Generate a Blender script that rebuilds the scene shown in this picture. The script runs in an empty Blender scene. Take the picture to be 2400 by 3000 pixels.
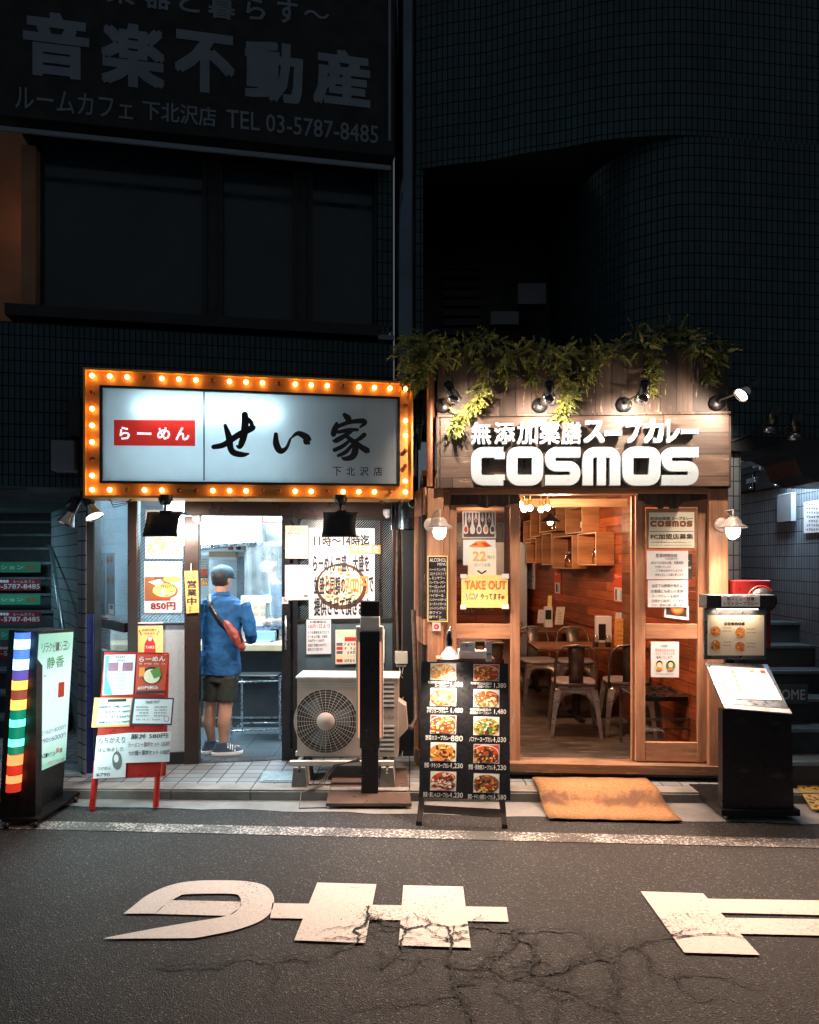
import bpy, bmesh, math, random
from mathutils import Vector as V, Matrix
from math import pi, sin, cos, radians, sqrt
sc = bpy.context.scene
C = bpy.data.collections.new('scene_objects'); sc.collection.children.link(C)
# ---------------------------------------------------------------- camera, world, exposure
F, CX, HY, H = 2100.0, 1200.0, 1645.0, 1.72      # focal length / principal column / horizon row of the photo, eye height
ZR = -0.08                                        # road level (pavement is 0)
cd = bpy.data.cameras.new('camera'); cam = bpy.data.objects.new('camera', cd); sc.collection.objects.link(cam)
cam.location = (0, 0, H); cam.rotation_euler = (pi/2, 0, 0)
cd.sensor_fit = 'VERTICAL'; cd.sensor_height = 36; cd.sensor_width = 28.8; cd.lens = 36*F/3000
cd.shift_y = 145/3000; cd.clip_start = .05; cd.clip_end = 500
sc.camera = cam
w = bpy.data.worlds.new('World'); sc.world = w; w.use_nodes = True
bgn = w.node_tree.nodes['Background']
sky = w.node_tree.nodes.new('ShaderNodeTexSky'); sky.sky_type = 'NISHITA'; sky.sun_disc = False
sky.sun_elevation = radians(-3); sky.sun_rotation = radians(180)
mixw = w.node_tree.nodes.new('ShaderNodeMix'); mixw.data_type = 'RGBA'; mixw.inputs[0].default_value = .85
w.node_tree.links.new(sky.outputs[0], mixw.inputs[6]); mixw.inputs[7].default_value = (.58, .66, .76, 1)
w.node_tree.links.new(mixw.outputs[2], bgn.inputs[0]); bgn.inputs[1].default_value = .11
sc.view_settings.view_transform = 'Standard'; sc.view_settings.look = 'None'
sc.view_settings.exposure = .45; sc.view_settings.gamma = 1
sc.cycles.use_denoising = True
sc.cycles.max_bounces = 7; sc.cycles.diffuse_bounces = 3; sc.cycles.glossy_bounces = 3
sc.cycles.transparent_max_bounces = 12; sc.cycles.transmission_bounces = 4
sc.cycles.sample_clamp_indirect = 4; sc.cycles.caustics_reflective = False; sc.cycles.caustics_refractive = False
LP = 1.0   # overall lamp power

# ---------------------------------------------------------------- pixel helpers: rays of the photo onto real planes
def P(px, py, Y): return V(((px-CX)*Y/F, Y, H-(py-HY)*Y/F))
def G(px, py, z=ZR): return P(px, py, (H-z)*F/(py-HY))
class Fr:
    def __init__(s, O, e, v):
        s.O = V(O); s.e = V(e).normalized(); s.v = V(v).normalized(); s.n = s.e.cross(s.v).normalized()
    def w(s, a, b, d=0): return s.O + s.e*a + s.v*b + s.n*d
    def px(s, px, py):
        r = V(((px-CX)/F, 1, -(py-HY)/F)); o = V((0, 0, H))
        t = (s.O-o).dot(s.n)/r.dot(s.n); q = o+r*t-s.O
        # solve in the (possibly skew) e,v basis
        ev = s.e.dot(s.v); qe, qv = q.dot(s.e), q.dot(s.v); k = 1-ev*ev
        return (qe-ev*qv)/k, (qv-ev*qe)/k
    def off(s, d): return Fr(s.O+s.n*d, s.e, s.v)
def vert(a, b): return Fr((0, a, 0), (1, b, 0), (0, 0, 1))
W = Fr((0, 0, 0), (1, 0, 0), (0, 0, 1))
R_ = vert(6.40, .16); S_ = vert(5.81, .167); U_ = vert(6.21, .186); C_ = vert(5.76, -.06)

# ---------------------------------------------------------------- materials
MT = {}
def nt(name):
    m = bpy.data.materials.new(name); m.use_nodes = True; t = m.node_tree; b = t.nodes['Principled BSDF']; MT[name] = m
    return m, t, b
def N(t, typ, **k):
    n = t.nodes.new(typ)
    for a, v in k.items():
        if a.startswith('i_'): n.inputs[int(a[2:])].default_value = v
        else: setattr(n, a, v)
    return n
def c4(c): return (c[0], c[1], c[2], 1)
def ramp(t, fac, stops):
    r = N(t, 'ShaderNodeValToRGB'); e = r.color_ramp.elements
    while len(e) < len(stops): e.new(.5)
    for x, (p, c) in zip(e, stops): x.position = p; x.color = c4(c) if not isinstance(c, (int, float)) else (c, c, c, 1)
    t.links.new(fac, r.inputs[0]); return r.outputs[0]
def noise(t, scale, detail=4, vec=None, rough=.6):
    n = N(t, 'ShaderNodeTexNoise'); n.inputs['Scale'].default_value = scale; n.inputs['Detail'].default_value = detail; n.inputs['Roughness'].default_value = rough
    if vec is None: vec = N(t, 'ShaderNodeTexCoord').outputs['Object']
    t.links.new(vec, n.inputs[0]); return n.outputs[0]
def bump(t, b, h, strength=.3, dist=.01):
    n = N(t, 'ShaderNodeBump'); n.inputs['Strength'].default_value = strength; n.inputs['Distance'].default_value = dist
    t.links.new(h, n.inputs['Height']); t.links.new(n.outputs[0], b.inputs['Normal']); return n
def plain(name, col, rough=.6, metal=0, var=.18, scale=9, bmp=0, spec=.5):
    m, t, b = nt(name)
    f = noise(t, scale)
    cc = ramp(t, f, [(.3, [x*(1-var) for x in col]), (.7, [min(1, x*(1+var)) for x in col])])
    t.links.new(cc, b.inputs['Base Color']); b.inputs['Roughness'].default_value = rough; b.inputs['Metallic'].default_value = metal
    rr = ramp(t, noise(t, scale*2.3), [(.3, max(0, rough-.12)), (.7, min(1, rough+.12))]); t.links.new(rr, b.inputs['Roughness'])
    b.inputs['Specular IOR Level'].default_value = spec
    if bmp: bump(t, b, noise(t, scale*6), bmp, .004)
    return m
def emis(name, col, s, base=None):
    m, t, b = nt(name); b.inputs['Base Color'].default_value = c4(base or [x*.5 for x in col])
    b.inputs['Emission Color'].default_value = c4(col); b.inputs['Emission Strength'].default_value = s
    f = noise(t, 14, 2); r = ramp(t, f, [(.3, [x*.9 for x in col]), (.7, col)]); t.links.new(r, b.inputs['Emission Color'])
    return m
def mapuv(t, sx, sy, rot=0):
    uv = N(t, 'ShaderNodeUVMap', uv_map='uv'); mp = N(t, 'ShaderNodeMapping'); mp.inputs['Scale'].default_value = (sx, sy, 1)
    t.links.new(uv.outputs[0], mp.inputs[0]); return mp.outputs[0]
def wood(name, c1, c2, horiz=False, plank=None, rough=.55, worn=0, length=1.3):
    m, t, b = nt(name)
    s = (2.2, 38) if horiz else (38, 2.2)
    vec = mapuv(t, *s)
    grain = noise(t, 1.0, 6, vec, .65)
    big = noise(t, 1.2, 3, mapuv(t, 1.5, 6) if horiz else mapuv(t, 6, 1.5))
    col = ramp(t, grain, [(.28, c1), (.72, c2)])
    mx = N(t, 'ShaderNodeMix', data_type='RGBA', blend_type='MULTIPLY'); mx.inputs[0].default_value = 1
    t.links.new(col, mx.inputs[6]); t.links.new(ramp(t, big, [(.3, .6), (.7, 1.15)]), mx.inputs[7]); out = mx.outputs[2]
    hgt = grain
    if plank:
        bt = N(t, 'ShaderNodeTexBrick'); bt.offset = .37
        uv = N(t, 'ShaderNodeUVMap', uv_map='uv'); mp = N(t, 'ShaderNodeMapping')
        if not horiz: mp.inputs['Rotation'].default_value = (0, 0, pi/2)
        t.links.new(uv.outputs[0], mp.inputs[0]); t.links.new(mp.outputs[0], bt.inputs[0])
        bt.inputs['Scale'].default_value = 1; bt.inputs['Brick Width'].default_value = length; bt.inputs['Row Height'].default_value = plank
        bt.inputs['Mortar Size'].default_value = .0035; bt.inputs['Mortar Smooth'].default_value = .3; bt.inputs['Bias'].default_value = 0
        bt.inputs[1].default_value = (.5, .46, .44, 1); bt.inputs[2].default_value = (1.3, 1.2, 1.12, 1); bt.inputs[3].default_value = (.06, .05, .05, 1)
        m2 = N(t, 'ShaderNodeMix', data_type='RGBA', blend_type='MULTIPLY'); m2.inputs[0].default_value = 1
        t.links.new(out, m2.inputs[6]); t.links.new(bt.outputs[0], m2.inputs[7]); out = m2.outputs[2]
    if worn:
        wn = noise(t, 1, 5, mapuv(t, 3, 26) if horiz else mapuv(t, 26, 3), .75)
        m3 = N(t, 'ShaderNodeMix', data_type='RGBA'); t.links.new(ramp(t, wn, [(.62-worn*.12, 0.), (.72, 1.)]), m3.inputs[0])
        t.links.new(out, m3.inputs[6]); m3.inputs[7].default_value = (.5, .4, .3, 1); out = m3.outputs[2]
    t.links.new(out, b.inputs['Base Color']); b.inputs['Roughness'].default_value = rough
    bump(t, b, hgt, .35, .003)
    return m
def tile(name, col, col2, mortar, tw, th, rough=.3, mort=.004, spec=.5):
    m, t, b = nt(name)
    bt = N(t, 'ShaderNodeTexBrick'); bt.offset = 0; uv = N(t, 'ShaderNodeUVMap', uv_map='uv'); t.links.new(uv.outputs[0], bt.inputs[0])
    bt.inputs['Scale'].default_value = 1; bt.inputs['Brick Width'].default_value = tw; bt.inputs['Row Height'].default_value = th
    bt.inputs['Mortar Size'].default_value = mort; bt.inputs['Mortar Smooth'].default_value = .25
    bt.inputs[1].default_value = c4(col); bt.inputs[2].default_value = c4(col2); bt.inputs[3].default_value = c4(mortar)
    mx = N(t, 'ShaderNodeMix', data_type='RGBA', blend_type='MULTIPLY'); mx.inputs[0].default_value = 1
    t.links.new(bt.outputs[0], mx.inputs[6]); t.links.new(ramp(t, noise(t, 1.6, 5), [(.3, .7), (.7, 1.15)]), mx.inputs[7])
    t.links.new(mx.outputs[2], b.inputs['Base Color'])
    t.links.new(ramp(t, bt.outputs[1], [(0, rough), (1, .9)]), b.inputs['Roughness']); b.inputs['Specular IOR Level'].default_value = spec
    inv = N(t, 'ShaderNodeMath', operation='SUBTRACT'); inv.inputs[0].default_value = 1; t.links.new(bt.outputs[1], inv.inputs[1])
    bump(t, b, inv.outputs[0], .5, .003)
    return m
def glass(name, tint=(.9, .95, .95), rough=.03, refl=.12, haze=0):
    m = bpy.data.materials.new(name); m.use_nodes = True; t = m.node_tree; MT[name] = m
    t.nodes.remove(t.nodes['Principled BSDF']); out = t.nodes['Material Output']
    tr = N(t, 'ShaderNodeBsdfTransparent'); tr.inputs[0].default_value = c4(tint)
    gl = N(t, 'ShaderNodeBsdfGlossy'); gl.inputs['Roughness'].default_value = rough
    lw = N(t, 'ShaderNodeLayerWeight'); lw.inputs[0].default_value = .3
    f = N(t, 'ShaderNodeMath', operation='MULTIPLY_ADD'); t.links.new(lw.outputs['Fresnel'], f.inputs[0]); f.inputs[1].default_value = .6; f.inputs[2].default_value = refl*.3
    mx = N(t, 'ShaderNodeMixShader'); t.links.new(f.outputs[0], mx.inputs[0]); t.links.new(tr.outputs[0], mx.inputs[1]); t.links.new(gl.outputs[0], mx.inputs[2])
    o = mx.outputs[0]
    if haze:
        df = N(t, 'ShaderNodeBsdfDiffuse'); df.inputs[0].default_value = (.8, .85, .88, 1)
        m2 = N(t, 'ShaderNodeMixShader'); t.links.new(ramp(t, noise(t, 5, 5), [(.3, haze*.5), (.75, haze*1.4)]), m2.inputs[0]); t.links.new(o, m2.inputs[1]); t.links.new(df.outputs[0], m2.inputs[2]); o = m2.outputs[0]
    t.links.new(o, out.inputs[0]); return m
def translucent(name, col):
    m = bpy.data.materials.new(name); m.use_nodes = True; t = m.node_tree; MT[name] = m
    t.nodes.remove(t.nodes['Principled BSDF']); out = t.nodes['Material Output']
    a = N(t, 'ShaderNodeBsdfTranslucent'); b = N(t, 'ShaderNodeBsdfDiffuse'); g = N(t, 'ShaderNodeBsdfGlossy'); g.inputs['Roughness'].default_value = .25
    r = ramp(t, noise(t, 3, 4), [(.3, [x*.9 for x in col]), (.7, col)])
    t.links.new(r, a.inputs[0]); t.links.new(r, b.inputs[0])
    m1 = N(t, 'ShaderNodeMixShader'); m1.inputs[0].default_value = .35; t.links.new(a.outputs[0], m1.inputs[1]); t.links.new(b.outputs[0], m1.inputs[2])
    m2 = N(t, 'ShaderNodeMixShader'); m2.inputs[0].default_value = .06; t.links.new(m1.outputs[0], m2.inputs[1]); t.links.new(g.outputs[0], m2.inputs[2])
    t.links.new(m2.outputs[0], out.inputs[0]); return m

# ---------------------------------------------------------------- mesh builder
_tc = {}
def text_geo(s, bold=0, ext=0):
    k = (s, bold, bool(ext))
    if k in _tc: return _tc[k]
    cu = bpy.data.curves.new('t', 'FONT'); cu.body = s; cu.size = 1; cu.offset = bold; cu.resolution_u = 2; cu.extrude = .5 if ext else 0
    o = bpy.data.objects.new('t', cu); sc.collection.objects.link(o)
    dg = bpy.context.evaluated_depsgraph_get(); me = bpy.data.meshes.new_from_object(o.evaluated_get(dg))
    vs = [v.co.copy() for v in me.vertices]; fs = [tuple(p.vertices) for p in me.polygons]
    bpy.data.objects.remove(o); bpy.data.curves.remove(cu); bpy.data.meshes.remove(me)
    if vs:
        x0 = min(v.x for v in vs); x1 = max(v.x for v in vs); y0 = min(v.y for v in vs); y1 = max(v.y for v in vs)
        vs = [((v.x-x0)/max(x1-x0, 1e-6), (v.y-y0)/max(y1-y0, 1e-6), v.z+.5 if ext else 0) for v in vs]
    else: x0 = x1 = y0 = y1 = 0
    _tc[k] = (vs, fs, (x1-x0)/max(y1-y0, 1e-6)); return _tc[k]
class MB:
    def __init__(s): s.v = []; s.f = []; s.m = []; s.sm = []; s.mats = []; s.uvs = {}; s.l = 0
    def mi(s, m):
        if isinstance(m, str): m = MT[m]
        if m not in s.mats: s.mats.append(m)
        return s.mats.index(m)
    def face(s, pts, mat, smooth=False, uv=None):
        i = len(s.v); s.v += [V(p) for p in pts]; s.f.append(tuple(range(i, i+len(pts)))); s.m.append(s.mi(mat)); s.sm.append(smooth)
        if uv: s.uvs[len(s.f)-1] = uv
    def grid(s, rows, mat, smooth=True, close=False, uv=None):
        i = len(s.v); n = len(rows[0]); k = s.mi(mat)
        for r in rows: s.v += [V(p) for p in r]
        for a in range(len(rows)-1):
            for b in range(n if close else n-1):
                c = (b+1) % n
                s.f.append((i+a*n+b, i+a*n+c, i+(a+1)*n+c, i+(a+1)*n+b)); s.m.append(k); s.sm.append(smooth)
                if uv: s.uvs[len(s.f)-1] = [uv(a, b), uv(a, b+1), uv(a+1, b+1), uv(a+1, b)]
    def box(s, fr, a0, a1, b0, b1, d0, d1, mat):
        p = [fr.w(a, b, d) for d in (d0, d1) for b in (b0, b1) for a in (a0, a1)]
        i = len(s.v); s.v += p; k = s.mi(mat)
        for q in ((0, 2, 3, 1), (4, 5, 7, 6), (0, 1, 5, 4), (2, 6, 7, 3), (0, 4, 6, 2), (1, 3, 7, 5)):
            s.f.append(tuple(i+x for x in q)); s.m.append(k); s.sm.append(False)
        return s
    def pbox(s, fr, x0, y0, x1, y1, d0, d1, mat):      # pixel rectangle of the photo taken onto the plane fr
        a0, b0 = fr.px(x0, y1); a1, _ = fr.px(x1, y1); _, b1 = fr.px((x0+x1)/2, y0); _, b0 = fr.px((x0+x1)/2, y1)
        return s.box(fr, a0, a1, b0, b1, d0, d1, mat)
    def wbox(s, x0, x1, y0, y1, z0, z1, mat): return s.box(W, x0, x1, z0, z1, -y1, -y0, mat)
    def quad(s, fr, x0, y0, x1, y1, mat, d=0):
        a0, b0 = fr.px(x0, y1); a1, _ = fr.px(x1, y1); _, b1 = fr.px((x0+x1)/2, y0); _, b0 = fr.px((x0+x1)/2, y1)
        s.face([fr.w(a0, b0, d), fr.w(a1, b0, d), fr.w(a1, b1, d), fr.w(a0, b1, d)], mat)
    def ppoly(s, fr, pts, mat, d=0):
        s.face([fr.w(*fr.px(*p), d) for p in pts][::-1], mat)
    def prism(s, pts, off, mat):
        pts = [V(p) for p in pts]; off = V(off); q = [p+off for p in pts]; n = len(pts)
        s.face(pts[::-1], mat); s.face(q, mat)
        for i in range(n): j = (i+1) % n; s.face([pts[i], pts[j], q[j], q[i]], mat)
    def tube(s, pts, r, mat, seg=8, closed=False, cap=True):
        pts = [V(p) for p in pts]; n = len(pts); rows = []; up = None
        for i in range(n):
            if closed: d = pts[(i+1) % n]-pts[i-1]
            else: d = pts[min(i+1, n-1)]-pts[max(i-1, 0)]
            d.normalize()
            if up is None: up = d.orthogonal().normalized()
            up = (up-d*up.dot(d)).normalized(); sd = d.cross(up)
            rr = r[i] if isinstance(r, (list, tuple)) else r
            rows.append([pts[i]+up*(rr*cos(2*pi*k/seg))+sd*(rr*sin(2*pi*k/seg)) for k in range(seg)])
        if closed: rows.append(rows[0])
        s.grid(rows, mat, True, True)
        if cap and not closed: s.face(rows[0][::-1], mat); s.face(rows[-1], mat)
    def lathe(s, c, prof, mat, axis=(0, 0, 1), seg=20, smooth=True):
        ax = V(axis).normalized(); u = ax.orthogonal().normalized(); v = ax.cross(u); c = V(c)
        s.grid([[c+ax*h+u*(r*cos(2*pi*k/seg))+v*(r*sin(2*pi*k/seg)) for k in range(seg)] for r, h in prof], mat, smooth, True)
    def loft(s, rings, mat, seg=16, cap=True, pw=2.0):
        rows = []
        for r in rings:
            c = V(r[0]); rx, ry = r[1], r[2]; yaw = r[3] if len(r) > 3 else 0; tx = r[4] if len(r) > 4 else 0
            row = []
            for k in range(seg):
                a = 2*pi*k/seg; ca, sa = cos(a), sin(a); x = rx*math.copysign(abs(ca)**(2/pw), ca); y = ry*math.copysign(abs(sa)**(2/pw), sa)
                row.append(c+V((x*cos(yaw)-y*sin(yaw), x*sin(yaw)+y*cos(yaw), tx*y)))
            rows.append(row)
        s.grid(rows, mat, True, True)
        if cap: s.face(rows[0][::-1], mat, True); s.face(rows[-1], mat, True)
    def ball(s, c, r, mat, sx=1, sy=1, sz=1, seg=14, n=8):
        c = V(c); s.grid([[c+V((r*sx*sin(pi*i/n)*cos(2*pi*k/seg), r*sy*sin(pi*i/n)*sin(2*pi*k/seg), -r*sz*cos(pi*i/n))) for k in range(seg)] for i in range(n+1)], mat, True, True)
    def text(s, fr, st, x0, y0, x1, y1, mat, d=0, bold=0, ext=0, keep=False):   # text fitted into a pixel rectangle; bold = several offset strikes
        vs, fs, asp = text_geo(st, 0, ext)
        if not vs: return
        a0, b0 = fr.px(x0, y1); a1, _ = fr.px(x1, y1); _, b1 = fr.px((x0+x1)/2, y0); _, b0 = fr.px((x0+x1)/2, y1)
        if keep: a1 = a0+(b1-b0)*asp
        k = s.mi(mat); bold = max(bold, 0); q = bold*(b1-b0)*.8; qx = min(bold*(a1-a0)*.8/max(1, len(st))*1.1, q*1.4)
        for n_, (ox, oy) in enumerate(((0, 0), (-1, -1), (1, 1), (-1, 1), (1, -1), (1, 0), (-1, 0)) if bold > .008 else ((0, 0),)):
            i = len(s.v); s.v += [fr.w(a0+qx+(a1-a0-2*qx)*v[0]+ox*qx, b0+q+(b1-b0-2*q)*v[1]+oy*q, d+v[2]*ext-(.00025*n_ if ext else -.00006*n_)) for v in vs]
            for t_ in fs: s.f.append(tuple(i+x for x in t_)); s.m.append(k); s.sm.append(False)
    def scrib(s, fr, x0, y0, x1, y1, mat, d=0, seed=1, cell=None):              # a row of tiny written marks too small to read
        rg = random.Random(seed); h = y1-y0; cw = cell or h*.95; x = x0
        while x+cw <= x1+.1:
            if rg.random() < .93:
                for _ in range(3):
                    ya = y0+rg.random()*h*.8; s.quad(fr, x+cw*.08+rg.random()*cw*.2, ya, x+cw*(.6+.3*rg.random()), ya+h*.13, mat, d)
                for _ in range(2):
                    xa = x+cw*(.1+.65*rg.random()); s.quad(fr, xa, y0+rg.random()*h*.25, xa+cw*.13, y1-rg.random()*h*.25, mat, d+.0002)
            x += cw
    def food(s, fr, x0, y0, x1, y1, d=.001, seed=1, bg='f_white', pal=('f_red', 'f_org', 'f_yel', 'f_brn', 'f_drk', 'f_cream'), bowl='f_org', n=26):
        rg = random.Random(seed); s.quad(fr, x0, y0, x1, y1, bg, d)
        cx, cy, rx, ry = (x0+x1)/2+(x1-x0)*rg.uniform(-.05, .05), (y0+y1)/2+(y1-y0)*rg.uniform(.02, .1), (x1-x0)*.58, (y1-y0)*.56
        K = lambda L: [(min(max(x, x0), x1), min(max(y, y0), y1)) for x, y in L]
        s.ppoly(fr, K([(cx+rx*cos(a*pi/12), cy+ry*sin(a*pi/12)) for a in range(24)]), 'f_rim', d+.0004)
        s.ppoly(fr, K([(cx+rx*.93*cos(a*pi/12), cy+ry*.92*sin(a*pi/12)) for a in range(24)]), bowl, d+.0008)
        for k in range(int(n*2)):
            a = rg.random()*2*pi; q = sqrt(rg.random())*.82; bx, by = cx+rx*q*cos(a), cy+ry*q*sin(a)
            r1, r2, th = rx*(.06+.2*rg.random()**2), ry*(.06+.13*rg.random()), rg.random()*3
            s.ppoly(fr, K([(bx+r1*cos(t*pi/4)*cos(th)-r2*sin(t*pi/4)*sin(th)*(.7+.6*rg.random()), by+(r1*cos(t*pi/4)*sin(th)+r2*sin(t*pi/4)*cos(th))*.8) for t in range(8)]), rg.choice(pal), d+.001+k*.00005)
    def brush(s, fr, strokes, mat, d=0):             # brush strokes: each a list of (px, py, half-width)
        for q, st in enumerate(strokes):
            L, Rr = [], []
            # resample smoothly (Catmull-Rom)
            pts = []
            for i in range(len(st)-1):
                p0 = st[max(i-1, 0)]; p1 = st[i]; p2 = st[i+1]; p3 = st[min(i+2, len(st)-1)]
                for t in [x/6 for x in range(6)]:
                    pts.append([.5*((2*b)+(-a+c)*t+(2*a-5*b+4*c-e)*t*t+(-a+3*b-3*c+e)*t**3) for a, b, c, e in zip(p0, p1, p2, p3)])
            pts.append(list(st[-1]))
            for i, p in enumerate(pts):
                a = pts[max(i-1, 0)]; b = pts[min(i+1, len(pts)-1)]; dx, dy = b[0]-a[0], b[1]-a[1]; l = max(1e-6, sqrt(dx*dx+dy*dy))
                L.append((p[0]-dy/l*p[2], p[1]+dx/l*p[2])); Rr.append((p[0]+dy/l*p[2], p[1]-dx/l*p[2]))
            dd = d+q*.0004
            s.grid([[fr.w(*fr.px(*a), dd), fr.w(*fr.px(*b), dd)] for a, b in zip(L, Rr)], mat, False)
            for e in (pts[0], pts[-1]):
                s.ppoly(fr, [(e[0]+e[2]*cos(k*pi/6), e[1]+e[2]*sin(k*pi/6)) for k in range(12)], mat, dd+.0002)
    def build(s, name, parent=None, loc=None, bevel=0, weld=False, **props):
        if parent is not None: o0 = V(parent['_w']) if '_w' in parent else V((0, 0, 0))
        elif loc is not None: o0 = V(loc)
        else:
            xs = [v.x for v in s.v]; ys = [v.y for v in s.v]; o0 = V(((min(xs)+max(xs))/2, (min(ys)+max(ys))/2, min(v.z for v in s.v)))
        me = bpy.data.meshes.new(name); me.from_pydata([v-o0 for v in s.v], [], s.f)
        for m in s.mats: me.materials.append(m)
        me.polygons.foreach_set('material_index', s.m); me.polygons.foreach_set('use_smooth', s.sm)
        ul = me.uv_layers.new(name='uv')
        for p in me.polygons:
            cu = s.uvs.get(p.index)
            if cu:
                for li, q in zip(p.loop_indices, cu): ul.data[li].uv = q
                continue
            n = p.normal
            if abs(n.z) > .75:
                for li in p.loop_indices: v = s.v[me.loops[li].vertex_index]; ul.data[li].uv = (v.x, v.y)
            else:
                tg = V((-n.y, n.x, 0)).normalized()
                for li in p.loop_indices: v = s.v[me.loops[li].vertex_index]; ul.data[li].uv = (v.dot(tg), v.z)
        if weld:
            bm = bmesh.new(); bm.from_mesh(me); bmesh.ops.remove_doubles(bm, verts=bm.verts, dist=1e-5); bm.to_mesh(me); bm.free()
        me.update(); o = bpy.data.objects.new(name, me); C.objects.link(o)
        if parent is not None: o.parent = parent; o['_w'] = tuple(o0)
        else: o.location = o0; o['_w'] = tuple(o0)
        if bevel:
            b = o.modifiers.new('bevel', 'BEVEL'); b.width = bevel; b.segments = 2; b.limit_method = 'ANGLE'
        for k, v in props.items(): o[k] = v
        return o
def thing(name, label, cat, loc=(0, 0, 0), group=None):
    o = bpy.data.objects.new(name, None); C.objects.link(o); o.location = loc; o['_w'] = tuple(loc)
    o.empty_display_size = .1; o['label'] = label; o['category'] = cat
    if group: o['group'] = group
    return o
def tg(o, label, cat, group=None):
    o['label'] = label; o['category'] = cat
    if group: o['group'] = group
    return o
def area(name, loc, size, power, col, to, parent=None, sy=None, spread=None):
    l = bpy.data.lights.new(name, 'AREA'); l.size = size; l.energy = power*LP; l.color = col
    if sy: l.shape = 'RECTANGLE'; l.size_y = sy
    if spread: l.spread = radians(spread)
    return _lk(name, l, loc, to, parent)
def spot(name, loc, power, col, to, ang=90, blend=.6, r=.03, parent=None):
    l = bpy.data.lights.new(name, 'SPOT'); l.energy = power*LP; l.color = col; l.spot_size = radians(ang); l.spot_blend = blend; l.shadow_soft_size = r
    return _lk(name, l, loc, to, parent)
def point(name, loc, power, col, r=.04, parent=None):
    l = bpy.data.lights.new(name, 'POINT'); l.energy = power*LP; l.color = col; l.shadow_soft_size = r
    return _lk(name, l, loc, None, parent)
def _lk(name, l, loc, to, parent):
    o = bpy.data.objects.new(name, l); C.objects.link(o); loc = V(loc)
    if to is not None: o.rotation_euler = (V(to)-loc).to_track_quat('-Z', 'Y').to_euler()
    if parent is not None: o.parent = parent; loc = loc-V(parent['_w'])
    o.location = loc; return o
def copy_tree(o, parent=None):
    c = o.copy(); C.objects.link(c)
    if parent is not None: c.parent = parent
    for ch in list(o.children): copy_tree(ch, c)
    return c
# palette
for n, c in dict(f_white=(.8, .78, .72), f_red=(.55, .06, .02), f_org=(.75, .25, .05), f_yel=(.85, .6, .15), f_brn=(.25, .09, .03), f_drk=(.04, .03, .02),
                 f_cream=(.8, .7, .5), f_grn=(.1, .25, .04), f_rim=(.75, .72, .68), ink=(.015, .015, .018), inkred=(.6, .03, .02), inkor=(.85, .28, .05),
                 inkblue=(.05, .1, .3), chalk=(.8, .78, .74), inkgrey=(.14, .14, .15), inkgreen=(.08, .35, .12), inkpurple=(.3, .12, .2), frameblue=(.02, .03, .08), inkteal=(.1, .4, .45)).items():
    plain(n, c, .55, 0, .08, 30)
plain('paper', (.72, .73, .76), .5, 0, .05, 5); plain('paper_cream', (.78, .74, .6), .5, 0, .05, 5); plain('paper_pink', (.62, .56, .58), .5, 0, .05, 5)
plain('paper_yel', (.85, .68, .25), .5, 0, .06, 6); plain('paper_org', (.85, .42, .12), .5, 0, .06, 6)
plain('black', (.012, .012, .014), .35, 0, .3, 20); plain('black_m', (.02, .02, .022), .4, .5, .3, 20, .05)
plain('white_p', (.78, .78, .78), .4, 0, .05, 6); plain('steel', (.55, .57, .6), .28, 1, .12, 14); plain('steel_s', (.5, .53, .56), .42, .6, .05, 3); plain('steel_d', (.22, .24, .26), .35, .9, .2, 14)
def cr(pts, n=10):
    o = []
    for i in range(len(pts)-1):
        p0 = pts[max(i-1, 0)]; p1 = pts[i]; p2 = pts[i+1]; p3 = pts[min(i+2, len(pts)-1)]
        for k in range(n):
            t = k/n; o.append([.5*((2*b)+(-a+c)*t+(2*a-5*b+4*c-e)*t*t+(-a+3*b-3*c+e)*t**3) for a, b, c, e in zip(p0, p1, p2, p3)])
    o.append(list(pts[-1])); return o
# ================================================================ materials of the setting
def m_asphalt():
    m, t, b = nt('asphalt')
    vec = N(t, 'ShaderNodeTexCoord').outputs['Object']
    vo = N(t, 'ShaderNodeTexVoronoi'); vo.inputs['Scale'].default_value = 150; t.links.new(vec, vo.inputs[0])
    sp = N(t, 'ShaderNodeSeparateColor'); t.links.new(vo.outputs['Color'], sp.inputs[0])
    st = ramp(t, sp.outputs[0], [(0, (.018, .017, .018)), (.6, (.035, .033, .034)), (.9, (.055, .052, .05)), (.965, (.12, .115, .11)), (1, (.24, .22, .21))])
    big = ramp(t, noise(t, .8, 7, None, .7), [(.3, .46), (.5, .64), (.7, .84)])
    mx = N(t, 'ShaderNodeMix', data_type='RGBA', blend_type='MULTIPLY'); mx.inputs[0].default_value = 1
    t.links.new(st, mx.inputs[6]); t.links.new(big, mx.inputs[7]); t.links.new(mx.outputs[2], b.inputs['Base Color'])
    b.inputs['Roughness'].default_value = .72; b.inputs['Specular IOR Level'].default_value = .35
    bump(t, b, vo.outputs['Distance'], .9, .006)
m_asphalt()
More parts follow.
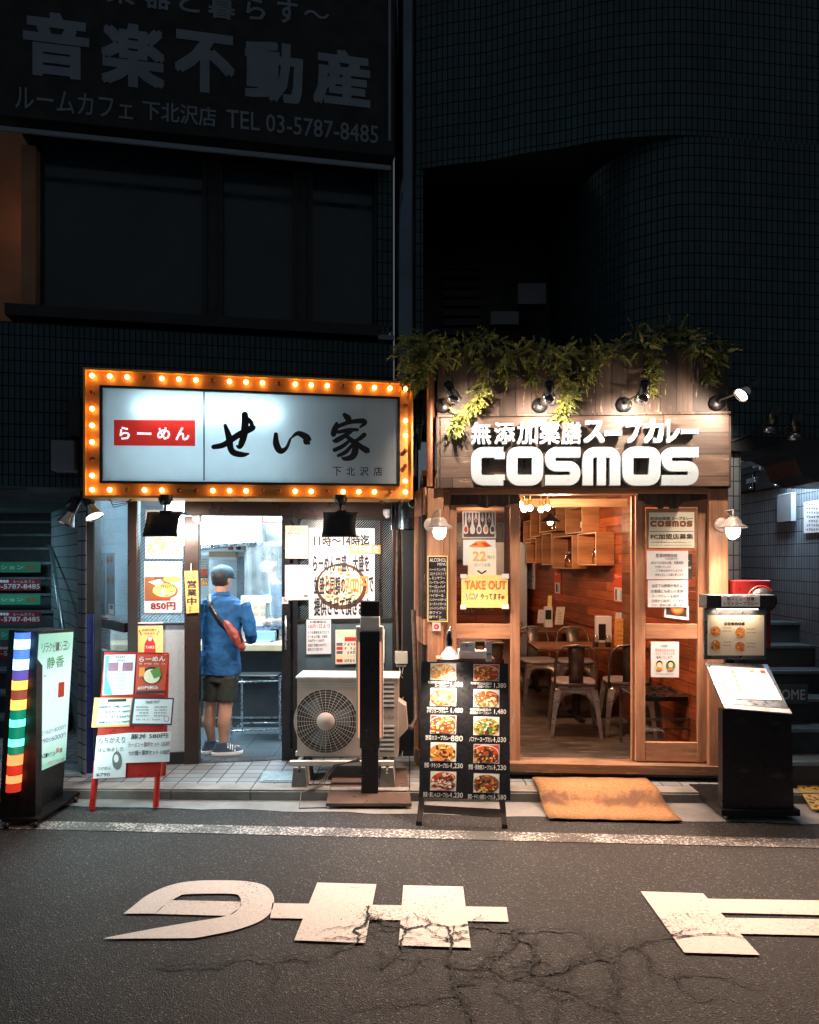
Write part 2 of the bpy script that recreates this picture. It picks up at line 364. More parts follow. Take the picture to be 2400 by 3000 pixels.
def m_paint(name, wear, col=(.72, .68, .63)):
    m, t, b = nt(name)
    f1 = noise(t, 55, 8, None, .8); f2 = noise(t, 3.2, 4)
    ad = N(t, 'ShaderNodeMath', operation='MULTIPLY_ADD'); t.links.new(f2, ad.inputs[0]); ad.inputs[1].default_value = .4; t.links.new(f1, ad.inputs[2])
    mask = ramp(t, ad.outputs[0], [(wear-.03, 0.), (wear+.03, 1.)])
    mx = N(t, 'ShaderNodeMix', data_type='RGBA'); t.links.new(mask, mx.inputs[0]); mx.inputs[6].default_value = (.05, .048, .047, 1)
    cc = ramp(t, noise(t, 40, 5), [(.3, [x*.86 for x in col]), (.7, col)]); t.links.new(cc, mx.inputs[7])
    t.links.new(mx.outputs[2], b.inputs['Base Color']); b.inputs['Roughness'].default_value = .6
    vo = N(t, 'ShaderNodeTexVoronoi'); vo.inputs['Scale'].default_value = 95; vec = N(t, 'ShaderNodeTexCoord').outputs['Object']; t.links.new(vec, vo.inputs[0])
    bump(t, b, vo.outputs['Distance'], .45, .004)
m_paint('paint', .59, (.6, .53, .485)); m_paint('paint_worn', .755, (.6, .54, .5))
plain('concrete', (.2, .195, .19), .8, 0, .3, 3, .4); plain('kerbstone', (.22, .205, .19), .8, 0, .3, 5, .4)
tile('pave', (.26, .27, .28), (.18, .19, .2), (.05, .05, .05), .15, .11, .65, .006)
tile('tile_dark', (.035, .08, .09), (.024, .06, .068), (.003, .004, .005), .047, .097, .3, .005, .3)
tile('tile_left', (.028, .07, .082), (.02, .052, .062), (.004, .005, .006), .043, .1, .35, .005, .3)
tile('tile_grey', (.2, .24, .27), (.15, .19, .22), (.03, .035, .04), .047, .118, .3, .005)
tile('tile_white', (.55, .6, .64), (.45, .5, .54), (.06, .06, .07), .2, .118, .3, .006)
tile('tile_alcove', (.22, .27, .3), (.18, .22, .25), (.04, .05, .055), .6, .118, .35, .006)
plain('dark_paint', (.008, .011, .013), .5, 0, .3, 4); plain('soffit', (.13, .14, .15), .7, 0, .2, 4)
plain('stain_column', (.1, .13, .16), .22, 1, .2, 3); plain('pane_dark', (.008, .03, .042), .12, 0, .4, 1.1)
plain('pane_blind', (.05, .06, .07), .4, 0, .2, 2); plain('bill_black', (.003, .008, .009), .7, 0, .3, 3); plain('bill_text', (.17, .23, .28), .6, 0, .15, 3)
plain('copper', (.35, .14, .07), .4, .4, .2, 8); plain('brownmetal', (.045, .03, .025), .32, .4, .1, 1.2)
plain('rail_steel', (.2, .27, .3), .35, .8, .2, 6); plain('stair_dark', (.03, .04, .045), .7, 0, .3, 6, .2)
plain('orange_wall', (.3, .15, .08), .7, 0, .2, 2); plain('lid_metal', (.35, .42, .44), .4, .6, .3, 40, .6)

# ================================================================ ground
def sheet(name, pts, mat, **kw):
    m = MB(); m.face(pts, mat); o = m.build(name, loc=(0, 0, 0)); o['kind'] = 'structure'; return o
KE = lambda X: 5.37-.02*X
GE = lambda X: 5.10-.068*X
m = MB(); xs = [-40, -12, -6]+[x*.4 for x in range(-14, 15)]+[6, 12, 40]; m.face([(-40, -40, ZR), (40, -40, ZR), (40, 40, ZR), (-40, 40, ZR)], 'asphalt')
o = m.build('road', loc=(0, 0, 0)); o['kind'] = 'structure'
m = MB(); rg = random.Random(5); a_, b_ = [], []
xs = [-12+.15*i for i in range(161)]
for x in xs: a_.append(V((x, GE(x)+.012*sin(x*9)+rg.uniform(-.008, .008), ZR+.004))); b_.append(V((x, KE(x), ZR+.004)))
m.grid([a_, b_], 'concrete', False); o = m.build('gutter', loc=(0, 0, 0)); o['kind'] = 'structure'
m = MB()
for i in range(-20, 21):                                   # kerb stones
    x0, x1 = i*.6+.004, i*.6+.596
    m.prism([(x0, KE(x0), ZR-.05), (x1, KE(x1), ZR-.05), (x1, KE(x1), -.012), (x0, KE(x0), -.012)][::-1], (0, .16, 0), 'kerbstone')
    m.prism([(x0, KE(x0)+.012, -.012), (x1, KE(x1)+.012, -.012), (x1, KE(x1)+.012, .0), (x0, KE(x0)+.012, .0)][::-1], (0, .148, 0), 'kerbstone')
o = m.build('kerb', loc=(0, 0, 0), bevel=.004); o['kind'] = 'structure'
m = MB(); m.face([(-14, KE(-14)+.16, -.002), (14, KE(14)+.16, -.002), (14, 16, -.002), (-14, 16, -.002)], 'pave')
o = m.build('pavement', loc=(0, 0, 0)); o['kind'] = 'structure'
# painted edge line and the road lettering (one half of the STOP word, read from the side)
m = MB(); L = lambda X: 4.655-.062*X
m.face([(-9, L(-9), ZR+.004), (9, L(9), ZR+.004), (9, L(9)+.15, ZR+.004), (-9, L(-9)+.15, ZR+.004)], 'paint_worn')
o = m.build('edge_line_marking', loc=(0, 0, 0)); o['kind'] = 'structure'
def gp(pts, z): return [V((q.x, q.y, z)) for q in (G(*p) for p in pts)]
Z8 = ZR+.008
m = MB()
def band(pts, z, mat='paint'):                                # strip of quads: list of (outer, inner) pixel pairs
    m.grid([[*gp([a, b], z)] for a, b in pts], mat, False)
outer = [(362,2681),(395,2655),(430,2628),(480,2604),(530,2590),(584,2584),(650,2583),(723,2586),(779,2600),(803,2635),(793,2677),(758,2705),(695,2728),(630,2742),(570,2753)]
inner = [(455,2681),(470,2665),(495,2648),(510,2638),(525,2630),(545,2624),(640,2622),(690,2624),(702,2632),(706,2645),(702,2664),(668,2687),(560,2706),(450,2725),(313,2751)]
oo, ii = cr([list(map(float, p)) for p in outer], 4), cr([list(map(float, p)) for p in inner], 4); band([(tuple(a), tuple(b)) for a, b in zip(oo, ii)], Z8)
m.face(gp([(570, 2753), (303, 2755), (313, 2751)], Z8), 'paint')
m.face(gp([(455, 2681), (668, 2687), (702, 2664), (706, 2645), (500, 2641)], Z8-.001), 'paint')
m.face(gp([(792, 2694), (1490, 2705), (1484, 2662), (798, 2650)], Z8), 'paint')
m.face(gp([(862, 2760), (1070, 2768), (1103, 2595), (930, 2590)], Z8+.001), 'paint')
m.face(gp([(1168, 2775), (1380, 2782), (1357, 2602), (1182, 2598)], Z8+.001), 'paint')
m.face(gp([(2005, 2796), (2226, 2803), (2060, 2622), (1877, 2616)], Z8+.001), 'paint')
m.face(gp([(2170, 2740), (2600, 2750), (2600, 2700), (2118, 2693)], Z8), 'paint')
m.face(gp([(2108, 2678), (2600, 2690), (2600, 2645), (2066, 2637)], Z8), 'paint')
o = m.build('stop_lettering_marking', loc=(0, 0, 0)); o['kind'] = 'structure'
# cracks in the asphalt
plain('crack', (.006, .006, .006), .9, 0, .2, 20)
m = MB(); rg = random.Random(11)
def crack(pts, wd, lvl=0):
    P3 = [G(*p) for p in pts]; out = [P3[0]]
    for a, b in zip(P3, P3[1:]):
        seg = [a, b]
        for _ in range(4):
            ns = [seg[0]]
            for p, q in zip(seg, seg[1:]):
                d = q-p; mid = (p+q)/2+V((-d.y, d.x, 0))*rg.uniform(-.22, .22); ns += [mid, q]
            seg = ns
        out += seg[1:]
    rows = []
    for i, p in enumerate(out):
        a = out[max(i-1, 0)]; b = out[min(i+1, len(out)-1)]; d = (b-a); d.z = 0; d.normalize(); w_ = wd*1.15*rg.uniform(.3, 1.4)*(1-.5*i/len(out))
        nn = V((-d.y, d.x, 0))*w_; rows.append([V((p.x+nn.x, p.y+nn.y, Z8+.005+lvl*.0005)), V((p.x-nn.x, p.y-nn.y, Z8+.005+lvl*.0005))])
    m.grid(rows, 'crack', False)
    if lvl < 2:
        for k in range(int(len(out)/(6 if lvl == 0 else 9))):
            s = rg.choice(out); a = rg.uniform(0, 2*pi); L_ = rg.uniform(.05, .22)/(1+lvl); e = s+V((cos(a), sin(a)*.8, 0))*L_
            def pix(q): return (CX+q.x*F/q.y, HY+(H-q.z)*F/q.y)
            if s.y > .5 and e.y > .5 and pix(e)[1] > 2650: crack([pix(s), pix(e)], wd*.5, lvl+1)
crack([(1080, 2660), (1075, 2700), (1050, 2765), (960, 2800), (800, 2822), (600, 2840), (470, 2830)], .006)
crack([(1070, 2705), (1140, 2710), (1190, 2730), (1250, 2720), (1310, 2722), (1380, 2715)], .006)
crack([(1310, 2722), (1322, 2790), (1318, 2860), (1350, 2920), (1375, 3010)], .008)
crack([(1380, 2712), (1450, 2730), (1500, 2735), (1480, 2790), (1440, 2830), (1330, 2830)], .006)
crack([(1500, 2735), (1560, 2760), (1580, 2810), (1560, 2850), (1610, 2890), (1620, 3010)], .008)
crack([(1560, 2850), (1650, 2845), (1710, 2820), (1720, 2760), (1740, 2740)], .006)
crack([(1710, 2820), (1790, 2815), (1860, 2770), (1930, 2755), (2020, 2748)], .006)
crack([(1790, 2815), (1800, 2860), (1810, 2910), (1790, 2960)], .005)
crack([(1190, 2730), (1180, 2790), (1130, 2830), (1080, 2840)], .005)
crack([(1440, 2830), (1500, 2870), (1560, 2850)], .005); crack([(1500, 2735), (1640, 2730), (1730, 2745)], .005)
crack([(1250, 2800), (1200, 2850), (1120, 2870)], .004); crack([(1330, 2830), (1400, 2860), (1440, 2830)], .004)
crack([(1860, 2770), (1900, 2830), (1985, 2870), (2050, 2930)], .005, 0); crack([(1985, 2870), (2120, 2860), (2240, 2890)], .004, 1); crack([(1610, 2890), (1720, 2930), (1790, 2960), (1840, 3010)], .005); crack([(1350, 2920), (1260, 2940), (1150, 2930), (1040, 2960)], .004)
crack([(800, 2822), (820, 2880), (780, 2930)], .004, 1); crack([(1450, 2900), (1530, 2960), (1560, 3010)], .004, 1); crack([(2020, 2748), (2110, 2745), (2200, 2760)], .004, 1)
o = m.build('road_cracks', loc=(0, 0, 0)); o['kind'] = 'structure'
# pavement access covers
def cover(px0, py0, px1, py1, label, sk=0):
    c = [G(px0, py1, 0), G(px1, py1, 0), G(px1+sk, py0, 0), G(px0+sk, py0, 0)]; m = MB()
    m.prism(c, (0, 0, .006), 'lid_metal'); cc = sum(c, V())/4
    m.prism([cc+(p-cc)*.86 for p in c], (0, 0, .011), 'lid_metal')
    tg(m.build('drain_cover'), label, 'drain cover')
cover(763, 2262, 872, 2292, 'rectangular metal cover in the paving beside the air conditioner', 8)
cover(190, 2240, 240, 2275, 'rectangular metal cover in the paving behind the lit relaxation sign', -10)

# ================================================================ left office building
ob = thing('office_building', 'dark tiled building with black windows above the ramen shop', 'building', (-2, 7, 0))
m = MB()
m.pbox(U_, -500, 958, 1152, 1430, -.35, 0, 'tile_left')
m.build('wall', ob)
m = MB(); m.pbox(U_, 1108, 300, 1152, 955, -.4, -.02, 'tile_left'); m.build('wall', ob)
m = MB(); m.pbox(U_, 1106, 986, 1152, 1000, -.1, .05, 'stain_column'); m.build('ledge', ob)
m = MB(); m.pbox(U_, -500, -200, 1152, 290, -.6, -.12, 'dark_paint'); m.build('upper_wall', ob)
m = MB(); m.pbox(U_, 60, 290, 1108, 440, -.5, -.05, 'dark_paint'); m.build('window_header', ob)
Ub = U_.off(-.1)
def win(x0, x1, y0, y1, lit=False):
    f = MB(); t_ = 10
    f.pbox(Ub, x0-14, y0, x0, y1, -.06, .05, 'black_m'); f.pbox(Ub, x1, y0, x1+14, y1, -.06, .05, 'black_m')
    f.pbox(Ub, x0, y0, x1, y0+t_, -.05, .04, 'black_m'); f.pbox(Ub, x0, y1-t_, x1, y1, -.05, .04, 'black_m')
    w_ = f.build('window', ob); p = MB(); p.pbox(Ub, x0, y0+t_, x1, y1-t_, -.03, -.02, 'pane_dark'); p.build('pane', w_)
    return w_
w1 = win(106, 594, 415, 945); w2 = win(655, 858, 490, 968); w3 = win(916, 1094, 490, 985)
m = MB(); m.pbox(Ub, 594+14, 425, 655-14, 960, -.2, .02, 'dark_paint'); m.pbox(Ub, 858+14, 470, 916-14, 980, -.2, .02, 'dark_paint'); m.pbox(Ub, 106, 410, 1108, 1000, -.5, -.22, 'dark_paint'); m.build('window_mullion', ob)
m = MB(); m.pbox(U_, 20, 926, 1110, 958, -.2, .05, 'black_m')
m.build('sill', ob)
m = MB(); m.pbox(U_, 62, 425, 104, 930, -.6, .0, 'orange_wall'); m.build('pillar', ob)
m = MB(); m.wbox(-5.5, -3.0, 7.4, 7.6, 2.6, 8, 'orange_wall'); m.build('side_wall', ob)
point('alley_lamp_light', (-3.9, 6.9, 5.2), 1.3, (1, .5, .25), .1)
m = MB(); m.pbox(U_, 78, 1428, 250, 1436, -.6, 0, 'soffit'); m.prism([(-6.5, 5.62, 2.3), (-2.75, 5.9, 2.3), (-4.2, 8.6, 2.3), (-5.3, 8.6, 2.3), (-6.5, 8.6, 2.3)], (0, 0, .08), 'soffit'); m.build('soffit', ob)
# billboard
bb = MB(); bb.pbox(U_, -300, -160, 1145, 428, .02, .22, 'bill_black'); UB = U_.off(.22)
bb2 = bb.build('billboard', None, bevel=.01); tg(bb2, 'big unlit black billboard with white letters above the office windows', 'sign')
fm = MB(); fm.pbox(UB, -300, 415, 1145, 428, 0, .02, 'bill_text'); fm.pbox(UB, 1137, -160, 1145, 415, 0, .02, 'bill_text'); fm.build('frame', bb2)
tx = MB()
def ut(s, x0, y0, x1, y1, bold=.02):                      # rows follow the board's own horizontals
    tx.text(UB, s, x0, y0, x1, y1, 'bill_text', .004, bold)
# each glyph is placed along the tilted board
for ch, x0, x1, y0, y1 in (('音', 68, 262, 38, 228), ('楽', 297, 483, 70, 256), ('不', 512, 688, 96, 272), ('動', 718, 888, 124, 300), ('産', 918, 1085, 146, 312)):
    tx.text(UB, ch, x0, y0, x1, y1, 'bill_text', .004, .045)
for ch, x0, x1, y0, y1 in (('楽', 312, 395, -60, 12), ('器', 425, 500, -45, 28), ('と', 525, 585, -25, 36), ('暮', 610, 690, -15, 56), ('ら', 722, 778, -5, 60), ('す', 812, 872, -2, 70), ('～', 890, 965, 32, 55)):
    tx.text(UB, ch, x0, y0, x1, y1, 'bill_text', .004, .025)
tx.text(UB, 'ルームカフェ', 45, 270, 390, 335, 'bill_text', .004, .01)
tx.text(UB, '下北沢店', 418, 305, 634, 362, 'bill_text', .004, .015)
tx.text(UB, 'TEL 03-5787-8485', 664, 345, 1108, 398, 'bill_text', .004, .015)
tx.build('lettering', bb2)
# stainless column between the two buildings
m = MB(); a = P(1188, 1000, 6.15); m.lathe((a.x, a.y+.08, 2.0), [(.095, 0), (.095, 6.5)], 'stain_column', seg=28)
m.tube([(a.x-.12, a.y+.1, 2), (a.x-.12, a.y+.1, 8.5)], .012, 'stain_column')
tg(m.build('drainpipe'), 'shiny stainless steel column running up between the two buildings', 'pipe')
# ---- left stair alcove

la = thing('stair_entrance', 'dark stairway entrance with sign plates on its risers, left of the ramen shop', 'staircase', (-4.2, 8.5, 0))
for i in range(14):
    m = MB(); z0 = .19*i; y0 = 7.0+.275*i
    xr = -.5*y0+.06; m.wbox(-7.2, xr, y0, y0+.3, z0-.02, z0+.19, 'stair_dark'); m.wbox(-7.2, xr, y0-.02, y0+.03, z0+.165, z0+.195, 'rail_steel'); m.build('step', la)
m = MB(); pth = []
for k in range(13):
    t = k/12; a0 = P(150, 0, 8.6); a1 = P(228, 0, 5.9)
    pth.append((a0.x+(a1.x-a0.x)*(t**1.0)+.18*sin(pi*t), a0.y+(a1.y-a0.y)*(t**.9)))
m.grid([[V((x, y, 0)) for x, y in pth], [V((x, y, 2.33)) for x, y in pth]], 'tile_alcove', True, uv=lambda a, b: (b*.3, 0 if a == 0 else 2.33))
p = P(228, 0, 5.9); p2 = P(252, 0, 5.78)
m.prism([(p.x, p.y, 0), (p2.x, p2.y, 0), (p2.x, p2.y, 2.33), (p.x, p.y, 2.33)], (-.12, .3, 0), 'tile_white'); m.build('wall', la)
m = MB(); m.wbox(-8, -4.6, 10.9, 11, 0, 5, 'stair_dark'); m.build('rear_wall', la)
hr = MB(); hr.tube([P(142, 1600, 8.6), P(150, 1606, 8.4), P(182, 1835, 6.6), P(184, 1900, 6.55)], .022, 'rail_steel'); tg(hr.build('handrail'), 'slanting steel handrail on the wall of the left stairway', 'handrail')
plain('sg_green', (.04, .25, .13), .4, 0, .1, 8); plain('sg_red', (.2, .015, .03), .4, 0, .1, 8); plain('sg_white', (.6, .65, .68), .5, 0, .1, 8); plain('sg_redink', (.5, .03, .02), .5)
def plate(y0, y1, x1, kind, step, lab):
    Y = 7.0+.275*step-.03; fr = vert(Y, 0); m = MB(); m.pbox(fr, -180, y0, x1, y1, 0, .008, 'sg_green' if kind == 'g' else 'sg_red'); f2 = fr.off(.009)
    if kind == 'g':
        m.text(f2, 'リラクゼーション', -110, y0+9, 68, y1-9, 'sg_white', 0, .0); m.text(f2, '静香', 78, y0+8, 106, y1-8, 'sg_redink', 0, .0)
    else:
        for k in range(3): m.ppoly(f2, [(4+9*k+4.5*cos(t*pi/5), y0+7+4.5*sin(t*pi/5)) for t in range(10)], 'sg_white')
        m.text(f2, 'ルームカフェ', 38, y0+4, 101, y0+12, 'sg_white', 0, 0); m.text(f2, '03-5787-8485', -22, y0+15, 117, y0+29, 'sg_white', 0, .02)
    tg(m.build('sign_plate'), lab, 'sign')
plate(1646, 1677, 120, 'g', 7.6, 'upper green relaxation plate on a riser of the left stairs')
plate(1696, 1730, 120, 'r', 6.6, 'upper dark red phone number plate on a riser of the left stairs')
plate(1742, 1771, 120, 'g', 5.6, 'second green relaxation plate down on the left stairs')
plate(1792, 1826, 120, 'r', 4.6, 'second dark red phone number plate down on the left stairs')
plate(1842, 1874, 60, 'g', 3.6, 'lowest green relaxation plate behind the lit rainbow sign')
plate(1892, 1930, 42, 'r', 2.6, 'lowest dark phone number plate behind the lit rainbow sign')

# ================================================================ right tiled building
rb = thing('tiled_building', 'dark building with a wavy tiled wall above the soup curry shop', 'building', (2, 8, 0))
def cwall(path, z0, z1, mat, name, par):
    pts = [P(x, HY, y) for x, y in cr(path)]; ln = [0]
    for a, b in zip(pts, pts[1:]): ln.append(ln[-1]+(b-a).length)
    m = MB(); n = len(pts)
    front = [[V((p.x, p.y, z)) for p in pts] for z in (z0, z1)]; m.grid(front, mat, True, uv=lambda a, b: (ln[b], (z0, z1)[a]))
    m.grid([[V((p.x, p.y+.35, z0)) for p in pts], [V((p.x, p.y, z0)) for p in pts]], 'dark_paint', False)
    m.grid([[V((p.x, p.y+.35, z1)) for p in pts], [V((p.x, p.y, z1)) for p in pts]], 'dark_paint', False)
    for p in (pts[0], pts[-1]): m.face([V((p.x, p.y, z0)), V((p.x, p.y+.35, z0)), V((p.x, p.y+.35, z1)), V((p.x, p.y, z1))], mat)
    return m.build(name, par)
zt = 5.1
cwall([(1218, 6.18), (1320, 6.10), (1430, 6.04), (1540, 5.93), (1640, 5.86), (1750, 5.76), (1850, 5.71), (2000, 5.68), (2200, 5.74), (2400, 5.82), (2700, 5.95)], zt, 9, 'tile_dark', 'upper_wall', rb)
cwall([(1632, 7.2), (1680, 6.65), (1740, 6.25), (1820, 5.96), (1900, 5.8), (2000, 5.7), (2140, 5.72), (2400, 5.82), (2700, 5.95)], 2.62, zt, 'tile_dark', 'lower_wall', rb)
m = MB(); a = P(1218, 0, 6.18); b = P(1240, 0, 6.18); m.wbox(a.x, b.x, 6.18, 7.6, 2.9, zt, 'tile_dark'); m.build('corner_wall', rb)
m = MB(); m.wbox(0, 3.2, 7.6, 7.7, 3, 9, 'dark_paint'); m.wbox(.1, 3.2, 6.5, 7.6, zt+.02, zt+.1, 'dark_paint'); m.wbox(.1, 2.2, 5.9, 7.6, 3.1, 3.2, 'dark_paint')
for k in range(18): m.wbox(.35, .75, 7.52, 7.58, 3.3+k*.1, 3.37+k*.1, 'black_m')
m.build('recess', rb)
plain('box_grey', (.2, .22, .24), .6, 0, .1, 5)
m = MB(); m.pbox(vert(7.0, 0), 1438, 912, 1520, 950, -.2, 0, 'box_grey'); tg(m.build('storage_box'), 'grey box standing low in the dark balcony recess, left one of two', 'box')
m = MB(); m.pbox(vert(7.0, 0), 1518, 830, 1600, 890, -.2, 0, 'box_grey'); tg(m.build('storage_box'), 'grey box in the dark balcony recess, upper right one of two', 'box')
# stairwell at right
sw = thing('stairwell', 'grey tiled stairwell to the right of the soup curry shop', 'staircase', (3, 7, 0))
m = MB(); a = P(2136, 0, 8.4); b = P(2600, 0, 5.5)
m.prism([(a.x, a.y, 0), (b.x, b.y, 0), (b.x, b.y, 2.9), (a.x, a.y, 2.9)], (.25, .25, 0), 'tile_grey'); m.build('wall', sw)
m = MB(); m.pbox(vert(5.72, 0), 2128, 1320, 2170, 2270, -.25, 0, 'tile_grey'); m.build('pillar', sw)
WS = Fr((a.x, a.y, 0), (b.x-a.x, b.y-a.y, 0), (0, 0, 1))
for k in range(6):
    m = MB(); y0 = 5.45+.27*k; z = .02+.19*k; p = WS.px(2120, 1700)
    xr = 4.2; t = (y0+.15-a.y)/(b.y-a.y); xw = a.x+(b.x-a.x)*t
    m.wbox(2.75, min(xw, 4.0)+.0, y0, y0+.28, z-.02, z+.17, 'stair_dark'); m.wbox(2.75, min(xw, 4.0), y0-.015, y0+.04, z+.15, z+.175, 'rail_steel'); st_ = m.build('step', sw)
    if k == 3:
        fr = vert(y0-.02, 0); m = MB(); m.pbox(fr, 2262, 2004, 2362, 2062, 0, .006, 'sg_blue') if 'sg_blue' in MT else None
plain('sg_blue', (.05, .08, .1), .5); fr = vert(5.98, 0); m = MB(); m.pbox(fr, 2210, 2006, 2366, 2062, 0, .006, 'sg_blue'); m.text(fr.off(.007), 'WELCOME', 2196, 2020, 2359, 2050, 'sg_white', 0, .01)
tg(m.build('welcome_sign'), 'dark WELCOME sign on a riser of the right stairs behind the menu stand', 'sign')
# dark curved canopy over the stairwell
m = MB(); cn = vert(5.66, 0)
m.prism([cn.w(*cn.px(*p)) for p in [(2130, 1285), (2500, 1285), (2500, 1415), (2390, 1412), (2350, 1390), (2330, 1345), (2290, 1326), (2132, 1320)]], (0, .5, 0), 'dark_paint')
tg(m.build('canopy'), 'black curved canopy edge over the right stairwell', 'canopy')
def dimspot(px, py, lab, dx):
    t = thing('spotlight', lab, 'spotlight', P(px, py, 5.5)); c = P(px, py, 5.5); m = MB()
    m.lathe(c, [(0, -.03), (.035, -.03), (.04, .1), (0, .1)], 'black', axis=(dx, -.3, 1)); m.lathe(c, [(.03, -.05), (.055, -.09), (.05, -.09)], 'steel_d', axis=(dx, -.3, 1)); m.build('lamp_head', t)
    m = MB(); m.tube([c+V((0, .03, .03)), c+V((dx*.2, .1, .02)), c+V((-.1, .14, -.08)), c+V((-.25, .16, -.14))], .008, 'black'); m.build('arm', t)
dimspot(2262, 1232, 'unlit black spotlight above the right canopy, the left one of the pair', .1); dimspot(2330, 1252, 'unlit black spotlight above the right canopy, the right one of the pair', -.1)
def mailbox(x0, y0, x1, y1, lab):
    fr = WS.off(.02); t = MB(); t.pbox(fr, x0, y0, x1, y1, 0, .1, 'black_m'); o = t.build('mailbox', bevel=.006); tg(o, lab, 'mailbox')
    f2 = fr.off(.1); q = MB(); cx = (x0+x1)/2; q.pbox(f2, cx-14, y0+(y1-y0)*.42, cx+10, y0+(y1-y0)*.62, 0, .004, 'steel'); q.build('name_plate', o)
    q = MB(); q.ball(f2.w(*f2.px(cx, y1-12), .01), .018, 'steel'); q.build('knob', o); q = MB(); q.pbox(f2, x0+3, y0+3, x1-3, y0+14, 0, .02, 'black'); q.build('flap', o)
mailbox(2170, 1372, 2233, 1441, 'black mailbox on the stairwell wall, the left of two'); mailbox(2240, 1364, 2308, 1432, 'black mailbox on the stairwell wall, the right of two')
def note(fr, x0, y0, x1, y1, lab, paper='paper', rows=(), name='notice_paper', cat='notice', th=.003, marks=6, seed=1, ink='inkgrey'):
    m = MB(); m.pbox(fr, x0, y0, x1, y1, 0, th, paper); f2 = fr.off(th+.0008); h = (y1-y0)/(marks*1.7+1)
    for k in range(marks): m.scrib(f2, x0+(x1-x0)*.1, y0+h*(1+1.7*k), x1-(x1-x0)*(.1+.2*((k*7+seed) % 3)/2), y0+h*(2+1.7*k), ink, 0, seed*31+k)
    return tg(m.build(name), lab, cat)
fw = WS.off(.02)
note(fw, 2168, 1326, 2203, 1350, 'small white warning notice above the left mailbox', marks=2); note(fw, 2219, 1322, 2254, 1352, 'small white warning notice above the right mailbox', marks=2, seed=3)
note(fw, 2356, 1466, 2420, 1560, 'white printed notice at the far right of the stairwell wall', marks=7, seed=4, ink='ink')
m = MB(); m.pbox(fw, 2291, 1446, 2334, 1530, 0, .05, 'box_grey'); tg(m.build('wall_box', bevel=.008), 'slim grey metal box on the stairwell wall below the mailboxes', 'box')
# red hose cabinet with a black reel behind the menu stand
t = thing('hose_cabinet', 'red cabinet with a round black reel behind the right menu stand', 'fire cabinet', P(2205, 1760, 5.6)); fr = vert(5.55, 0)
plain('redpaint', (.45, .02, .015), .35, 0, .15, 8); plain('red_deep', (.16, .01, .01), .35); plain('amber', (.05, .03, .02), .5)
m = MB(); m.pbox(fr, 2150, 1700, 2260, 1900, -.12, 0, 'red_deep'); m.build('cabinet', t, bevel=.01)
m = MB(); c = fr.w(*fr.px(2225, 1757)); m.lathe(c, [(0, 0), (.092, 0), (.097, .04), (.092, .09), (0, .09)], 'black', axis=(0, -1, 0), seg=32); m.build('reel', t)
m = MB(); m.tube([c+V((.105*cos(a), -.03, .105*sin(a))) for a in [k*pi/16 for k in range(33)]], .008, 'redpaint'); m.build('ring', t)

area('stair_light', (-4.9, 7.6, 2.26), .5, 14, (.5, .85, 1), (-4.9, 8.2, 0), la)
area('stair_light', (3.6, 6.6, 2.6), .5, 34, (.65, .82, 1), (2.9, 7.6, 1.4), sw)

m = MB(); m.wbox(P(1180, 0, 6.34).x, P(1226, 0, 6.34).x, 6.34, 6.42, 0, 3.2, 'dark_paint'); tg(m.build('dark_gap_sheet'), 'added dark sheet standing in for the dark gap between the two shops', 'panel')  # added sheet, its dark colour stands in for the shaded gap
# ================================================================ ramen shop: front, sign, interior
tile('floor_dark', (.05, .065, .075), (.04, .055, .065), (.02, .025, .03), .3, .3, .45, .004)
plain('shop_white', (.72, .8, .84), .35, 0, .05, 3); plain('panel_teal', (.07, .11, .13), .5, 0, .15, 5); plain('panel_check', (.45, .48, .5), .35, .3, .08, 60, .3)
plain('ceil_white', (.7, .74, .76), .6, 0, .05, 4); plain('counter_wood', (.5, .36, .22), .4, 0, .15, 6); plain('counter_dark', (.03, .032, .035), .5, 0, .3, 6)
glass('glass', (.93, .96, .97), .03, .15); glass('glass_side', (.9, .96, 1), .12, .02, .05); glass('curtain_film', (.93, .96, .98), .15, .35, .15)
emis('tube_cool', (.72, .93, 1), 9, (.9, .9, .9)); emis('tube_sign', (.62, .9, 1), 22, (.9, .9, .9))
translucent('acrylic', (.86, .9, .93)); translucent('acr_red', (.85, .03, .02)); translucent('acr_white', (.95, .95, .95))
rs = thing('ramen_shop', 'brightly lit ramen shop with a brown metal front and open doorway', 'shop', (-1.8, 6.1, 0))
def rb_(nm, rects, mat, d0=-.06, d1=.02, par=rs, fr=R_, bev=0):
    m = MB()
    for r in rects: m.pbox(fr, *r, d0, d1, mat)
    return m.build(nm, par, bevel=bev)
rb_('post', [(376, 1400, 405, 2246)], 'brownmetal', -.1, .03, bev=.006); rb_('post', [(541, 1513, 584, 2246)], 'brownmetal', -.12, .02, bev=.006)
rb_('lintel', [(541, 1400, 1152, 1512)], 'brownmetal', -.12, .02, bev=.004)
rb_('post', [(1150, 1400, 1186, 2230)], 'brownmetal', -.12, .0, bev=.004)
wn = rb_('window', [(405, 1400, 541, 1410), (405, 1826, 541, 1832)], 'brownmetal', -.05, .01)
rb_('pane', [(405, 1410, 541, 1826)], 'glass', -.02, -.014, wn)
rb_('lower_panel', [(405, 1832, 541, 2206)], 'panel_check', -.06, -.02); rb_('base_board', [(405, 2206, 541, 2242)], 'black', -.06, -.0)
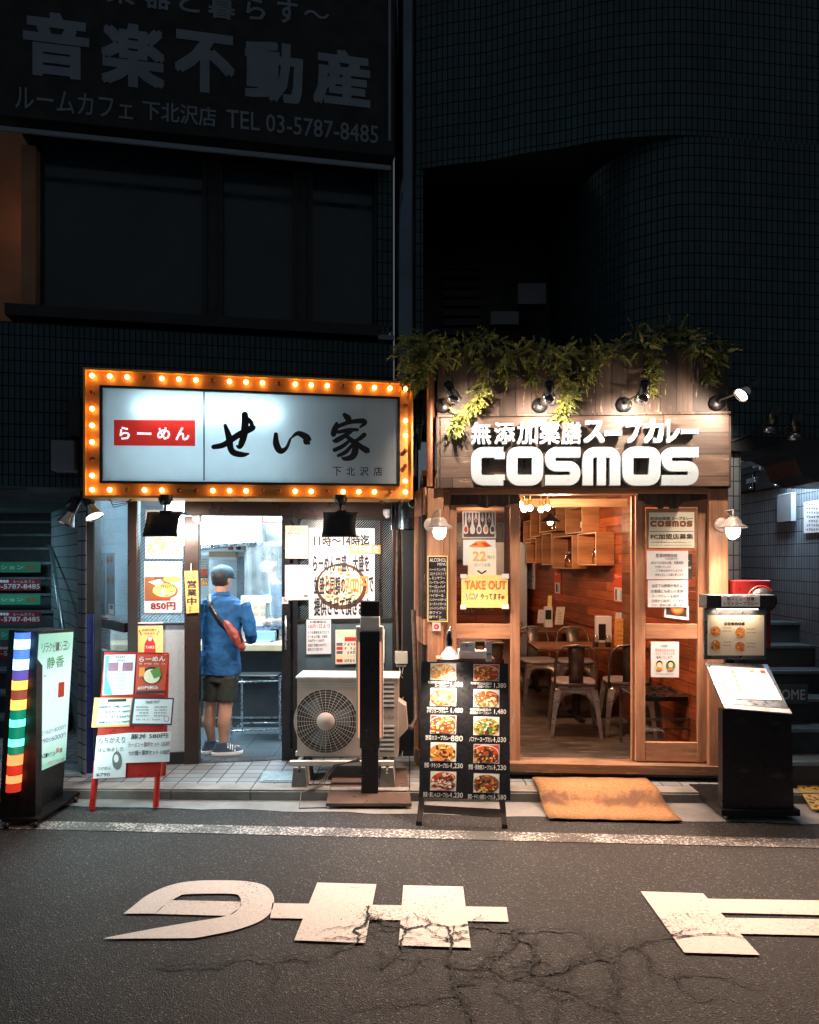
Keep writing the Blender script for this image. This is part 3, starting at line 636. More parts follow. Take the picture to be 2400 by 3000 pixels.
# wired glass: thin diagonal wires inside the left window and the right window
def wires(fr, x0, y0, x1, y1, step, mat, par, d, both=True):
    m = MB(); a0, b1 = fr.px(x0, y0); a1, b0 = fr.px(x1, y1); wd, ht = a1-a0, b1-b0
    for sgn in ((1, -1) if both else (1,)):
        k = -ht
        while k < wd:
            pts = []
            for t in (0, 1):
                pts.append((k+ht*t, ht*t))
            (u0, v0), (u1, v1) = pts
            if u0 < 0: v0 -= u0; u0 = 0
            if u1 > wd: v1 -= (u1-wd); u1 = wd
            if v1 > v0:
                A = (a0+u0, b0+v0); B = (a0+u1, b0+v1)
                if sgn < 0: A = (a0+wd-u0, b0+v0); B = (a0+wd-u1, b0+v1)
                q = .0012; m.face([fr.w(A[0]-q, A[1]+q, d), fr.w(A[0]+q, A[1]-q, d), fr.w(B[0]+q, B[1]-q, d), fr.w(B[0]-q, B[1]+q, d)], mat)
            k += step
    return m.build('wire_mesh', par)
wires(R_, 405, 1500, 541, 1820, .03, 'black', wn, -.024)
# right hand fixed window and teal panel
w2_ = rb_('window', [(868, 1513, 1150, 1520), (868, 1812, 1150, 1820), (1112, 1520, 1118, 1812)], 'brownmetal', -.05, .012)
rb_('pane', [(868, 1520, 1150, 1812)], 'pane_dark', -.03, -.02, w2_)
plain('wire_grey', (.35, .36, .37), .4, .6); wires(R_, 880, 1522, 1150, 1810, .022, 'wire_grey', w2_, -.016, False)
rb_('lower_panel', [(868, 1820, 1150, 2232)], 'panel_teal', -.06, -.01)
dr = rb_('door', [(826, 1513, 850, 2236), (858, 1513, 872, 2236), (850, 1513, 858, 1530), (850, 2190, 858, 2236)], 'black', -.08, .035, bev=.003)
rb_('pane', [(850, 1530, 858, 2190)], 'panel_teal', -.03, -.02, dr)
m = MB(); a, b = R_.px(838, 1805); a2, b2 = R_.px(838, 1900)
m.tube([R_.w(a, b, .035), R_.w(a, b, .075), R_.w(a, b2, .075), R_.w(a, b2, .035)], .01, 'steel'); m.build('handle', dr)
rb_('threshold', [(584, 2228, 826, 2238)], 'steel_d', -.08, .01)
# side glazing and pillars at the left corner
a = P(378, HY, 0)[0]; p0 = R_.w(*R_.px(380, 1645)); p1 = P(282, 1645, 6.75)
SG = Fr((p1.x, p1.y, 0), (p0.x-p1.x, p0.y-p1.y, 0), (0, 0, 1)); sl = (V((p0.x, p0.y))-V((p1.x, p1.y))).length
m = MB(); m.box(SG, 0, sl, .0, .05, -.04, .03, 'brownmetal'); m.box(SG, 0, .05, .05, 2.6, -.04, .03, 'rail_steel'); m.box(SG, .05, sl-.05, 1.12, 1.2, -.03, .03, 'brownmetal'); w3_ = m.build('side_window', rs)
m = MB(); m.box(SG, .05, sl-.02, .05, 2.6, -.01, -.002, 'glass_side'); m.build('pane', w3_)
m = MB(); m.pbox(vert(5.84, 0), 249, 1440, 276, 2263, -.15, 0, 'dark_paint'); pl_ = m.build('pillar', rs, bevel=.01)
m = MB(); m.pbox(vert(5.84, 0), 250, 1838, 275, 2020, 0, .02, 'sg_bluep') if 'sg_bluep' in MT else None
plain('sg_bluep', (.02, .04, .2), .35, .4)
m = MB(); m.pbox(vert(5.84, 0), 250, 1800, 275, 2270, .0, .015, 'sg_bluep'); m.build('cladding', rs)
# interior shell
XL, XR, YB, ZC = -4.2, -.02, 9.6, 2.78
m = MB(); m.face([(p1.x, 6.8, .004), (p0.x, 6.1, .004), (XR, 6.35, .004), (XR, YB, .004), (-4.28, YB, .004)], 'floor_dark'); m.build('floor', rs)
m = MB(); m.wbox(-3.0, XR, 6.45, YB, ZC, ZC+.05, 'ceil_white'); m.wbox(-4.3, -3.001, 7.0, YB, ZC, ZC+.05, 'ceil_white'); m.build('ceiling', rs)
m = MB(); m.wbox(-4.3, XR, YB, YB+.1, 0, ZC, 'shop_white'); m.prism([(-2.98, 6.8, 0), (-4.28, YB, 0), (-4.28, YB, ZC), (-2.98, 6.8, ZC)], (-.04, 0, 0), 'shop_white'); m.wbox(XR, XR+.06, 6.4, YB, 0, ZC, 'shop_white'); m.build('interior_wall', rs)
hd = MB(); hz0 = 1.9
a = P(480, 1612, 7.3); b = P(766, 1587, 7.75)
hd.prism([(a.x, a.y, 1.86), (b.x, b.y, 1.93), (b.x, b.y, 2.77), (a.x, a.y, 2.77)], (.0, 1.2, 0), 'shop_white')
hd.prism([(b.x+.001, b.y+.25, 1.93), (XR, b.y+.25, 1.93), (XR, b.y+.25, 2.77), (b.x+.001, b.y+.25, 2.77)], (0, .9, 0), 'shop_white')
hd.build('hood', rs)
m = MB(); m.prism([(a.x, a.y-.01, 1.83), (b.x, b.y-.01, 1.90), (b.x, b.y-.01, 1.935), (a.x, a.y-.01, 1.865)], (0, .05, 0), 'steel'); m.wbox(b.x, XR, b.y+.23, b.y+.26, 1.9, 1.935, 'steel'); m.build('hood_trim', rs)
m = MB(); fr = vert(8.9, 0)
m.pbox(fr, 480, 1618, 720, 1626, -.3, 0, 'steel_s'); m.pbox(fr, 612, 1640, 694, 1830, -.05, 0, 'steel_s'); m.pbox(fr, 694, 1630, 720, 1900, -.05, 0, 'steel_d'); m.pbox(fr, 770, 1635, 830, 1660, -.1, 0, 'shop_white'); m.pbox(fr, 722, 1600, 830, 1900, -.5, -.3, 'steel_s'); m.build('kitchen_wall_panel', rs)
m = MB(); m.wbox(-3.3, -.9, 6.9, 7.02, 2.72, 2.78, 'tube_cool'); m.wbox(-3.3, -.9, 7.02, 7.05, 2.74, 2.78, 'white_p'); o = m.build('ceiling_light', None); tg(o, 'white fluorescent strip on the ramen shop ceiling near the front', 'ceiling light')
area('fluorescent_light', (-2.1, 6.9, 2.68), 2.2, 230, (.68, .9, 1), (-2.1, 6.9, 0), o, .5)
m = MB(); m.wbox(-1.9, -.7, 8.4, 8.47, 2.0, 2.04, 'tube_cool'); m.wbox(-1.9, -.7, 8.38, 8.49, 2.045, 2.07, 'white_p'); o = m.build('ceiling_light', None); tg(o, 'fluorescent tube under the hood over the kitchen behind the customer', 'ceiling light')
area('fluorescent_light', (-1.5, 8.35, 1.97), 1.4, 110, (.68, .9, 1), (-1.5, 8.2, 0), o, .4)
o = MB(); o.wbox(-3.6, -2.9, 7.3, 7.34, 2.4, 2.44, 'tube_cool'); tg(o.build('ceiling_light'), 'short fluorescent tube seen through the left side glass', 'ceiling light')
# counter with goods
ct = thing('counter', 'service counter with a pale wooden top and dark front', 'counter', (-1.4, 7.5, 0))
cf = P(700, 1900, 7.35)
m = MB(); m.wbox(-3.6, XR, 7.35, 7.95, .80, .868, 'counter_wood'); m.build('counter_top', ct, bevel=.005)
m = MB(); m.wbox(-3.5, XR, 7.5, 7.9, .1, .8, 'counter_dark'); m.wbox(-3.5, XR, 7.42, 7.9, 0, .1, 'counter_dark'); m.wbox(-3.5, XR, 7.415, 7.42, .095, .11, 'steel'); m.build('base', ct)
m = MB(); m.wbox(-3.6, XR, 7.75, 8.3, .87, 1.02, 'steel'); m.wbox(-3.6, XR, 8.3, 8.35, 1.02, 1.1, 'steel'); m.build('work_shelf', ct)
plain('reg_blue', (.2, .3, .38), .4, 0, .1, 6); plain('bowl_dark', (.1, .035, .015), .5); plain('denim', (.007, .08, .22), .85, 0, .45, 5, .9)
def bx(px0, py0, px1, py1, Y, dep, mat, name, lab, cat, bev=.004):
    m = MB(); m.pbox(vert(Y, 0), px0, py0, px1, py1, -dep, 0, mat); return tg(m.build(name, bevel=bev), lab, cat)
bx(722, 1850, 806, 1880, 7.62, .1, 'reg_blue', 'cash_register', 'blue grey till box on the counter in front of the cook', 'till')
m = MB(); fr = vert(7.5, 0); m.prism([fr.w(*fr.px(*p)) for p in [(722, 1886), (788, 1886), (794, 1878), (730, 1878)]][::-1], (0, .12, .0), 'plastic_blue' if 'plastic_blue' in MT else 'reg_blue'); tg(m.build('cash_tray'), 'pale blue cash tray on the wooden counter top', 'tray')
m = MB(); fr = vert(7.9, 0); m.pbox(fr, 706, 1745, 778, 1838, -.01, 0, 'paper')
for (x, y) in ((712, 1752), (742, 1772), (742, 1792), (762, 1772), (762, 1792)): m.food(fr.off(.001), x, y, x+16, y+14, seed=x+y, n=8)
m.scrib(fr.off(.001), 730, 1758, 776, 1764, 'ink', seed=4); tg(m.build('menu_board'), 'white menu card with dish photos standing on the counter', 'menu')
m = MB(); fr = vert(7.8, 0); m.ppoly(fr, [(757, 1745), (790, 1741), (795, 1745), (795, 1762), (790, 1766), (762, 1766), (757, 1762)], 'paper'); m.scrib(fr.off(.001), 761, 1746, 791, 1751, 'inkgreen', seed=5); m.scrib(fr.off(.001), 763, 1755, 788, 1760, 'inkgreen', seed=6)
o = m.build('speech_card'); sm_ = o.modifiers.new('s', 'SOLIDIFY'); sm_.thickness = .004; tg(o, 'white speech bubble card with green writing above the menu card', 'card')
bx(790, 1842, 818, 1872, 7.75, .15, 'steel_d', 'condiment_rack', 'dark rack on the counter beside the till, by the door edge', 'rack')
bx(752, 1808, 800, 1834, 8.05, .2, 'steel', 'steel_tray', 'steel tray with lid behind the till', 'tray')
m = MB(); fr = vert(8.0, 0); m.pbox(fr, 578, 1634, 612, 1665, 0, .005, 'paper'); 
for k in range(4): m.scrib(fr.off(.006), 580, 1637+k*7, 610, 1642+k*7, 'ink', seed=k)
tg(m.build('price_list'), 'white sheet of dense black writing left of the cap wearing customer', 'notice')
m = MB(); m.pbox(fr, 586, 1667, 607, 1688, 0, .006, 'f_red'); m.pbox(fr, 586, 1690, 610, 1715, 0, .006, 'black'); m.food(fr.off(.007), 588, 1694, 609, 1714, seed=2, n=10); tg(m.build('dish_poster'), 'red and black ramen picture poster behind the customer', 'poster')
m = MB(); frh = Fr(a, b-a, (0, 0, 1)).off(.01); m.pbox(vert(7.28, 0), 617, 1520, 632, 1592, 0, .004, 'reg_blue'); 
for k in range(4): m.scrib(vert(7.275, 0), 620, 1530+k*11, 630, 1539+k*11, 'inkred', seed=k)
tg(m.build('paper_strip'), 'vertical strip notice with red characters hanging from the white hood', 'notice')
m = MB(); m.pbox(vert(7.7, 0), 768, 1505, 826, 1532, 0, .02, 'inkred'); m.pbox(vert(7.67, 0), 774, 1505, 826, 1527, 0, .004, 'paper'); m.scrib(vert(7.66, 0), 806, 1516, 824, 1522, 'ink', seed=2); tg(m.build('framed_sign'), 'red framed white sign on the hood by the door top', 'sign')
# hanging clear plastic curtain
m = MB(); rows = []
for z in [1.93-.1*k for k in range(10)]:
    rows.append([V((x, 7.72+.012*sin(x*60+z*4)+.01*sin(x*23), z)) for x in [P(716, 0, 7.72).x+.02*j for j in range(22)]])
m.grid(rows, 'curtain_film'); tg(m.build('plastic_curtain'), 'clear plastic curtain hanging from the hood over the counter', 'curtain')
# kitchen clutter
def pot(c, r, h, mat, name, lab, cat, lid=True):
    m = MB(); c = V(c); m.lathe(c, [(0, 0), (r, 0), (r, h), (r*1.04, h), (r*1.04, h+.006), (r*.95, h+.006)], mat, seg=22)
    if lid: m.lathe(c, [(r, h+.007), (r*.5, h+.03), (0, h+.035)], mat, seg=22); m.ball(c+V((0, 0, h+.045)), .014, 'black')
    tg(m.build(name), lab, cat)
pot((-2.05, 8.15, 1.02), .15, .24, 'steel_s', 'stock_pot', 'large steel stock pot behind the customer head', 'pot')
pot((-1.82, 7.88, 1.02), .06, .1, 'black', 'rice_bowl', 'small black lidded bowl on the work shelf beside the stock pot', 'bowl')
m = MB()
for k in range(5): m.lathe(V((-2.32, 8.62, 1.96+.022*k)), [(.04, 0), (.085, .05), (.088, .052), (.06, .01)], 'white_p', seg=18)
tg(m.build('bowl_stack'), 'stack of white bowls on the high kitchen shelf', 'bowls')
m = MB(); m.pbox(vert(8.55, 0), 612, 1616, 690, 1632, -.15, 0, 'counter_wood'); tg(m.build('wooden_tray', bevel=.004), 'pale wooden tray lying on the high kitchen shelf', 'tray')
for k, (x, c_) in enumerate(((-2.12, 'f_red'), (-2.03, 'f_drk'), (-1.95, 'f_yel'))):
    m = MB(); m.lathe(V((x, 8.5, 1.86)), [(0, 0), (.028, 0), (.028, .11), (.012, .14), (.012, .17), (0, .17)], c_, seg=12); tg(m.build('sauce_bottle'), ('red', 'dark brown', 'yellow')[k]+' sauce bottle on the high kitchen shelf', 'bottle')
for k in range(3):
    m = MB(); x = -1.75+.09*k; m.tube([(x, 8.55, 1.84), (x, 8.55, 1.55)], .006, 'steel_d', 6); m.lathe(V((x, 8.55, 1.52)), [(0, -.03), (.03, -.015), (.038, .015)], 'steel_s', seg=14); m.build('ladle') if 0 else tg(m.build('ladle'), ('left', 'middle', 'right')[k]+' one of three ladles hanging below the hood', 'ladle')
# tubular stool
st = thing('stool', 'steel tube stool frame standing behind the customer legs', 'stool', (-1.45, 6.9, 0))
sx0, sx1, sy0, sy1 = -1.68, -1.24, 6.75, 7.1
m = MB(); 
for x, y in ((sx0, sy0), (sx1, sy0+.1), (sx0+.02, sy1), (sx1, sy1)): m = MB(); m.tube([(x, y, .02), (x, y, .60)], .011, 'steel'); m.build('leg', st)
m = MB()
for z in (.58, .12): m.tube([(sx0, sy0, z), (sx1, sy0+.1, z), (sx1, sy1, z), (sx0+.02, sy1, z)], .009, 'steel', closed=True)
m.build('stretcher', st); m = MB(); m.wbox(sx0+.02, sx1-.02, sy0+.1, sy1-.02, .6, .63, 'black'); m.build('seat', st, bevel=.01)
# ---------------- illuminated sign box
sg = thing('light_box_sign', 'orange bulb framed lit ramen sign with black brush lettering', 'sign', (-1.2, 5.7, 2.25))
plain('refl_orange', (.85, .36, .09), .4, .3, .06, 4); plain('rim_yellow', (.85, .42, .1), .35, .2, .1, 8)
Sf = S_.off(0)
a0, zt0 = Sf.px(245, 1077); a1, zt1 = Sf.px(1210, 1120); _, zb0 = Sf.px(245, 1458); _, zb1 = Sf.px(1210, 1463)
def sp(u, v, d=0):                                    # unit square of the sign face
    s_ = a0+(a1-a0)*u; z0 = zb0+(zb1-zb0)*u; z1 = zt0+(zt1-zt0)*u; return Sf.w(s_, z0+(z1-z0)*v, d)
def sbox(m, u0, u1, v0, v1, d0, d1, mat):
    m.prism([sp(u0, v0, d0), sp(u1, v0, d0), sp(u1, v1, d0), sp(u0, v1, d0)], Sf.n*(d1-d0), mat)
bu, bv = .066*.62, .135
m = MB(); sbox(m, 0, 1, 0, 1, -.3, -.285, 'refl_orange'); tk = .006
sbox(m, 0, tk, 0, 1, -.285, .012, 'rim_yellow'); sbox(m, 1-tk, 1, 0, 1, -.285, .012, 'rim_yellow'); sbox(m, tk, 1-tk, 0, .017, -.285, .012, 'rim_yellow'); sbox(m, tk, 1-tk, .983, 1, -.285, .012, 'rim_yellow'); m.build('casing', sg)
m = MB(); fu0, fu1, fv0, fv1 = .045, .958, .115, .872
for (u0, u1, v0, v1) in ((tk, fu0, .017, .983), (fu1, 1-tk, .017, .983), (fu0, fu1, .017, fv0), (fu0, fu1, fv1, .983)): sbox(m, u0, u1, v0, v1, -.05, -.035, 'refl_orange')
m.build('reflector', sg)
m = MB(); e = .007; ev = .017
for (u0, u1, v0, v1) in ((fu0, fu0+e, fv0, fv1), (fu1-e, fu1, fv0, fv1), (fu0+e, fu1-e, fv0, fv0+ev), (fu0+e, fu1-e, fv1-ev, fv1)): sbox(m, u0, u1, v0, v1, -.28, .0, 'black')
m.build('inner_frame', sg)
m = MB()
for (u0, u1, v0, v1) in ((fu0+e, fu0+e+.004, fv0+ev, fv1-ev), (fu1-e-.004, fu1-e, fv0+ev, fv1-ev), (fu0+e+.004, fu1-e-.004, fv0+ev, fv0+ev+.01), (fu0+e+.004, fu1-e-.004, fv1-ev-.01, fv1-ev)): sbox(m, u0, u1, v0, v1, -.27, -.03, 'white_p')
sbox(m, fu0+e, fu1-e, fv0+ev, fv1-ev, -.28, -.27, 'panel_check'); m.build('light_chamber', sg)
Sx = Sf.off(-.02); m = MB(); OC = [sp(fu0+e, fv0+ev, -.02), sp(fu1-e, fv0+ev, -.02), sp(fu1-e, fv1-ev, -.02), sp(fu0+e, fv1-ev, -.02)]; IC = [Sx.w(*Sx.px(*q)) for q in ((334, 1305), (572, 1307), (572, 1231), (334, 1230))]
for k in range(4): m.face([OC[k], OC[(k+1) % 4], IC[(k+1) % 4], IC[k]], 'acrylic')
m.face(IC, 'acr_red'); face = m.build('face_panel', sg)
m = MB(); m.tube([sp(.15, .70, -.1), sp(.575, .70, -.1)], .016, 'tube_sign'); m.build('fluorescent_tube', sg)
m = MB(); m.tube([sp(.1, .32, -.2), sp(.62, .32, -.2)], .012, emis('tube_dim', (.6, .88, 1), 7)); m.build('fluorescent_tube', sg)
Sp = Sf.off(-.017)
emis('lit_white', (.85, .95, 1), .8, (.8, .8, .8)); plain('seam', (.12, .14, .15), .5)
m = MB(); m.pbox(Sp, 596, 1140, 600, 1408, 0, .001, 'seam'); 
m.build('seam', face)
m = MB()
for ch, x0, x1, y0, y1 in (('ら', 351, 381, 1251, 1288), ('ー', 402, 444, 1267, 1274), ('め', 461, 499, 1252, 1288), ('ん', 515, 555, 1252, 1290)): m.text(Sp, ch, x0, y0, x1, y1, 'lit_white', .003, .03)
m.build('lettering', sg)
m = MB(); I = 'ink'
def zz(L): return [[(200+x/1.643, 1040+y/1.643, w*1.25/1.643) for x, y, w in s] for s in L]
m.brush(Sp, zz([[(700, 443, 9), (750, 432, 11), (820, 385, 12), (885, 352, 12), (890, 342, 5)],
    [(850, 288, 13), (852, 330, 14), (845, 390, 14), (828, 440, 10), (812, 438, 4)], [(862, 300, 4), (880, 325, 9), (890, 355, 4)],
    [(756, 340, 7), (775, 400, 13), (782, 450, 12), (800, 472, 12), (840, 480, 10), (868, 476, 4)],
    [(1000, 382, 8), (1002, 430, 13), (1022, 462, 12), (1050, 448, 7), (1068, 408, 5), (1072, 398, 2)], [(1072, 402, 3), (1105, 378, 9), (1145, 396, 14), (1152, 418, 16), (1158, 425, 6)],
    [(1330, 288, 8), (1348, 308, 13), (1342, 322, 6)], [(1292, 330, 6), (1285, 355, 12), (1275, 385, 10), (1272, 392, 3)], [(1290, 348, 8), (1350, 325, 8), (1415, 318, 10), (1428, 328, 8), (1405, 348, 4)],
    [(1300, 372, 7), (1350, 362, 8), (1392, 360, 6)], [(1362, 366, 8), (1330, 390, 9), (1290, 412, 10), (1276, 412, 4)], [(1340, 392, 7), (1372, 420, 10), (1382, 455, 13), (1368, 490, 12), (1330, 500, 8), (1318, 492, 3)],
    [(1352, 415, 6), (1320, 440, 8), (1282, 458, 8)], [(1368, 432, 6), (1335, 468, 8), (1300, 485, 6)], [(1425, 385, 9), (1400, 405, 8), (1382, 412, 4)], [(1382, 412, 6), (1405, 440, 10), (1440, 462, 12), (1446, 466, 5)]]), I, .002)
for k, ch in enumerate('下北沢店'): m.text(Sp, ch, 975+40*k, 1368, 1000+40*k, 1394, I, .003, .01)
m.build('brush_lettering', sg)
emis('bulb_lit', (1, .5, .13), 11, (1, .7, .3)); plain('bulb_off', (.35, .12, .04), .2, .2)
bulbs = []
for k in range(20): bulbs.append((.024+.952*k/19, .942, k not in (3, 7, 11, 15)))
for k in range(20): bulbs.append((.024+.952*k/19, .062, k not in (2, 5, 6, 10, 11, 14, 18)))
for k in range(6): bulbs.append((.024, .815-.13*k*.99, k not in (0, 4)))
for k in range(6): bulbs.append((.976, .80-.13*k*.99, k not in (0, 3, 4)))
for u, v, on in bulbs:
    m = MB(); c = sp(u, v, -.03); m.lathe(c, [(.012, -.005), (.012, .012)], 'refl_orange', axis=Sf.n, seg=10); m.ball(c+Sf.n*.028, .0185, 'bulb_lit' if on else 'bulb_off', seg=12, n=8); m.build('bulb', sg)
    if 0: pass
m = MB()
for u in (.06, .9): 
    for q in range(3): m.tube([sp(u, -.0, -.1-.03*q), sp(u+.02, -.03-.02*q, -.05), sp(u+.05, -.02-.01*q, -.12), sp(u+.07, 0, -.1)], .003, 'black')
c = sp(.985, 0, -.02); m.tube([c, c+V((.01, 0, -.05)), c+V((.04, 0, -.07)), c+V((.07, 0, -.03)), c+V((.06, 0, .01))], .003, 'wire_grey'); m.build('cable', sg)
# arm lamps with black hoods, shining on the posters
def armlamp(px, py, lab, Yc):
    t = thing('arm_floodlight', lab, 'floodlight', P(px, 1470, Yc)); m = MB()
    c = P(px, 1462, Yc); m.lathe(c, [(.05, .03), (.055, 0), (.035, -.045), (0, -.045)], 'black', seg=18); m.build('mount', t)
    m = MB(); m.tube([c+V((0, 0, -.04)), c+V((0, -.01, -.09)), c+V((.025, -.02, -.12))], .01, 'black'); m.wbox(c.x-.03, c.x+.05, c.y-.04, c.y+.0, c.z-.125, c.z-.09, 'black'); m.build('arm', t)
    w_ = 50*Yc/F; z1 = P(px, py, Yc).z; z0 = P(px, py+72, Yc).z; rows = []
    for k in range(8):
        q = k/7; z = z1+(z0-z1)*q; y = Yc-.05+.13*(1-q)**2*0-.10*sin(q*1.4)+.03; ww = w_*(1-.07*sin(pi*q))
        rows.append([V((px_-0+ww*s_, y+.02*s_*s_*0, z)) for px_ in (P(px, py, Yc).x,) for s_ in (-1, -.5, 0, .5, 1)])
    m = MB(); m.grid(rows, 'black_m'); o = m.build('hood', t); q = o.modifiers.new('s', 'SOLIDIFY'); q.thickness = .006
    m = MB(); x = P(px, py, Yc).x; m.wbox(x-w_, x+w_, Yc-.01, Yc+.12, z1-.012, z1+.006, 'black_m'); m.build('top_plate', t)
    m = MB(); m.wbox(x-w_*.8, x+w_*.8, Yc+.0, Yc+.08, z1-.06, z1-.03, emis('flood_led', (1, .86, .74), 20)); m.build('lamp', t)
    area('flood_light', (x, Yc+.03, z1-.07), w_*1.5, 23, (1, .82, .72), (x, Yc+.42, z1-.75), t, .08, 170)
armlamp(485, 1502, 'black hooded floodlight over the ramen posters at the left window', 5.45)
armlamp(998, 1503, 'black hooded floodlight over the big lunch poster at the right window', 5.5)
# two reflector spots under the left end of the sign
plain('chrome', (.7, .7, .7), .15, 1, .1, 10); emis('spot_face', (1, .9, .8), 2.5)
def reflspot(px, py, dx, lab, lit):
    c = P(px, py, 5.55); t = thing('reflector_spotlight', lab, 'spotlight', c); ax = V((dx, -.25, -1)).normalized(); m = MB()
    m.lathe(c, [(.0, -.16), (.03, -.16), (.034, -.06), (.03, -.02)], 'black', axis=ax); m.build('socket', t)
    m = MB(); m.lathe(c, [(.03, -.03), (.04, .0), (.065, .06), (.068, .07)], 'chrome', axis=ax, seg=24); m.build('reflector', t)
    m = MB(); m.lathe(c, [(.062, .058), (0, .064)], 'spot_face' if lit else 'chrome', axis=ax, seg=24); m.build('lens', t)
    m = MB(); m.tube([c-ax*.15, c-ax*.17+V((.03, .05, .06)), c+V((.06, .1, .2))], .009, 'black'); m.build('arm', t)
reflspot(204, 1512, -.35, 'chrome reflector spotlight under the soffit, left of the pair beside the ramen sign', False)
reflspot(268, 1492, .55, 'lit chrome reflector spotlight tucked under the left corner of the ramen sign', True)
m = MB(); m.pbox(U_, 165, 1298, 232, 1386, 0, .14, 'box_grey'); tg(m.build('junction_box', bevel=.01), 'grey metal box on the dark tiles left of the ramen sign', 'box')
m = MB(); m.pbox(U_, 210, 1170, 245, 1285, 0, .08, 'dark_paint'); tg(m.build('junction_box', bevel=.01), 'dark slim box on the tiles above the grey box, left of the ramen sign', 'box')
# ---------------- posters on the shop front
Rp = R_.off(.004)
m = MB(); m.pbox(Rp, 427, 1494, 536, 1636, 0, .004, 'paper'); f2 = Rp.off(.005); m.food(f2, 431, 1570, 532, 1634, seed=3, bg='f_cream', bowl='f_cream', pal=('f_cream', 'f_yel', 'paper_org', 'f_white')); m.text(f2, '1,350円', 486, 1618, 532, 1632, 'white_p', .004); m.text(f2, '1,350円', 487, 1619, 533, 1633, 'ink', .0035)
tg(m.build('ramen_poster'), 'pale ramen poster priced 1,350 yen right under the left floodlight', 'poster')
m = MB(); m.pbox(Rp, 423, 1645, 534, 1795, 0, .004, 'paper_pink'); f2 = Rp.off(.005)
m.quad(f2, 424, 1646, 533, 1690, 'paper', .0003); m.text(f2, '特盛ラーメン', 431, 1655, 528, 1678, 'paper_org', .001, .02)
m.quad(f2, 424, 1690, 500, 1760, 'f_brn', .0004); m.ppoly(f2, [(505+26*cos(k*pi/8), 1697+10*sin(k*pi/8)) for k in range(16)], 'paper_org', .0008); m.scrib(f2, 452, 1688, 478, 1697, 'ink', .001, 3)
m.ppoly(f2, [(484+38*cos(k*pi/10), 1731+23*sin(k*pi/10)) for k in range(20)], 'f_brn', .001); m.ppoly(f2, [(482+34*cos(k*pi/10), 1729+20*sin(k*pi/10)) for k in range(20)], 'f_yel', .0014)
rg = random.Random(4)
for k in range(34):
    a, r = rg.random()*6.3, rg.random()**.5; x, y = 482+28*r*cos(a), 1730+15*r*sin(a); m.ppoly(f2, [(x-7, y-1), (x+6, y-3-2*rg.random()), (x+7, y+1), (x-6, y+3)], rg.choice(['f_yel', 'f_cream', 'f_org', 'f_cream', 'paper_org', 'f_yel']), .0016+k*.0001)
for k in range(7): x = 470+6*k; m.ppoly(f2, [(x, 1722), (x+5, 1709), (x+8, 1712), (x+3, 1724)], 'f_grn', .006+.0002*k)
m.ppoly(f2, [(435, 1705), (470, 1696), (480, 1707), (462, 1718)], 'f_cream', .0068)
m.text(f2, '濃厚ウマまぜ', 443, 1751, 500, 1758, 'inkred', .008, .02); m.text(f2, '850円', 443, 1765, 515, 1787, 'inkred', .001, .05); m.text(f2, '850円', 442, 1764, 513, 1786, 'ink', .0018, .01)
tg(m.build('ramen_poster'), 'ramen bowl poster priced 850 yen in the left window', 'poster')
m = MB(); m.pbox(Rp, 398, 1823, 478, 1925, 0, .004, 'paper_yel'); f2 = Rp.off(.005); m.quad(f2, 398, 1823, 478, 1834, 'paper', .0003); m.scrib(f2, 416, 1826, 462, 1831, 'inkred', .001, 2)
m.text(f2, 'お持ち帰り', 417, 1842, 459, 1849, 'inkred', .001, .02); m.text(f2, 'できます', 423, 1853, 455, 1859, 'inkred', .001, .02)
m.ppoly(f2, [(436, 1863), (444, 1863), (455, 1886), (457, 1925), (422, 1925), (424, 1886)], 'inkred', .001); m.ppoly(f2, [(433, 1872), (436, 1865), (444, 1865), (446, 1872), (443, 1878), (436, 1878)], 'paper', .0014); m.text(f2, 'TAKE', 426, 1892, 453, 1900, 'paper', .0016, .03)
m.ppoly(f2, [(407, 1846), (409, 1846), (416, 1860), (414, 1861)], 'ink', .001); m.ppoly(f2, [(468, 1846), (466, 1846), (459, 1860), (461, 1861)], 'ink', .001)
tg(m.build('takeout_poster'), 'orange take out poster with a red bag behind the red menu board', 'poster')
m = MB(); Rd = R_.off(.03); m.ppoly(Rd, [(541, 1673), (580, 1672), (584, 1794), (547, 1797)], 'paper_org', .012); m.prism([Rd.w(*Rd.px(*p)) for p in [(547, 1797), (584, 1794), (580, 1672), (541, 1673)]], Rd.n*.011, 'paper_org')
for ch, y0, y1 in (('営', 1700, 1722), ('業', 1725, 1746), ('中', 1750, 1772)): m.text(Rd, ch, 549, y0, 577, y1, 'ink', .014, .035)
m.text(Rd, '只', 561, 1677, 572, 1686, 'ink', .014, .01); m.text(Rd, '今', 562, 1688, 573, 1697, 'ink', .014, .01); m.text(Rd, 'で', 553, 1777, 562, 1785, 'ink', .014); m.text(Rd, 'す', 553, 1786, 562, 1794, 'ink', .014)
o = m.build('open_sign'); tg(o, 'orange wooden board reading open for business, hanging on the door post', 'sign')
m = MB(); m.tube([Rd.w(*Rd.px(560, 1673), .01), Rd.w(*Rd.px(561, 1650), .01)], .004, 'white_p'); m.build('hook', o)
def cam_(px, py, lab): 
    m = MB(); c = R_.w(*R_.px(px, py), .05); m.lathe(c, [(0, -.03), (.03, -.03), (.03, .03), (0, .03)], 'white_p', axis=(.9, -.3, 0)); m.ball(c+V((0, 0, -.03)), .025, 'white_p'); tg(m.build('door_sensor'), lab, 'sensor')
cam_(580, 1520, 'small white door sensor at the top of the left door post'); cam_(1133, 1502, 'small white camera on the lintel by the right end of the ramen shop')
Rq = R_.off(.04)
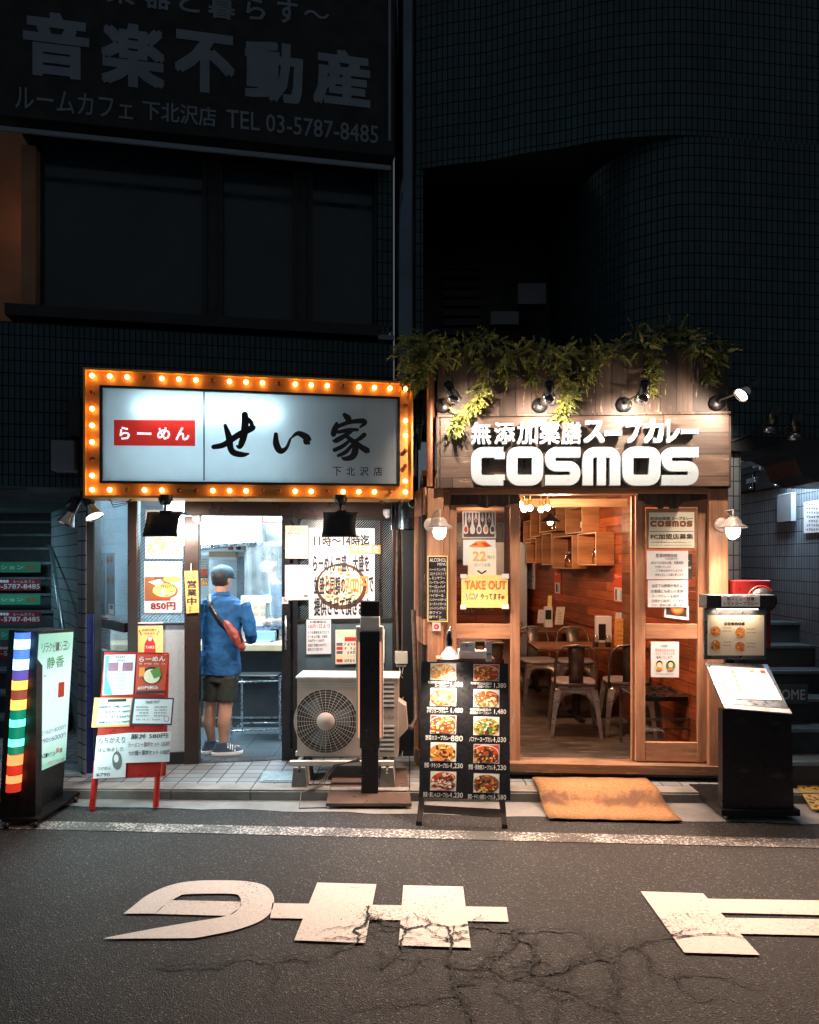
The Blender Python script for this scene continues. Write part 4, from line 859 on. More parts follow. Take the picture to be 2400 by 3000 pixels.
m = MB(); m.pbox(Rq, 836, 1540, 903, 1636, 0, .003, 'paper_cream'); f2 = Rq.off(.004); m.scrib(f2, 845, 1545, 896, 1549, 'inkgrey', 0, 2); m.scrib(f2, 846, 1551, 896, 1555, 'inkgrey', 0, 3); m.text(f2, '店内にお困りなら', 843, 1559, 898, 1566, 'inkblue', 0, .01)
for (x, y) in ((843, 1570), (873, 1570), (843, 1594), (873, 1594)): m.quad(f2, x, y, x+25, y+20, 'inkgrey', .0003); m.quad(f2, x+1, y+1, x+24, y+19, 'paper', .0006); m.scrib(f2, x+5, y+4, x+20, y+10, 'inkgrey', .001, x+y); m.scrib(f2, x+3, y+14, x+22, y+17, 'inkgrey', .001, x)
m.scrib(f2, 846, 1620, 890, 1624, 'inkgrey', 0, 9); tg(m.build('icon_notice'), 'cream notice with four boxed icons on the sliding door top', 'notice')
m = MB(); m.pbox(Rq, 835, 1655, 907, 1758, 0, .003, 'paper_pink'); f2 = Rq.off(.004)
for k in range(5): m.scrib(f2, 848, 1668+14*k, 896-6*(k % 2), 1672+14*k, 'paper', 0, k)
m.quad(f2, 890, 1744, 902, 1748, 'ink', .0005); tg(m.build('blank_notice'), 'pinkish grey notice with faint writing on the sliding door', 'notice')
m = MB(); m.pbox(Rq, 826, 1749, 845, 1769, 0, .002, 'paper_pink'); m.ppoly(Rq.off(.003), [(829, 1752), (839, 1757), (842, 1764), (834, 1762), (829, 1766), (833, 1759)], 'inkpurple'); tg(m.build('arrow_sticker'), 'small pink arrow sticker above the sliding door handle', 'sticker')
m = MB(); m.pbox(Rp, 905, 1547, 1098, 1820, 0, .004, 'paper'); f2 = Rp.off(.005)
m.ppoly(f2, [(1000+75*cos(k*pi/14), 1718+68*sin(k*pi/14)) for k in range(28)], 'bowl_dark', .0004); m.ppoly(f2, [(998+66*cos(k*pi/14), 1715+58*sin(k*pi/14)) for k in range(28)], 'f_cream', .0008)
rg = random.Random(8)
for k in range(60):
    a, r = rg.random()*6.3, rg.random()**.5; x, y = 998+55*r*cos(a), 1715+48*r*sin(a); q = 3+6*rg.random()
    m.ppoly(f2, [(x-q, y), (x, y-q*.7), (x+q, y), (x, y+q*.6)], rg.choice(['f_cream', 'f_org', 'f_brn', 'f_brn', 'f_org', 'f_grn', 'f_red']), .001+.00003*k)
for s_, x0, x1, y0, y1, c_ in (('11時～14時迄', 920, 1083, 1566, 1601, 'ink'), ('らーめん中盛、大盛を', 917, 1082, 1625, 1676, 'ink'), ('並盛と同額の', 920, 1012, 1688, 1742, 'ink'), ('700円', 1012, 1078, 1688, 1740, 'inkor'), ('で', 1080, 1094, 1690, 1735, 'ink'), ('提供させて頂きます', 920, 1084, 1750, 1804, 'ink')):
    m.text(f2, s_, x0, y0, x1, y1, c_, .0035, .035)
tg(m.build('lunch_poster'), 'big white lunch time ramen poster with black writing over a bowl picture', 'poster')
m = MB(); f2 = Rp.off(.012); m.pbox(f2, 1026, 1597, 1115, 1623, 0, .002, 'paper_org')
for k, ch in enumerate('平日限定'): m.text(f2, ch, 1033+20*k, 1600, 1050+20*k, 1620, 'paper', .003, .04)
tg(m.build('weekday_banner'), 'orange strip reading weekdays only stuck across the big lunch poster', 'banner')
m = MB(); m.pbox(Rq.off(-.03), 898, 1815, 970, 1916, 0, .003, 'paper'); f2 = Rq.off(-.026); m.text(f2, 'お客様各位', 908, 1818, 957, 1826, 'ink', 0, .02); m.text(f2, '10月1日より', 904, 1829, 967, 1841, 'inkred', 0, .03)
for k, (x1, s_) in enumerate(((964, 'いつも御来店ありがとう'), (960, 'らーめん中盛、大盛を'), (950, '700円～100円'), (957, '並盛と同額の700円で'), (946, '提供させて頂きます'))): m.text(f2, s_, 902, 1848+12.5*k, x1, 1857+12.5*k, 'ink', 0, .02)
tg(m.build('notice_paper'), 'white customer notice with a red date line below the lunch poster', 'notice')
m = MB(); m.pbox(Rq.off(-.03), 983, 1844, 1127, 1944, 0, .003, 'paper_cream'); f2 = Rq.off(-.026); m.text(f2, 'アルコールフェア', 988, 1848, 1120, 1862, 'paper_yel', 0, .04); m.quad(f2, 1010, 1866, 1110, 1878, 'inkred', 0)
for k, c_ in enumerate(('inkgrey', 'inkred', 'inkgrey', 'paper_yel', 'inkred')): m.quad(f2, 986, 1883+12*k, 1004, 1892+12*k, c_, 0); m.scrib(f2, 1008, 1883+12*k, 1100, 1892+12*k, ('ink', 'inkred', 'ink', 'paper_yel', 'ink')[k], 0, k+50)
tg(m.build('drink_poster'), 'colourful drink price poster half hidden behind the black stand', 'poster')
# side glass posters
G2 = SG.off(.01)
m = MB()
for (x0, x1) in ((290, 310), (311, 337)): m.quad(G2, x0, 1620, x1, 1802, 'box_grey', 0); m.scrib(G2, x0+3, 1640, x1-2, 1646, 'ink', .001, x0)
G3 = G2.off(.0)
for (x, y) in ((316, 1640), (328, 1638), (318, 1700), (330, 1702), (296, 1650)): m.ppoly(G2, [(x, y-14), (x+5, y), (x, y+16), (x-5, y)], 'f_brn', .001)
for k in range(6): m.scrib(G2, 314, 1662+5*k, 334, 1665+5*k, 'inkgrey', .001, k)
for k in range(5): m.scrib(G2, 294, 1770+5*k, 308, 1774+5*k, 'ink', .001, k+9)
m.quad(G2, 319, 1770, 334, 1800, 'paper_cream', .001); m.quad(G2, 322, 1772, 332, 1785, 'inkpurple', .0015)
o = m.build('menu_sheet'); tg(o, 'tall grey menu sheets on the left side glass of the ramen shop', 'notice')
m = MB(); m.quad(G2, 292, 1808, 316, 1836, 'inkred', 0); m.quad(G2, 293, 1810, 303, 1834, 'paper', .001); m.text(G2, '営', 294, 1812, 303, 1832, 'ink', .002); tg(m.build('side_notice'), 'red and white sign on the rail of the left side glass', 'notice')
m = MB(); m.quad(G2, 292, 1840, 324, 1902, 'paper', 0)
for k in range(8): m.scrib(G2, 296, 1845+7*k, 320-3*(k % 3), 1849+7*k, 'ink', .001, k+20)
tg(m.build('side_notice'), 'white written sheet low on the left side glass behind the red board', 'notice')
# conduits, junction box at the right end of the ramen front
def cable(name, lab, pts, r=.006, mat='brownmetal', fr=R_, cat='conduit'):
    m = MB(); m.tube([fr.w(*fr.px(x, y), d) for x, y, d in pts], r, mat); return tg(m.build(name), lab, cat)
plain('wornpipe', (.1, .065, .05), .6, .1, .5, 20)
cable('conduit', 'worn vertical conduit along the right end of the ramen front, left of two', [(1163, 1440, .03), (1162, 1600, .035), (1161, 1760, .03), (1165, 1905, .03)], .013, 'wornpipe')
cable('conduit', 'worn vertical conduit along the right end of the ramen front, right of two', [(1178, 1440, .03), (1176, 1560, .04), (1180, 1700, .035), (1178, 1905, .03)], .011, 'wornpipe')
m = MB(); m.pbox(R_, 1157, 1906, 1192, 1942, 0, .07, 'paper_cream'); m.pbox(R_, 1160, 1942, 1188, 1952, 0, .06, 'box_grey'); tg(m.build('junction_box', bevel=.005), 'beige electrical box on the conduits above the air conditioner', 'box')
m = MB()
for pts in ([(1168, 1950), (1172, 1975), (1182, 1990), (1192, 1992)], [(1180, 1950), (1176, 1968), (1186, 1985), (1182, 2030), (1176, 2050), (1184, 2100), (1186, 2160), (1176, 2215)]): m.tube([R_.w(*R_.px(x, y), .04+.01*sin(y)) for x, y in pts], .004, 'paper_cream')
tg(m.build('power_cable'), 'thin pale cable curling down from the beige electrical box', 'cable')
# ---------------- air conditioner outdoor unit
plain('ac_beige', (.55, .46, .4), .5, 0, .2, 3); plain('ac_top', (.65, .62, .58), .45, 0, .12, 6); plain('ac_dark', (.03, .025, .02), .6)
ac = thing('air_conditioner', 'beige outdoor air conditioner unit with a round fan grille', 'air conditioner', P(1015, 2285, 5.5))
A_ = vert(5.60, -.03)
a0_, b0_ = A_.px(871, 2215); a1_, b1_ = A_.px(1166, 1990); m = MB()
m.box(A_, a0_, a1_, b0_, b1_, -.29, -.015, 'ac_beige')
fc = A_.px(955, 2113); cw, fr_ = fc, 94*5.6/F; ccx, ccz = (a0_+a1_)/2, 0
# front plate with round hole
ring = [(cw[0]+fr_*cos(k*pi/24), cw[1]+fr_*sin(k*pi/24)) for k in range(48)]
def sq(x, y):
    dx, dy = x-cw[0], y-cw[1]; t = min((a1_-cw[0])/dx if dx > 1e-9 else 9e9, (a0_-cw[0])/dx if dx < -1e-9 else 9e9, (b1_-cw[1])/dy if dy > 1e-9 else 9e9, (b0_-cw[1])/dy if dy < -1e-9 else 9e9); return (cw[0]+dx*t, cw[1]+dy*t)
outr = [sq(*p) for p in ring]
m.grid([[A_.w(*p) for p in outr], [A_.w(*p) for p in ring]], 'ac_beige', False, True)
for p_, a_ in (((a0_, b0_), 0), ((a1_, b0_), 0), ((a0_, b1_), 0), ((a1_, b1_), 0)):
    ds = sorted(range(48), key=lambda k: (outr[k][0]-p_[0])**2+(outr[k][1]-p_[1])**2)[:2]; m.face([A_.w(*outr[ds[0]]), A_.w(*p_), A_.w(*outr[ds[1]])], 'ac_beige')
m.grid([[A_.w(*p) for p in ring], [A_.w(*p, -.012) for p in ring]], 'ac_dark', False, True)
m.build('body', ac)
m = MB(); m.box(A_, a0_-.012, a1_+.012, b1_, b1_+.02, -.30, .012, 'ac_top'); m.build('top_cover', ac, bevel=.006)
m = MB(); q0 = [(cw[0]+fr_*.99*cos(k*pi/24), cw[1]+fr_*.99*sin(k*pi/24)) for k in range(48)]; m.face([A_.w(*p, -.011) for p in q0], 'ac_dark'); m.build('fan_opening', ac)
m = MB()
for k in range(3):
    a = k*2*pi/3; m.face([A_.w(cw[0]+.03*cos(a), cw[1]+.03*sin(a), -.009), A_.w(cw[0]+.2*cos(a-.2), cw[1]+.2*sin(a-.2), -.009), A_.w(cw[0]+.22*cos(a+.5), cw[1]+.22*sin(a+.5), -.0095), A_.w(cw[0]+.1*cos(a+.9), cw[1]+.1*sin(a+.9), -.009)], 'seam')
m.build('fan_blade', ac)
m = MB()
for k in range(32):
    a = k*pi/16; m.tube([A_.w(cw[0]+r*cos(a), cw[1]+r*sin(a), .006+.012*(1-r/fr_)) for r in (.06, fr_*.6, fr_)], .0014, 'ac_top', seg=5)
for r in [.088+.0205*j for j in range(9)]:
    m.tube([A_.w(cw[0]+min(r, fr_)*cos(t*pi/20), cw[1]+min(r, fr_)*sin(t*pi/20), .006+.012*(1-r/fr_)) for t in range(40)], .0011, 'ac_top', seg=5, closed=True)
m.build('fan_grille', ac)
m = MB(); m.lathe(A_.w(*cw, .012), [(.072, 0), (.07, .012), (0, .014)], 'ac_beige', axis=A_.n, seg=28); m.build('grille_hub', ac)
for yy in (1997, 2125):
  m = MB()
  for y in [yy+13.5*k for k in range(6)]: m.pbox(A_, 1112, y, 1155, y+5, 0, .006, 'ac_top'); m.pbox(A_, 1112, y+5, 1155, y+11, 0, .001, 'seam')
  m.build('louvre', ac)
m = MB(); m.pbox(A_, 878, 2002, 1045, 2004, 0, .004, 'ac_top'); m.pbox(A_, 878, 2009, 1045, 2011, 0, .004, 'ac_top'); m.build('pressed_rib', ac)
m = MB(); m.prism([A_.w(a1_, .62, -.05), A_.w(a1_+.06, .58, -.05), A_.w(a1_+.075, .40, -.05), A_.w(a1_+.01, .33, -.05), A_.w(a1_, .33, -.05)], A_.n*-.16, 'ac_beige'); m.build('valve_cover', ac, bevel=.008)
m = MB(); q_ = A_.w(a1_+.05, .42, -.1); m.tube([q_, q_+V((.05, .03, -.03)), q_+V((.09, .12, .02)), q_+V((.09, .2, .3)), q_+V((.07, .22, .9))], .02, 'wornpipe', 10); m.build('insulated_hose', ac)
m = MB(); m.text(A_.off(.002), 'DC-ELII', 1118, 2096, 1152, 2106, 'inkgrey'); m.build('lettering', ac)
m = MB(); m.wbox(-1.02+.1, -.12, 5.5, 5.54, b0_-.04, b0_-.008, 'ac_top'); m.wbox(-.92, -.12, 5.78, 5.82, b0_-.04, b0_-.008, 'ac_top'); m.build('base_rail', ac)
for x in (-.84, -.17):
    m = MB(); m.prism([(x-.06, 5.46, 0), (x+.06, 5.46, 0), (x+.045, 5.46, b0_-.045), (x+.01, 5.46, b0_-.045), (x+.01, 5.46, b0_-.09), (x-.01, 5.46, b0_-.09), (x-.01, 5.46, b0_-.045), (x-.045, 5.46, b0_-.045)], (0, .38, 0), 'kerbstone'); m.build('foot', ac)
# ---------------- black sensor stand on a square base plate
plain('stand_brown', (.13, .085, .07), .35, .2, .15, 5); emis('rail_glow', (1, .42, .22), .55, (.7, .4, .3)); plain('stand_white', (.75, .68, .64), .4, 0, .06, 5)
sd = thing('sensor_stand', 'tall black checkpoint stand on a square metal base before the air conditioner', 'stand', P(1085, 2330, 5.35))
q = [P(955, 2366, 5.2), P(1206, 2366, 5.2), P(1190, 2256, 5.82), P(980, 2258, 5.82)]; q = [V((q[0].x, q[0].y, -.055)), V((q[1].x, q[1].y, -.055)), V((q[2].x, q[2].y, .025)), V((q[3].x, q[3].y, .025))]
m = MB(); m.prism(q, (0, 0, .02), 'stand_brown'); m.build('base_plate', sd, bevel=.004)
Q = vert(5.36, 0); _, zb = Q.px(1085, 2338)
m = MB(); m.pbox(Q, 1059, 2190, 1108, 2340, -.06, 0, 'black'); m.build('post', sd)
m = MB(); m.pbox(Q, 1055, 1850, 1113, 2190, 0, .03, 'black'); m.build('front_panel', sd, bevel=.003)
m = MB(); m.pbox(Q, 1044, 1835, 1055, 2160, -.05, .02, 'stand_white'); m.pbox(Q, 1113, 1835, 1123, 2160, -.05, .02, 'stand_white'); m.build('side_rail', sd, bevel=.002)
m = MB(); m.pbox(Q, 1050, 1880, 1055, 2160, -.04, .024, 'rail_glow'); m.pbox(Q, 1113, 1880, 1118, 2160, -.04, .024, 'rail_glow'); m.build('rail_edge_glow', sd)  # weak emission stands in for light catching the rails; they are no lamp
m = MB(); m.pbox(Q, 1056, 1806, 1113, 1850, -.06, .015, 'stand_white'); m.quad(Q.off(.016), 1080, 1812, 1103, 1815, 'paper', 0); m.build('display_housing', sd, bevel=.006)
m = MB(); m.pbox(Q, 1057, 1761, 1112, 1806, -.05, .01, 'black'); m.build('head', sd, bevel=.006)
m = MB()
for k in range(3): m.tube([P(1055, 2230-k*4, 5.42), P(980, 2240+k*3, 5.5), V((-.70+.02*k, 5.42, .02)), V((-.81, 5.36, -.01)), V((-.8, 5.2, -.07)), V((-.6, 5.22, -.07))], .004, 'wornpipe')
tg(m.build('power_cable'), 'tangled thin cables lying between the sensor stand and the air conditioner foot', 'cable')
# ---------------- red A frame menu board
rbd = thing('menu_board', 'red folding menu board with taped price sheets outside the ramen shop', 'menu board', P(365, 2372, 5.2))
BL, BR, TL = P(270, 2374, 5.17), P(462, 2366, 5.2), P(306, 1910, 5.4); BF = Fr(BL, BR-BL, TL-BL)
m = MB(); 
m.prism([BF.w(*BF.px(*p)) for p in [(275, 2282), (470, 2276), (493, 1912), (306, 1910)]], BF.n*-.02, 'redpaint'); m.build('board', rbd, bevel=.004)
def leg(pts, nm='leg', back=False):
    m = MB(); m.tube(pts, .024, 'redpaint', seg=4, cap=True); m.build(nm, rbd)
leg([BF.w(*BF.px(282, 2230), -.02), BF.w(*BF.px(268, 2374), -.01)]); leg([BF.w(*BF.px(462, 2230), -.02), BF.w(*BF.px(456, 2366), -.01)])
leg([P(330, 1915, 5.43), V((P(330, 2300, 5.85).x, 5.78, .0))]); leg([P(488, 1915, 5.43), V((P(488, 2270, 5.85).x, 5.78, .0))])
Bo = BF.off(.004)
def rsheet(pts, mat, th=.003, d=0): m = MB(); m.prism([Bo.w(*Bo.px(*p), d) for p in pts], Bo.n*th, mat); return m, Bo.off(d+th+.001)
m, f2 = rsheet([(301, 2037), (390, 2034), (398, 1917), (308, 1919)], 'paper'); m.ppoly(f2, [(304, 2035), (330, 2036), (312, 1980), (322, 1921), (309, 1921)], 'inkteal', .0002)
m.scrib(f2, 333, 1922, 372, 1928, 'ink', .001, 1); m.scrib(f2, 333, 1932, 368, 1937, 'ink', .001, 2); m.quad(f2, 317, 1941, 345, 1966, 'inkpurple', .0008); m.quad(f2, 358, 1941, 388, 1966, 'inkpurple', .0008)
for k in range(6): m.scrib(f2, 322, 1975+8*k, 370, 1979+8*k, 'inkgrey', .001, k+3)
m.build('price_sheet', rbd, label='pale blue sheet at the top left of the red board')
m, f2 = rsheet([(397, 2032), (483, 2035), (493, 1918), (402, 1916)], 'f_red'); m.text(f2, 'らーめん', 408, 1923, 484, 1938, 'paper', .001, .03); m.scrib(f2, 408, 1942, 484, 1947, 'paper', .001, 4)
m.ppoly(f2, [(445+29*cos(k*pi/10), 1979+26*sin(k*pi/10)) for k in range(20)], 'f_drk', .0008); m.ppoly(f2, [(445+24*cos(k*pi/10), 1981+21*sin(k*pi/10)) for k in range(20)], 'f_cream', .0012); m.ppoly(f2, [(440, 1965), (468, 1953), (474, 1980), (452, 1988)], 'f_grn', .0016); m.quad(f2, 407, 1955, 423, 1982, 'inkor', .0014); m.text(f2, '650円税込', 404, 2009, 464, 2020, 'paper', .001, .03); m.quad(f2, 399, 2024, 482, 2032, 'ink', .001)
m.build('ramen_flyer', rbd, label='dark red ramen flyer at the top right of the board')
m, f2 = rsheet([(269, 2131), (380, 2128), (390, 2044), (278, 2044)], 'paper_org', .003, .004); m.ppoly(f2, [(283, 2125), (377, 2122), (386, 2048), (292, 2047)], 'paper', .0003); m.quad(f2, 316, 2048, 370, 2056, 'ink', .0008)
for k, s_ in enumerate(('特製餃子（7個）350円', 'おつまみセット 300円', 'ライス 150円', '焼豚チャーハン 450円')): m.text(f2, s_, 289, 2067+15*k, 380, 2074+15*k, 'ink', .001, .015)
m.build('price_sheet', rbd, label='orange edged price sheet left in the middle of the red board')
m, f2 = rsheet([(383, 2123), (504, 2125), (511, 2045), (392, 2044)], 'frameblue', .003, .006); m.ppoly(f2, [(388, 2119), (500, 2120), (506, 2049), (396, 2048)], 'paper', .0003); m.text(f2, 'TAKE OUT', 426, 2053, 468, 2061, 'ink', .001, .02)
for k in range(4): m.scrib(f2, 398, 2069+8.5*k, 436, 2074+8.5*k, 'ink', .001, k); m.scrib(f2, 452, 2069+8.5*k, 490, 2074+8.5*k, 'ink', .001, k+5)
m.scrib(f2, 398, 2106, 470, 2111, 'inkgrey', .001, 12); m.ppoly(f2, [(488+8*cos(k*pi/8), 2106+9*sin(k*pi/8)) for k in range(16)], 'inkred', .001); m.ppoly(f2, [(488+6.5*cos(k*pi/8), 2106+7.5*sin(k*pi/8)) for k in range(16)], 'paper', .0013); m.build('price_sheet', rbd, label='dark blue framed take out price sheet right in the middle of the red board')
m, f2 = rsheet([(273, 2281), (368, 2277), (374, 2147), (284, 2156)], 'paper', .003); 
for s_, x0, y0, x1, y1 in (('もちかえり', 288, 2160, 366, 2177), ('はじめました', 287, 2190, 362, 2202), ('つけめん', 285, 2246, 325, 2256), ('¥790', 281, 2264, 322, 2275)): m.text(f2, s_, x0, y0, x1, y1, 'ink', .001, -.005)
m.ppoly(f2, [(343+14*cos(k*pi/8), 2228+27*sin(k*pi/8)) for k in range(16)], 'inkgrey', .001); m.ppoly(f2, [(341+7*cos(k*pi/8), 2222+12*sin(k*pi/8)) for k in range(16)], 'paper', .0014); m.build('handwritten_sheet', rbd, label='hand drawn take away sheet at the bottom left of the red board')
m, f2 = rsheet([(369, 2235), (497, 2231), (502, 2144), (372, 2147)], 'paper', .003, .005)
for k, (s_, x0, x1) in enumerate((('豚丼 580円', 384, 490), ('ラーメン＋豚丼セット 1050円', 375, 498), ('つけ麺＋豚丼セット 1100円', 376, 497))): m.text(f2, s_, x0, 2149+24*k, x1, 2164+24*k, ('ink', 'inkpurple', 'ink')[k], .001, .01)
m.build('handwritten_sheet', rbd, label='handwritten pork bowl price sheet at the lower right of the red board')
# ---------------- rainbow lit relaxation sign
rl = thing('lit_floor_sign', 'slanting lit floor sign with a rainbow light column for a relaxation salon', 'sign', (-2.5, 5.1, ZR))
TLp, TRp, BRp, BLp = P(112, 1856, 4.90), P(214, 1848, 5.36), P(191, 2227, 5.36), P(89, 2271, 4.90)
FF = Fr(BLp, BRp-BLp, TLp-BLp); tn = -FF.n*.2
FFo = FF
def fq(px, py, d=0): return FF.w(*FF.px(px, py), d)
m = MB(); out = [(89-8, 2405), (183, 2345), (216, 1843), (110, 1851)]
m.prism([fq(*p) for p in out], tn, 'black_m'); m.build('body', rl, bevel=.006)
def m_salon():
    m, t, b = nt('salon_face'); vec = N(t, 'ShaderNodeUVMap', uv_map='uv').outputs[0]; s = N(t, 'ShaderNodeSeparateXYZ'); t.links.new(vec, s.inputs[0])
    ad = N(t, 'ShaderNodeMath', operation='MULTIPLY_ADD'); t.links.new(noise(t, 6, 3), ad.inputs[0]); ad.inputs[1].default_value = .12; t.links.new(s.outputs[1], ad.inputs[2])
    c = ramp(t, ad.outputs[0], [(.05, (.1, .62, .38)), (.3, (.72, 1, 1)), (.75, (.72, 1, 1)), (1, (.15, .6, .42))]); t.links.new(c, b.inputs['Emission Color']); b.inputs['Emission Strength'].default_value = .62; b.inputs['Base Color'].default_value = (.3, .4, .38, 1)
m_salon()
m = MB(); m.face([fq(89, 2271, .004), fq(191, 2227, .004), fq(214, 1851, .004), fq(113, 1858, .004)], 'salon_face', uv=[(0, 0), (1, 0), (1, 1), (0, 1)]); m.build('lit_panel', rl)
area('panel_glow', fq(150, 2050, .06), .4, 11, (.7, 1, .95), fq(150, 2050, .06)+FF.n, rl, .9)
m = MB(); Fq = FF.off(.008)
def st_(s_, x0, y0, x1, y1, mat, b=.0):          # text that follows the slanted panel
    n = len(s_)
    for k, ch in enumerate(s_):
        xa, xb = x0+(x1-x0)*k/n, x0+(x1-x0)*(k+.88)/n; m.text(Fq, ch, xa, y0[0]+(y1-y0[0])*k/n, xb, y0[1]+(y1-y0[0])*k/n, mat, 0, b)
st_('リラクゼーション', 122, (1885, 1912), 206, 1876, 'inkgrey'); st_('静香', 137, (1925, 1958), 190, 1917, 'inkgreen', .01); m.scrib(Fq, 117, 1978, 138, 1983, 'ink', 0, 2)
m.ppoly(Fq, [(170, 2044), (188, 2040), (189, 1997), (172, 2000)], 'f_red'); st_('クイック60分4000円', 107, (2147, 2160), 194, 2120, 'inkteal'); st_('ロング90分6000円', 101, (2172, 2186), 193, 2143, 'inkblue'); st_('12時～21時ラスト', 101, (2214, 2226), 165, 2200, 'ink', .01); st_('03-3421-2181', 93, (2244, 2256), 188, 2218, 'white_p', .01); st_('深夜', 163, (2192, 2206), 184, 2190, 'inkred', .03)
m.build('lettering', rl)
# light column on the narrow end facing the street
cl = [((18, 2316), (61, 2316)), ((46, 1853), (91, 1853))]
NF = Fr(FF.w(*FF.px(80, 2400)), FF.n, TLp-BLp)     # the narrow end, seen frontally
e0 = P(62, 2318, 4.86); e1 = P(91, 1852, 4.86); f0 = P(19, 2316, 4.86); f1 = P(46, 1852, 4.86)
m = MB(); m.prism([V((P(95, 2405, 4.85).x, 4.89, ZR+.05)), P(108, 1850, 4.89), P(40, 1850, 4.89), V((P(4, 2405, 4.85).x, 4.89, ZR+.05))], (0, .08, 0), 'black_m'); m.build('end_column', rl)
segs = [(1852, 1872, 'lb'), (1872, 1902, 'LB'), (1902, 1930, 'lb'), (1930, 1962, 'LB'), (1962, 1992, 'lp'), (1992, 2020, 'LO'), (2020, 2048, 'lo'), (2048, 2078, 'LO'), (2078, 2105, 'lg'), (2105, 2128, 'LG'), (2128, 2162, 'lg'), (2162, 2185, 'LG'), (2185, 2208, 'lg'), (2208, 2240, 'LR'), (2240, 2268, 'lr'), (2268, 2292, 'LR'), (2292, 2318, 'lr')]
for n_, c, s in (('lb', (.1, .22, .85), .9), ('LB', (.3, .7, 1), 3.4), ('lp', (.2, .12, .5), .55), ('LO', (1, .3, .05), 3.2), ('lo', (.45, .09, .05), .55), ('lg', (.0, .3, .18), .5), ('LG', (.1, .95, .6), 2.6), ('LR', (1, .13, .04), 3.2), ('lr', (.55, .03, .015), .8)): emis('led_'+n_, c, s)
for y0, y1, k in segs:
    def cx_(y): t = (y-1852)/466; return 68.5-28*t, 22.5-1.0*t
    m = MB(); rows = []
    for y in (y0, (y0+y1)/2, y1-1.5):
        c, hw = cx_(y); q = P(c, y, 4.87); r = hw*4.87/F; rows.append([q+V((r*cos(a), -.05*sin(a), 0)) for a in [pi*j/10 for j in range(11)]])
    m.grid(rows, 'led_'+k); m.build('light_segment', rl)
point('column_glow', P(60, 1920, 4.65), 2.5, (.2, .5, 1), .1, rl); point('column_glow', P(40, 2250, 4.65), 1.2, (1, .2, .08), .1, rl); point('column_glow', P(50, 2110, 4.65), 1, (.1, 1, .6), .1, rl)
m = MB(); pts = [(5, 2425), (112, 2425), (240, 2338), (150, 2338)]; m.prism([V((G(*p).x, G(*p).y, ZR+.04)) for p in pts], (0, 0, .02), 'black_m'); m.build('base_plate', rl, bevel=.004)
for p in ((20, 2428), (105, 2425), (222, 2352)): m = MB(); c = G(*p); m.lathe(c+V((0, 0, .022)), [(0, -.012), (.02, -.012), (.02, .012), (0, .012)], 'black', axis=(1, .2, 0), seg=12); m.build('caster', rl)
# ================================================================ soup curry restaurant
wood('w_post', (.33, .15, .08), (.55, .29, .17), False, None, .5, .16); wood('w_rail', (.33, .15, .08), (.55, .29, .17), True, None, .5, .12)
wood('w_fascia', (.045, .03, .024), (.11, .074, .058), False, .125, .6, .2, 4); wood('w_board', (.07, .046, .036), (.155, .105, .082), True, .17, .55, .1, 2.6)
wood('w_wall', (.26, .055, .018), (.52, .14, .045), True, .1, .5, 0, .9); wood('w_box', (.36, .15, .06), (.55, .26, .11), True, None, .5); wood('w_floor', (.03, .027, .025), (.115, .1, .09), True, .16, .42, .7, 1.4)
wood('w_table', (.13, .055, .03), (.28, .12, .06), True, .2, .35); wood('w_sill', (.14, .07, .04), (.3, .16, .09), True, None, .6, .5); wood('w_sign', (.3, .15, .08), (.42, .22, .12), True, None, .6)
wood('w_pale', (.5, .3, .16), (.72, .48, .28), True, None, .5)
plain('enamel', (.42, .5, .56), .35, 0, .03, 5); plain('c_leather', (.22, .19, .2), .45, 0, .15, 8); plain('c_metal', (.52, .5, .47), .34, .6, .3, 9, .1); plain('c_metal2', (.17, .15, .13), .38, .7, .3, 9)
emis('bulb_warm', (1, .8, .58), 28); emis('globe_warm', (1, .85, .7), 9); emis('pendant_bulb', (1, .75, .45), 18)
plain('lamp_white', (.6, .5, .45), .4, .1, .1, 8); plain('cement', (.3, .3, .3), .7)
cs = thing('soup_curry_restaurant', 'warm wooden restaurant front with open sliding doors and a planked sign board', 'restaurant', (1.5, 5.7, 0))
def cb(nm, rects, mat, d0=-.06, d1=.02, par=cs, bev=.004, fr=C_):
    m = MB()
    for r in rects: m.pbox(fr, *r, d0, d1, mat)
    return m.build(nm, par, bevel=bev)
cb('fascia', [(1282, 1030, 2132, 1222)], 'w_fascia', -.3, .03)
cb('sign_panel', [(1290, 1224, 2126, 1430)], 'w_board', -.2, .075); cb('panel_trim', [(1282, 1216, 2130, 1224)], 'w_fascia', -.1, .09)
cb('side_trim', [(1278, 1224, 1289, 1432), (2126, 1224, 2131, 1432)], 'w_fascia', -.2, .08)
cb('post', [(1253, 1432, 1300, 2262)], 'w_post', -.12, .03); cb('post', [(1300, 1440, 1317, 2250)], 'w_post', -.12, -.01); cb('post', [(2075, 1432, 2131, 2262)], 'w_post', -.12, .02)
cb('header', [(1317, 1430, 2075, 1447)], 'w_rail', -.14, .0)
cb('sill', [(1317, 2235, 2110, 2262)], 'w_sill', -.14, .04); cb('kick_board', [(1317, 2262, 2110, 2274)], 'w_fascia', -.14, -.0); cb('kick_board', [(1300, 2274, 2110, 2310)], 'dark_paint', -.3, -.06)
m = MB(); a = P(1219, 1645, 6.2); b = C_.w(*C_.px(1252, 1645), -.02); SL = Fr((a.x, a.y, 0), (b.x-a.x, b.y-a.y, 0), (0, 0, 1)); ll = (V((b.x-a.x, b.y-a.y))).length
